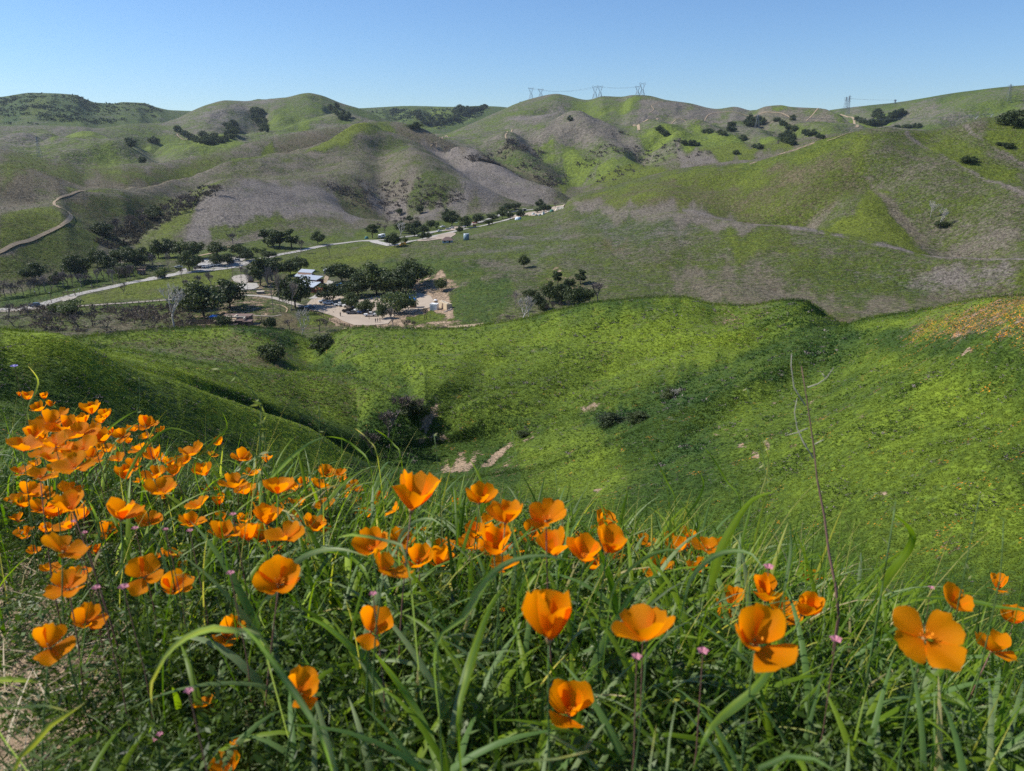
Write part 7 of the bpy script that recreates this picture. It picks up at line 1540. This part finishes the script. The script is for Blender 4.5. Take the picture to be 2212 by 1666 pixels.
# (u, v, width, openness, roll, face, clue)
FL = [
(58,856,20,.25,10,0,'cupped poppy at the very top edge of the bank on the far side'),(95,856,15,.25,0,0,'small cupped poppy beside the one at the top edge of the bank'),(42,852,9,0,0,0,'tiny closed poppy above the topmost blooms'),
(85,879,25,.5,-8,0,'ragged poppy just under the topmost cupped pair'),(108,872,14,.25,12,0,'narrow poppy touching the ragged one near the top'),(123,892,36,.75,14,0,'open poppy shaded behind the broad one of the upper cluster'),
(197,882,32,.25,-4,0,'cone-shaped poppy held high above the upper cluster'),(102,907,48,.75,6,10,'broad bright poppy opening the dense upper cluster'),(137,917,40,.5,14,0,'half-open poppy right of the broad bright one'),
(230,893,26,.5,0,0,'dim poppy among grass to the right of the cone-shaped one'),(218,906,20,.25,-10,0,'small shaded poppy below the cone-shaped one'),(167,928,52,.75,8,12,'wide poppy in the middle of the dense upper cluster'),
(197,930,36,.5,0,0,'upright poppy crowning the dense upper cluster'),(48,957,70,1,10,0,'winged wide-open poppy nearest the side edge'),(117,950,68,1,8,8,'large spreading poppy under the broad bright one'),
(177,958,68,1,0,14,'large bowl-shaped poppy at the heart of the upper cluster'),(223,944,38,.5,-12,0,'poppy with tall petals on the right rim of the upper cluster'),(240,934,18,0,0,0,'narrow closed poppy by the grass beside the upper cluster'),
(290,924,24,.5,-10,0,'shaded poppy, first of the three in the grass past the upper cluster'),(313,911,34,.5,8,0,'bright ragged poppy of the three in the grass past the upper cluster'),(327,913,18,.25,0,0,'slim poppy, last of the three in the grass'),
(347,928,18,.5,0,0,'small poppy alone in the grass past the three'),(92,971,38,.75,0,0,'flat poppy tucked under the large spreading one'),(115,986,42,.75,10,0,'folded poppy in the second line of the upper cluster'),
(160,995,58,.75,-4,0,'big cup with a dark notch in the second line of the cluster'),(150,982,34,.5,10,0,'poppy peeking from behind the big notched cup'),(197,980,30,.5,0,0,'poppy between the notched cup and the right rim'),
(230,969,26,.5,10,0,'small open poppy under the tall-petalled one'),(253,987,28,.75,0,20,'round poppy facing out, past the notched cup'),(277,953,16,.25,-10,0,'small poppy standing between cluster and grass'),
(315,941,16,.25,0,0,'tiny poppy beside the bent pale leaf'),(413,971,38,.5,6,0,'poppy standing before the dark near spur'),(475,952,28,.75,-18,0,'tilted poppy held highest above the grass'),
(457,981,20,.5,0,0,'small poppy in the grass below the tilted one'),(43,1013,28,.5,0,0,'poppy left of the two-winged one'),(85,1021,56,1,8,0,'two-winged open poppy with a deep centre cleft'),
(293,998,30,.5,-8,0,'ragged poppy in the middle of the upper grass'),(333,1021,36,.5,10,12,'twisted poppy with folded petals in the upper grass'),(367,1002,26,.5,0,0,'round-topped poppy right of the twisted one'),(352,990,22,.25,0,0,'poppy half hidden behind the twisted one'),
(60,1056,42,.75,16,0,'tilted poppy with a fold, under the two-winged one'),(50,1085,32,.5,10,0,'small cupped poppy at the edge above the bare patch'),(147,1053,44,.75,12,0,'poppy with one raised petal over the fan-shaped one'),
(85,1090,38,.75,18,0,'slanting poppy between the edge and the fan-shaped one'),(153,1085,56,.5,-14,0,'fan-shaped poppy with a dark pointed centre'),(258,1104,60,.5,2,0,'upright W-shaped poppy with three tall petals'),
(345,1052,58,.75,6,0,'broad boat-shaped poppy with a pale curled sepal'),(502,1040,50,.75,4,0,'rounded open poppy with a frilled rim'),(577,991,26,.25,-6,0,'single poppy by the tall green stalk'),(546,1017,32,.5,0,0,'deep orange poppy left of the big upper pair'),
(599,1049,58,.5,8,0,'bigger poppy of the upper pair by the pale bent blade'),(633,1055,28,.5,0,0,'lesser poppy of the upper pair by the pale bent blade'),(630,1068,24,.5,10,0,'low bloom under the upper pair'),(655,1040,26,.5,-10,0,'ragged poppy, first in the string above the middle'),
(688,1044,36,.5,12,0,'ragged poppy in the string above the middle'),(732,1020,30,.75,8,0,'pointed poppy at the end of the string above the middle'),(737,1034,24,.5,0,0,'poppy under the pointed one of the string'),(715,1056,18,.5,0,0,'tiny bloom under the end of the string'),
(320,1117,44,.75,8,0,'thin-petalled poppy crossed by a dark stem'),(430,1085,44,.75,-10,0,'poppy half hidden behind a bent pale leaf'),(410,1125,48,.75,0,0,'flat saucer-shaped poppy over the pink blossoms'),(150,1128,40,.5,-14,0,'crumpled poppy under the fan-shaped one'),
(110,1117,14,0,0,0,'tiny closed poppy left of the crumpled one'),(47,1153,32,.5,10,0,'egg-shaped poppy above the straw patch'),(133,1173,68,.75,24,0,'long drooping-winged poppy over the straw patch'),(73,1188,20,.5,0,0,'small flat poppy on the straw patch'),(110,1225,30,.5,20,0,'slanted poppy at the rim of the straw patch'),
(477,1148,58,.75,14,0,'poppy with a spread wing at the near end of the middle cluster'),(573,1114,56,.25,-4,0,'tall rounded poppy crowning the middle cluster'),(535,1152,56,.5,0,0,'poppy left in the heart of the middle cluster'),(617,1148,66,.75,-6,10,'wide wavy poppy in the middle cluster'),
(676,1132,48,.5,14,0,'cone-shaped poppy right of the middle cluster'),(507,1177,38,.5,10,0,'low poppy under the middle cluster'),(573,1172,40,.25,0,0,'hanging poppy under the tall rounded one'),(560,1150,44,.5,6,0,'central poppy of the middle cluster'),(640,1136,34,.5,0,0,'poppy behind the wide wavy one'),
(340,1196,34,.75,-6,0,'left one of the two small poppies above the two folded ones'),(372,1197,28,.5,10,0,'right one of the two small poppies above the two folded ones'),(308,1230,62,.75,24,0,'folded winged poppy next to a dark upright stem'),(373,1260,54,.5,14,20,'poppy showing its dark inside beside the crossing pale stems'),(395,1219,17,.5,0,0,'tiny poppy beside the fuzzy seed head'),
(600,1238,72,.25,14,30,'big round poppy cut by a long pale blade'),(582,1262,34,.75,-20,10,'lower petal-like bloom attached below the big round one'),(145,1257,60,.75,-6,0,'low domed poppy under a pale leaf tip'),(170,1237,32,.5,6,0,'round-petalled poppy behind the domed one'),
(183,1332,58,.75,18,16,'poppy crossed by a thin dark stem in the lower bank'),(103,1380,70,.75,26,0,'lowest winged poppy near the bottom corner'),(485,1359,58,.5,26,10,'poppy at the bend of the long pale arching leaves'),(645,1477,80,.75,16,24,'large twisted poppy low in the bank'),
(441,1516,38,.75,-4,0,'half-hidden poppy behind a long hanging leaf'),(495,1648,66,.75,-8,10,'golden poppy cut by the bottom of the frame'),(508,1610,18,0,0,0,'closed bud-like poppy over the bottom bloom'),
(887,1066,92,.0,6,-6,'tallest big goblet-shaped poppy standing above the grass'),(858,1092,40,.75,-40,0,'drooping lower petals of a bloom under the goblet-shaped one'),(1036,1069,52,.25,4,0,'pleated poppy right of the goblet-shaped one'),(1091,1108,76,.5,4,0,'broad heart-shaped poppy in the centre'),
(1180,1106,80,.75,-4,0,'spiky many-petalled poppy in the centre'),(1298,1124,38,.0,6,0,'narrow upright poppy past the spiky one'),(790,1109,34,.5,0,0,'small poppy behind dark leaves near the middle'),(768,1110,22,.5,0,0,'dim poppy left of the small one near the middle'),(985,1085,20,.25,0,0,'small bright poppy under the pleated one'),
(802,1172,64,.5,-14,20,'poppy half covered by a broad pale leaf'),(905,1148,32,.5,0,0,'small poppy above the yellow centre one'),(828,1220,84,.75,24,0,'long-winged poppy beside the yellow one'),(903,1200,58,.25,0,0,'golden yellow poppy with upright petals'),(945,1205,52,.25,12,0,'deep orange ribbed poppy beside the golden one'),
(1028,1150,50,.5,-12,0,'folded poppy left in the big central cluster'),(1068,1172,72,.25,0,0,'tall ribbed poppy in the big central cluster'),(1132,1164,26,.25,0,0,'narrow poppy behind the upright blue-green leaf'),(1088,1216,58,.75,8,0,'low rounded poppy behind the arching leaf'),(1132,1228,22,.5,0,0,'bit of a bloom right of the arching leaf'),
(1150,1142,42,.5,4,0,'rough poppy under the spiky one'),(1200,1178,68,.25,-8,0,'deep poppy in the right half of the central cluster'),(1262,1190,70,.5,6,0,'broad poppy behind crossing blades in the central cluster'),(1312,1172,74,.5,8,0,'fluted poppy ending the central cluster'),(1225,1150,36,.5,6,0,'small poppy on top of the central cluster'),
(1018,1217,26,.25,0,0,'little poppy below the folded one'),(1368,1180,18,.5,0,0,'tiny poppy right of the central cluster'),(1353,1262,12,0,0,0,'orange fleck of a bloom deep in the leaves'),(800,1343,74,.5,10,10,'drooping poppy with a curled rim in the lower middle'),
(1187,1343,104,.0,8,-4,'biggest cup-shaped poppy alone in the lower centre'),(1398,1354,98,.5,-4,0,'poppy with separate finger-like petals right of the big cup'),(1231,1520,78,.25,0,16,'lowest centre poppy, rounded, facing the viewer'),(992,1432,16,0,0,0,'small red-orange bud in the dark leaves'),(1085,1318,9,0,0,0,'tiny bud left of the big cup'),
(1450,1202,26,.25,0,0,'narrow poppy in the grass right of centre'),(1485,1150,34,.5,0,0,'poppy left of the tall bright blade'),(1528,1174,58,.75,14,0,'poppy leaning against the tall bright blade'),(1505,1225,48,.5,10,0,'poppy under the leaning one by the tall blade'),
(1748,1246,34,.25,4,0,'small dark orange poppy behind the big group'),(1736,1218,12,0,0,0,'tiny bud over the small dark orange poppy'),(1635,1362,96,.25,0,20,'lowest deep bowl of the big group behind the wide blade'),(1655,1275,64,.25,0,0,'upper frilled bloom of the big group'),(1586,1292,52,.5,-20,0,'left lobed bloom of the big group'),
(1572,1324,50,1,-30,0,'outer flat petals of the big group'),(1690,1310,50,.25,0,0,'bloom of the big group hidden by the wide blade'),(1735,1306,62,.25,10,16,'right bloom of the big group with its stamens in view'),(2003,1350,128,1,-8,34,'widest disc-like poppy on the right, crossed by a stem'),(2060,1293,62,.75,0,24,'poppy behind the disc-like one'),
(2158,1260,32,.25,0,0,'small poppy standing highest on the right'),(2192,1330,44,.5,-10,0,'poppy cut by the right edge of the frame'),(2145,1390,54,.5,10,0,'pale ragged poppy under the highest one on the right'),(1705,1412,18,0,0,0,'small bud under the big group'),(1902,1578,14,0,0,0,'single bud low in the dark leaves on the right'),(1537,1290,10,0,0,0,'tiny orange bud left of the big group'),
]
for i, (u, v, w_, o_, ro, fa, clue) in enumerate(FL):
    poppy(u, v, w_, o_, ro, 'orange ' + clue if not clue.startswith(('golden', 'deep orange', 'small red')) else clue, 'poppies on the bank', fa)

FILL = {'small poppy in the dense upper cluster': [(70,935),(90,948),(133,965),(150,912),(205,962),(140,1005),(75,1000),(180,905),(120,1012),(215,985)],
 'small poppy scattered in the upper grass': [(262,935),(300,960),(335,978),(380,1012),(400,990),(440,1010),(310,1035),(270,1020),(360,1060),(455,1050),(520,985),(530,1060),(560,1070),(470,1085)],
 'small poppy short of the goblet-shaped one': [(610,1080),(645,1088),(675,1065),(705,1085),(745,1070),(770,1085),(700,1020),(820,1075),(760,1045)],
 'small poppy tucked behind the middle cluster': [(520,1125),(548,1115),(600,1105),(640,1120),(590,1180),(470,1120),(655,1165),(700,1145)],
 'small poppy deep inside the big central cluster': [(1010,1170),(1045,1185),(1110,1190),(1090,1145),(1160,1205),(1225,1200),(1290,1150),(1240,1170),(1170,1160),(1330,1200),(1285,1215),(1050,1130)],
 'small poppy behind the golden one': [(860,1160),(880,1180),(930,1175),(965,1180),(850,1200)],
 'small poppy low in the side bank': [(125,1100),(100,1140),(40,1120),(180,1110),(230,1140),(200,1190),(95,1060),(30,1075)],
 'small poppy right of the central clusters': [(1420,1215),(1465,1180),(1395,1170),(1500,1190),(1560,1180),(1440,1160)]}
for l, pts in FILL.items():
    for u, v in pts: poppy(u + RS.uniform(-4, 4), v + RS.uniform(-4, 4), RS.uniform(24, 38) * (1.3 if u > 840 else 1), RS.choice([.25, .5, .5, .75]), RS.uniform(-20, 20), l, l.replace('small poppy', 'small poppies'), RS.uniform(-10, 25))
# -- large single leaves that cross the view: (points foot -> tip, width px, tint, clue)
LEAF = [
([(560,1372),(535,1362),(505,1362),(460,1357),(400,1378),(355,1420),(327,1475),(328,1520)],21,.66,'long pale grey-green leaf arching over to a yellow tip'),
([(560,1400),(515,1366),(490,1400),(475,1470),(462,1540),(466,1590)],15,.55,'blue-green leaf hanging straight down under the arching pale one'),
([(700,1610),(655,1525),(600,1445),(555,1385),(513,1342)],26,.52,'stiff blue-green leaf running down from the bend of the pale arch'),
([(560,1320),(600,1270),(640,1215),(690,1190),(745,1188),(800,1205)],15,.62,'pale leaf bowed over the middle cluster of poppies'),
([(940,1400),(1000,1335),(1030,1285),(1065,1238),(1110,1210),(1175,1200),(1240,1215)],25,.55,'broad blue-green leaf bowing over under the central cluster'),
([(990,1560),(1005,1480),(1030,1390),(1060,1310),(1095,1262)],34,.36,'widest upright dark-striped leaf left of the big cup'),
([(1240,1560),(1290,1420),(1330,1345),(1370,1275),(1400,1250),(1440,1243)],17,.5,'blue-green leaf rising past the finger-petalled poppy'),
([(1345,1470),(1340,1400),(1334,1340),(1318,1250),(1290,1180),(1250,1120)],15,.16,'dark green leaf arching from the central cluster down to the right'),
([(1520,1600),(1560,1548),(1620,1500),(1668,1440),(1690,1375),(1694,1310),(1692,1272)],24,.42,'wide upright leaf standing right in front of the big group of blooms'),
([(1480,1290),(1500,1240),(1541,1202),(1585,1190),(1625,1198),(1650,1232)],18,.55,'blue-green leaf bowed above the big group'),
([(1690,1290),(1700,1240),(1709,1180),(1705,1125)],15,.56,'upright blue-green leaf behind the big group'),
([(1530,1300),(1551,1204),(1585,1134),(1625,1080),(1675,1062)],24,.30,'tall bright green leaf bending to the right at its tip'),
([(1900,1280),(1925,1240),(1958,1195),(1972,1160),(1955,1130),(1930,1112)],22,.30,'twisted bright green leaf on the tall stalk'),
([(1650,1700),(1640,1660),(1700,1634),(1760,1640),(1810,1670)],64,.50,'very broad blurred leaf across the bottom edge'),
([(1400,1700),(1406,1640),(1418,1565)],26,.62,'left of two upright pale leaves at the bottom edge'),
([(1436,1700),(1446,1600),(1462,1512)],26,.60,'right and taller of two upright pale leaves at the bottom edge'),
([(1090,1655),(1130,1645),(1200,1640),(1275,1622)],30,.68,'pale leaf lying flat along the bottom edge'),
([(1770,1352),(1870,1376),(1940,1394),(2010,1410)],11,.30,'straight green leaf lying below the disc-like poppy'),
([(2230,1345),(2150,1310),(2060,1294),(1950,1292)],14,.40,'long leaf crossing in from the edge above the disc-like poppy'),
([(2240,1690),(2150,1640),(2060,1600),(1980,1568),(1880,1520),(1790,1486)],15,.22,'long dark leaf slanting through the bottom corner'),
([(2120,1560),(2020,1470),(1930,1380),(1860,1310)],14,.20,'dark slanting leaf under the disc-like poppy'),
([(2200,1560),(2120,1470),(2010,1380)],13,.22,'second dark slanting leaf beside the first'),
([(30,1668),(70,1610),(110,1566),(150,1540),(185,1517)],19,.78,'bright yellow-green leaf rising from the bottom corner'),
([(-20,1468),(60,1470),(110,1474),(162,1480)],10,.66,'thin pale leaf lying level near the side edge'),
([(-20,1548),(40,1530),(95,1524),(150,1538)],20,.62,'pale bent leaf low at the side edge'),
([(560,1075),(595,1022),(633,985),(668,958),(704,943)],15,.55,'pale blue-green leaf pointing up above the upper pair'),
([(800,1010),(772,970),(740,948),(704,943)],12,.36,'leaf folding over beyond the pale pointing one'),
([(866,990),(852,962),(830,940),(808,927)],12,.30,'bright green leaf tip before the ravine shrub'),
([(815,985),(800,955),(786,940),(766,925)],11,.82,'yellowing leaf before the ravine shrub'),
([(880,1215),(850,1172),(800,1160),(760,1155),(728,1162)],26,.60,'broad pale leaf over the half-covered poppy'),
([(800,1260),(770,1210),(720,1190),(660,1192),(610,1215)],14,.40,'bowed green leaf under the middle cluster'),
([(900,1110),(930,1110),(960,1122),(985,1140)],14,.6,'short pale leaf below the goblet-shaped poppy'),
([(860,1190),(870,1150),(900,1125),(935,1122),(960,1140)],15,.58,'pale arching leaf near the goblet-shaped poppy'),
([(1105,1290),(1112,1230),(1112,1180),(1107,1130)],14,.54,'pointed blue-green leaf upright in the central cluster'),
([(1320,1290),(1350,1240),(1395,1205),(1440,1188),(1480,1190)],20,.50,'blue-green leaf bowed right of the central cluster'),
([(1120,1275),(1150,1230),(1175,1205),(1200,1196)],22,.46,'dark blue-green leaf blade between central blooms'),
([(870,1560),(820,1480),(770,1410),(700,1350),(650,1330)],17,.45,'long leaf slanting down through the lower middle'),
([(960,1690),(930,1600),(890,1520),(840,1450),(800,1400)],19,.40,'long leaf running to the bottom edge in the lower middle'),
([(740,1640),(720,1560),(690,1480),(650,1410)],15,.50,'blue-green leaf beside the large twisted poppy'),
([(830,1600),(800,1540),(760,1480),(720,1420)],14,.22,'dark leaf beside the long slanting ones'),
([(720,1690),(700,1640),(672,1590),(640,1540)],18,.35,'broad green leaf at the bottom near the golden bloom'),
([(1210,1215),(1240,1180),(1275,1150),(1300,1120)],14,.25,'dark green leaf crossing the central cluster'),
([(1475,1130),(1505,1085),(1520,1050),(1512,1020)],9,.22,'dark grass leaf sticking up left of the tall bright one'),
([(1600,1090),(1570,1040),(1540,990),(1515,960)],8,.2,'dark grass leaf pointing up before the green slope'),
([(1460,1090),(1440,1040),(1420,1000),(1400,968)],7,.2,'thin grass leaf pointing up before the green slope'),
([(1640,1080),(1655,1030),(1660,990),(1650,955)],9,.75,'yellowish leaf pointing up before the slope'),
([(180,980),(230,930),(270,900),(300,885)],9,.42,'grass leaf bowed through the upper cluster'),
([(420,1010),(455,960),(490,925),(480,890)],9,.30,'bright grass leaf curling over at the top of the bank'),
([(300,1010),(330,950),(370,925),(420,940)],11,.32,'green bowed leaf above the boat-shaped poppy'),
([(270,1060),(290,1000),(320,950),(335,925)],10,.35,'green leaf rising left of the twisted poppy'),
([(60,900),(75,850),(82,820),(60,790)],7,.75,'yellow-green grass leaf at the far top of the bank'),
([(200,1190),(215,1150),(205,1110),(190,1080)],8,.45,'pale leaf upright beside the W-shaped poppy'),
([(560,1200),(545,1140),(552,1110),(575,1098)],8,.5,'curled leaf left of the tall rounded poppy'),
]
def leaf_thing(pts, wpx, tint, label):
    d = min(max(.0145 * F_PX / wpx, .66), 2.3); P = []
    P3 = []
    for i, (u, v) in enumerate(pts):
        D = Vector(tuple(float(a) for a in px_dir(u, v))).normalized(); P3.append(D * d * (1 + .03 * math.sin(i * .9)))
    for _ in range(40):
        if min(p.z - gz1(p.x, p.y) for p in P3) > .03: break
        P3 = [p * .97 for p in P3]
    for _ in range(60):
        if max(p.z - gz1(p.x, p.y) for p in P3) < .50 or P3[0].length > 3.2: break
        P3 = [p * 1.02 for p in P3]
    f = P3[0]; g = Vector((f.x + (f.x - P3[1].x) * .15, f.y + .10, gz1(f.x, f.y + .10)))
    P3 = [g, g.lerp(f, .5) + Vector((0, .004, 0))] + P3; tf = (P3[2] - P3[0]).length / max(sum((P3[k + 1] - P3[k]).length for k in range(len(P3) - 1)), .01) * 1.25; P3 = resample(P3, .018); n = len(P3); W = wpx / F_PX * P3[n // 2].length
    V = []; T = []
    up = Vector((0, -.75, .65))
    for i, p in enumerate(P3):
        t = i / (n - 1); dd = (P3[min(i + 1, n - 1)] - P3[max(i - 1, 0)]).normalized(); s = dd.cross(-p.normalized()).normalized()
        nn = dd.cross(s).normalized(); s = (s + nn * .35 * math.sin(t * 5 + tint * 20)).normalized(); nn = dd.cross(s)
        w_ = W / 2 * min(1, .10 + .9 * (t / max(tf, .02)) ** 9) * max(.02, (1 - max(0, (t - .45) / .55) ** 2.2))
        for k, a in ((-1, .0), (-.5, .10), (0, .2), (.5, .10), (1, .0)): V.append(p + s * w_ * k - nn * w_ * a); T.append(min(1, max(0, tint + (.05 if k == 0 else 0) + .06 * math.sin(t * 9 + k * 3) + (.22 if t > .93 and tint > .6 else 0))))
    F = [(i*5+k, i*5+k+1, (i+1)*5+k+1, (i+1)*5+k) for i in range(n-1) for k in range(4)]
    me = mesh_np('grass_leaf', [tuple(v) for v in V], np.array(F), M_BLADE, True); T = np.array(T); add_attr(me, 'tint', np.stack([T] * 4, -1))
    o = link('grass_leaf', me); tag(o, label, 'leaf', 'large grass leaves on the bank'); return o
for a in LEAF: leaf_thing(*a)

# -- stalks and small flowers
def at(u, v, d): return Vector(tuple(float(a) for a in px_dir(u, v))).normalized() * d
def stalk_pts(px, d): return [at(u, v, d) for u, v in px]
t = empty('dead_stalk', at(1791, 1197, 1.75)); tag(t, 'brown dead branched stalk standing tall against the right-hand slope', 'stalk', None); inv = -t.location
def sub(px, r, name, m, d=1.75):
    P = resample([p + inv for p in stalk_pts(px, d)], .03); n = len(P); return MB().tube(P, [r[0] + (r[1] - r[0]) * i / (n - 1) for i in range(n)], 6).obj(name, m, t, True)
M_DEAD = mat('dead_brown_stem', (.13,.075,.06), .8, var=.3, vscale=20); M_PALEB = mat('pale_dead_branch', (.34,.31,.25), .8)
sub([(1812,1330),(1805,1266),(1791,1197),(1781,1117),(1765,1034),(1758,967),(1741,851),(1731,791)], (.0030, .0010), 'stem', M_DEAD)
for px in ([(1740,877),(1715,837),(1709,790),(1710,764)], [(1745,837),(1768,829),(1785,817),(1801,794)], [(1757,990),(1735,955),(1722,925),(1716,890),(1722,860)], [(1760,960),(1775,952),(1780,950)], [(1745,925),(1722,935),(1700,940)], [(1782,815),(1776,806)]):
    sub(px, (.0016, .0006), 'branch', M_PALEB)
p = t.location; f = Vector((at(1812,1330,1.75).x, at(1812,1330,1.75).y, 0)); f.z = gz1(f.x, f.y)
MB().tube([at(1812,1330,1.75) - p, f - p], [.0030, .0034], 6).obj('stem_foot', M_DEAD, t)
M_OAT = mat_leaf('oat_spikelets', [(.12,.20,.04),(.25,.30,.08),(.42,.40,.2)], .35)
def seed_head(px, d, r, label, nsp=14, spl=.018, name='wild_oat_stalk', m=None, hang=.6):
    pts = stalk_pts(px, d); b = pts[0]; g = Vector((b.x, b.y, gz1(b.x, b.y))); t = empty(name, g); tag(t, label, 'grass stalk')
    P = resample([g] + pts, .03); P = [q - g for q in P]; n = len(P); MB().tube(P, [r * (1 - .6 * i / n) for i in range(n)], 5).obj('stem', m or M_STEM, t, True)
    C_, D_ = [], []
    for i in range(nsp):
        k = n - 1 - int(i / nsp * n * .32); q = np.array(P[k]) + RS.normal(0, .004, 3); C_.append(q); D_.append(np.array([RS.uniform(-1, 1), RS.uniform(-.5, .5), RS.uniform(-hang, 1 - hang)]))
    V, F = leaf_quads(np.array(C_), np.array(D_), np.full(nsp, spl), np.full(nsp, spl * .28)); me = mesh_np('seed_head', V, F, M_OAT); tt = np.repeat(RS.uniform(0, 1, nsp), 4); add_attr(me, 'tint', np.stack([tt] * 4, -1)); link('seed_head', me, t)
seed_head([(562,985),(563,920),(563,872)], 1.9, .0030, 'thick green stalk with a dangling oat head over the left spur', 18, .028)
seed_head([(470,800),(483,794),(512,812),(545,845),(563,868)][::-1], 1.9, .0016, 'thin bent oat stem hanging over the thick green stalk', 6, .02)
seed_head([(1905,1272),(1920,1180),(1935,1084)], 1.5, .0030, 'straight green stalk carrying the twisted leaf', 4, .02)
seed_head([(2085,1230),(2098,1160),(2108,1110),(2117,1070)], 1.5, .0018, 'rye-like stalk with a dark pointed seed head on the right', 20, .010, hang=.1)
seed_head([(2160,1250),(2165,1190),(2168,1125)], 1.5, .0018, 'thin green stalk next to the dark seed head', 4, .015)
seed_head([(1630,900),(1610,870),(1612,830)][::1], 2.0, .0010, 'faint thin oat stem left of the dead stalk', 10, .016) if 0 else None
seed_head([(1655,1080),(1640,950),(1625,880),(1612,835)], 2.0, .0011, 'faint thin oat stem left of the dead stalk', 12, .016)
seed_head([(690,1040),(690,960),(689,875)], 2.1, .0017, 'slim green stalk before the gully of the left spur', 4, .014)
seed_head([(300,930),(302,860),(300,815)], 2.6, .0020, 'slim stalk at the top of the bank over the left spur', 4, .018)
seed_head([(950,1060),(945,1000),(938,940)], 1.9, .0018, 'brown-tipped stalk beside the goblet-shaped poppy', 8, .012)
seed_head([(1120,1160),(1125,1060),(1110,960),(1105,930)], 1.8, .0010, 'hair-thin stalk above the heart-shaped poppy', 5, .012)
seed_head([(1205,1100),(1203,1060),(1200,1015)], 1.9, .0014, 'thin stalk above the spiky poppy', 4, .012)
seed_head([(395,1300),(396,1240),(392,1190)], 1.4, .0012, 'fuzzy pale seed head beside the tiny poppy', 26, .014, 'seed_head_stalk', hang=.3)
seed_head([(945,1400),(935,1340),(930,1300)], 1.0, .0016, 'pale capped seed stalk in the lower middle', 10, .010, 'seed_head_stalk', hang=.4)
M_PINK = mat('pink_petals', (.62,.26,.34), .6, trans=.35, tcol=(.7,.25,.35)); M_LILAC = mat('lilac_petals', (.33,.28,.70), .6, trans=.3)
def small_flower(u, v, w_, label, m=None, name='pink_blossom', cat='small flower', group='pink blossoms in the undergrowth'):
    D = Vector(tuple(float(a) for a in px_dir(u, v))).normalized(); d = min(max(.012 * F_PX / w_, .7), 4)
    for _ in range(60):
        p = D * d; h = p.z - gz1(p.x, p.y)
        if h > .36: d *= 1.02
        elif h < .08: d *= .98
        else: break
    s = w_ / F_PX * d / 2; t = empty(name, p); tag(t, label, cat, group); b = MB()
    for k in range(5):
        a = k * 1.2566; c, q = math.cos(a), math.sin(a); b = MB().add([(0,0,0),(c*s*.6-q*s*.4,q*s*.6+c*s*.4,s*.5),(c*s,q*s,s*.35),(c*s*.6+q*s*.4,q*s*.6-c*s*.4,s*.5)], [(0,1,2,3)]); b.obj('petal', m or M_PINK, t)
    g = gz1(p.x, p.y) - p.z; MB().tube([(0,0,0),(.006,.01,g*.5),(.0,.02,g)], [.0008,.001,.0012], 4).obj('stem', M_STEMR, t)
for u, v, w_, l in [(160,1128,12,'pink blossom beside the crumpled poppy'),(183,1152,12,'pink blossom under the crumpled poppy'),(165,1172,12,'pink blossom by the long-winged poppy'),(292,1143,15,'paired pink blossoms left of the saucer-shaped poppy'),(358,1145,12,'pink blossom on a thin stem near the crossed poppy'),
    (410,1148,14,'pink blossom right under the saucer-shaped poppy'),(503,1113,15,'mauve-pink blossom above the middle cluster'),(267,1271,22,'pink blossom pair left of the dark-inside poppy'),(208,1272,18,'pale pink blossom right of the domed poppy'),(498,1240,18,'flat pink blossom between pale stem and round poppy'),
    (408,1495,20,'dusky pink blossom above the half-hidden poppy'),(345,1588,14,'pink blossom low in the undergrowth'),(333,1600,12,'second pink blossom low in the undergrowth'),(806,1285,18,'pink blossom left of the golden poppy stem'),(1375,1422,24,'bright pink blossom under the finger-petalled poppy'),
    (1518,1410,26,'flat pink blossom under the bent green stem'),(1660,1228,24,'pink blossom crowning the big group'),(1805,1385,26,'oval pink blossom between the big group and the disc-like poppy'),(1744,1398,10,'tiny pink blossom near the small bud'),(2012,1272,14,'pink blossom at the top of the right-hand bank'),(1390,1326,20,'pink blossom caught in the finger-petalled poppy')]:
    small_flower(u, v, w_, l)
small_flower(31, 793, 14, 'single lilac flower at the very top of the bank on the far side', M_LILAC, 'lilac_flower', 'small flower', None)

# ------------------------------------------------------------------ every repeat gets a label of its own where only its place tells it apart
def _ord(n): return str(n) + ('th' if 10 < n % 100 < 14 else {1: 'st', 2: 'nd', 3: 'rd'}.get(n % 10, 'th'))
_by = {}
for o in C.objects:
    if o.parent is None and 'label' in o and 'category' in o: _by.setdefault(o['label'], []).append(o)
for l, os_ in _by.items():
    if len(os_) < 2: continue
    os_.sort(key=lambda o: o.location.x / max(o.location.y, .01))
    for i, o in enumerate(os_):
        o['label'] = l + (', leftmost of them' if i == 0 else ', rightmost of them' if i == len(os_) - 1 else ', %s from the left' % _ord(i + 1))
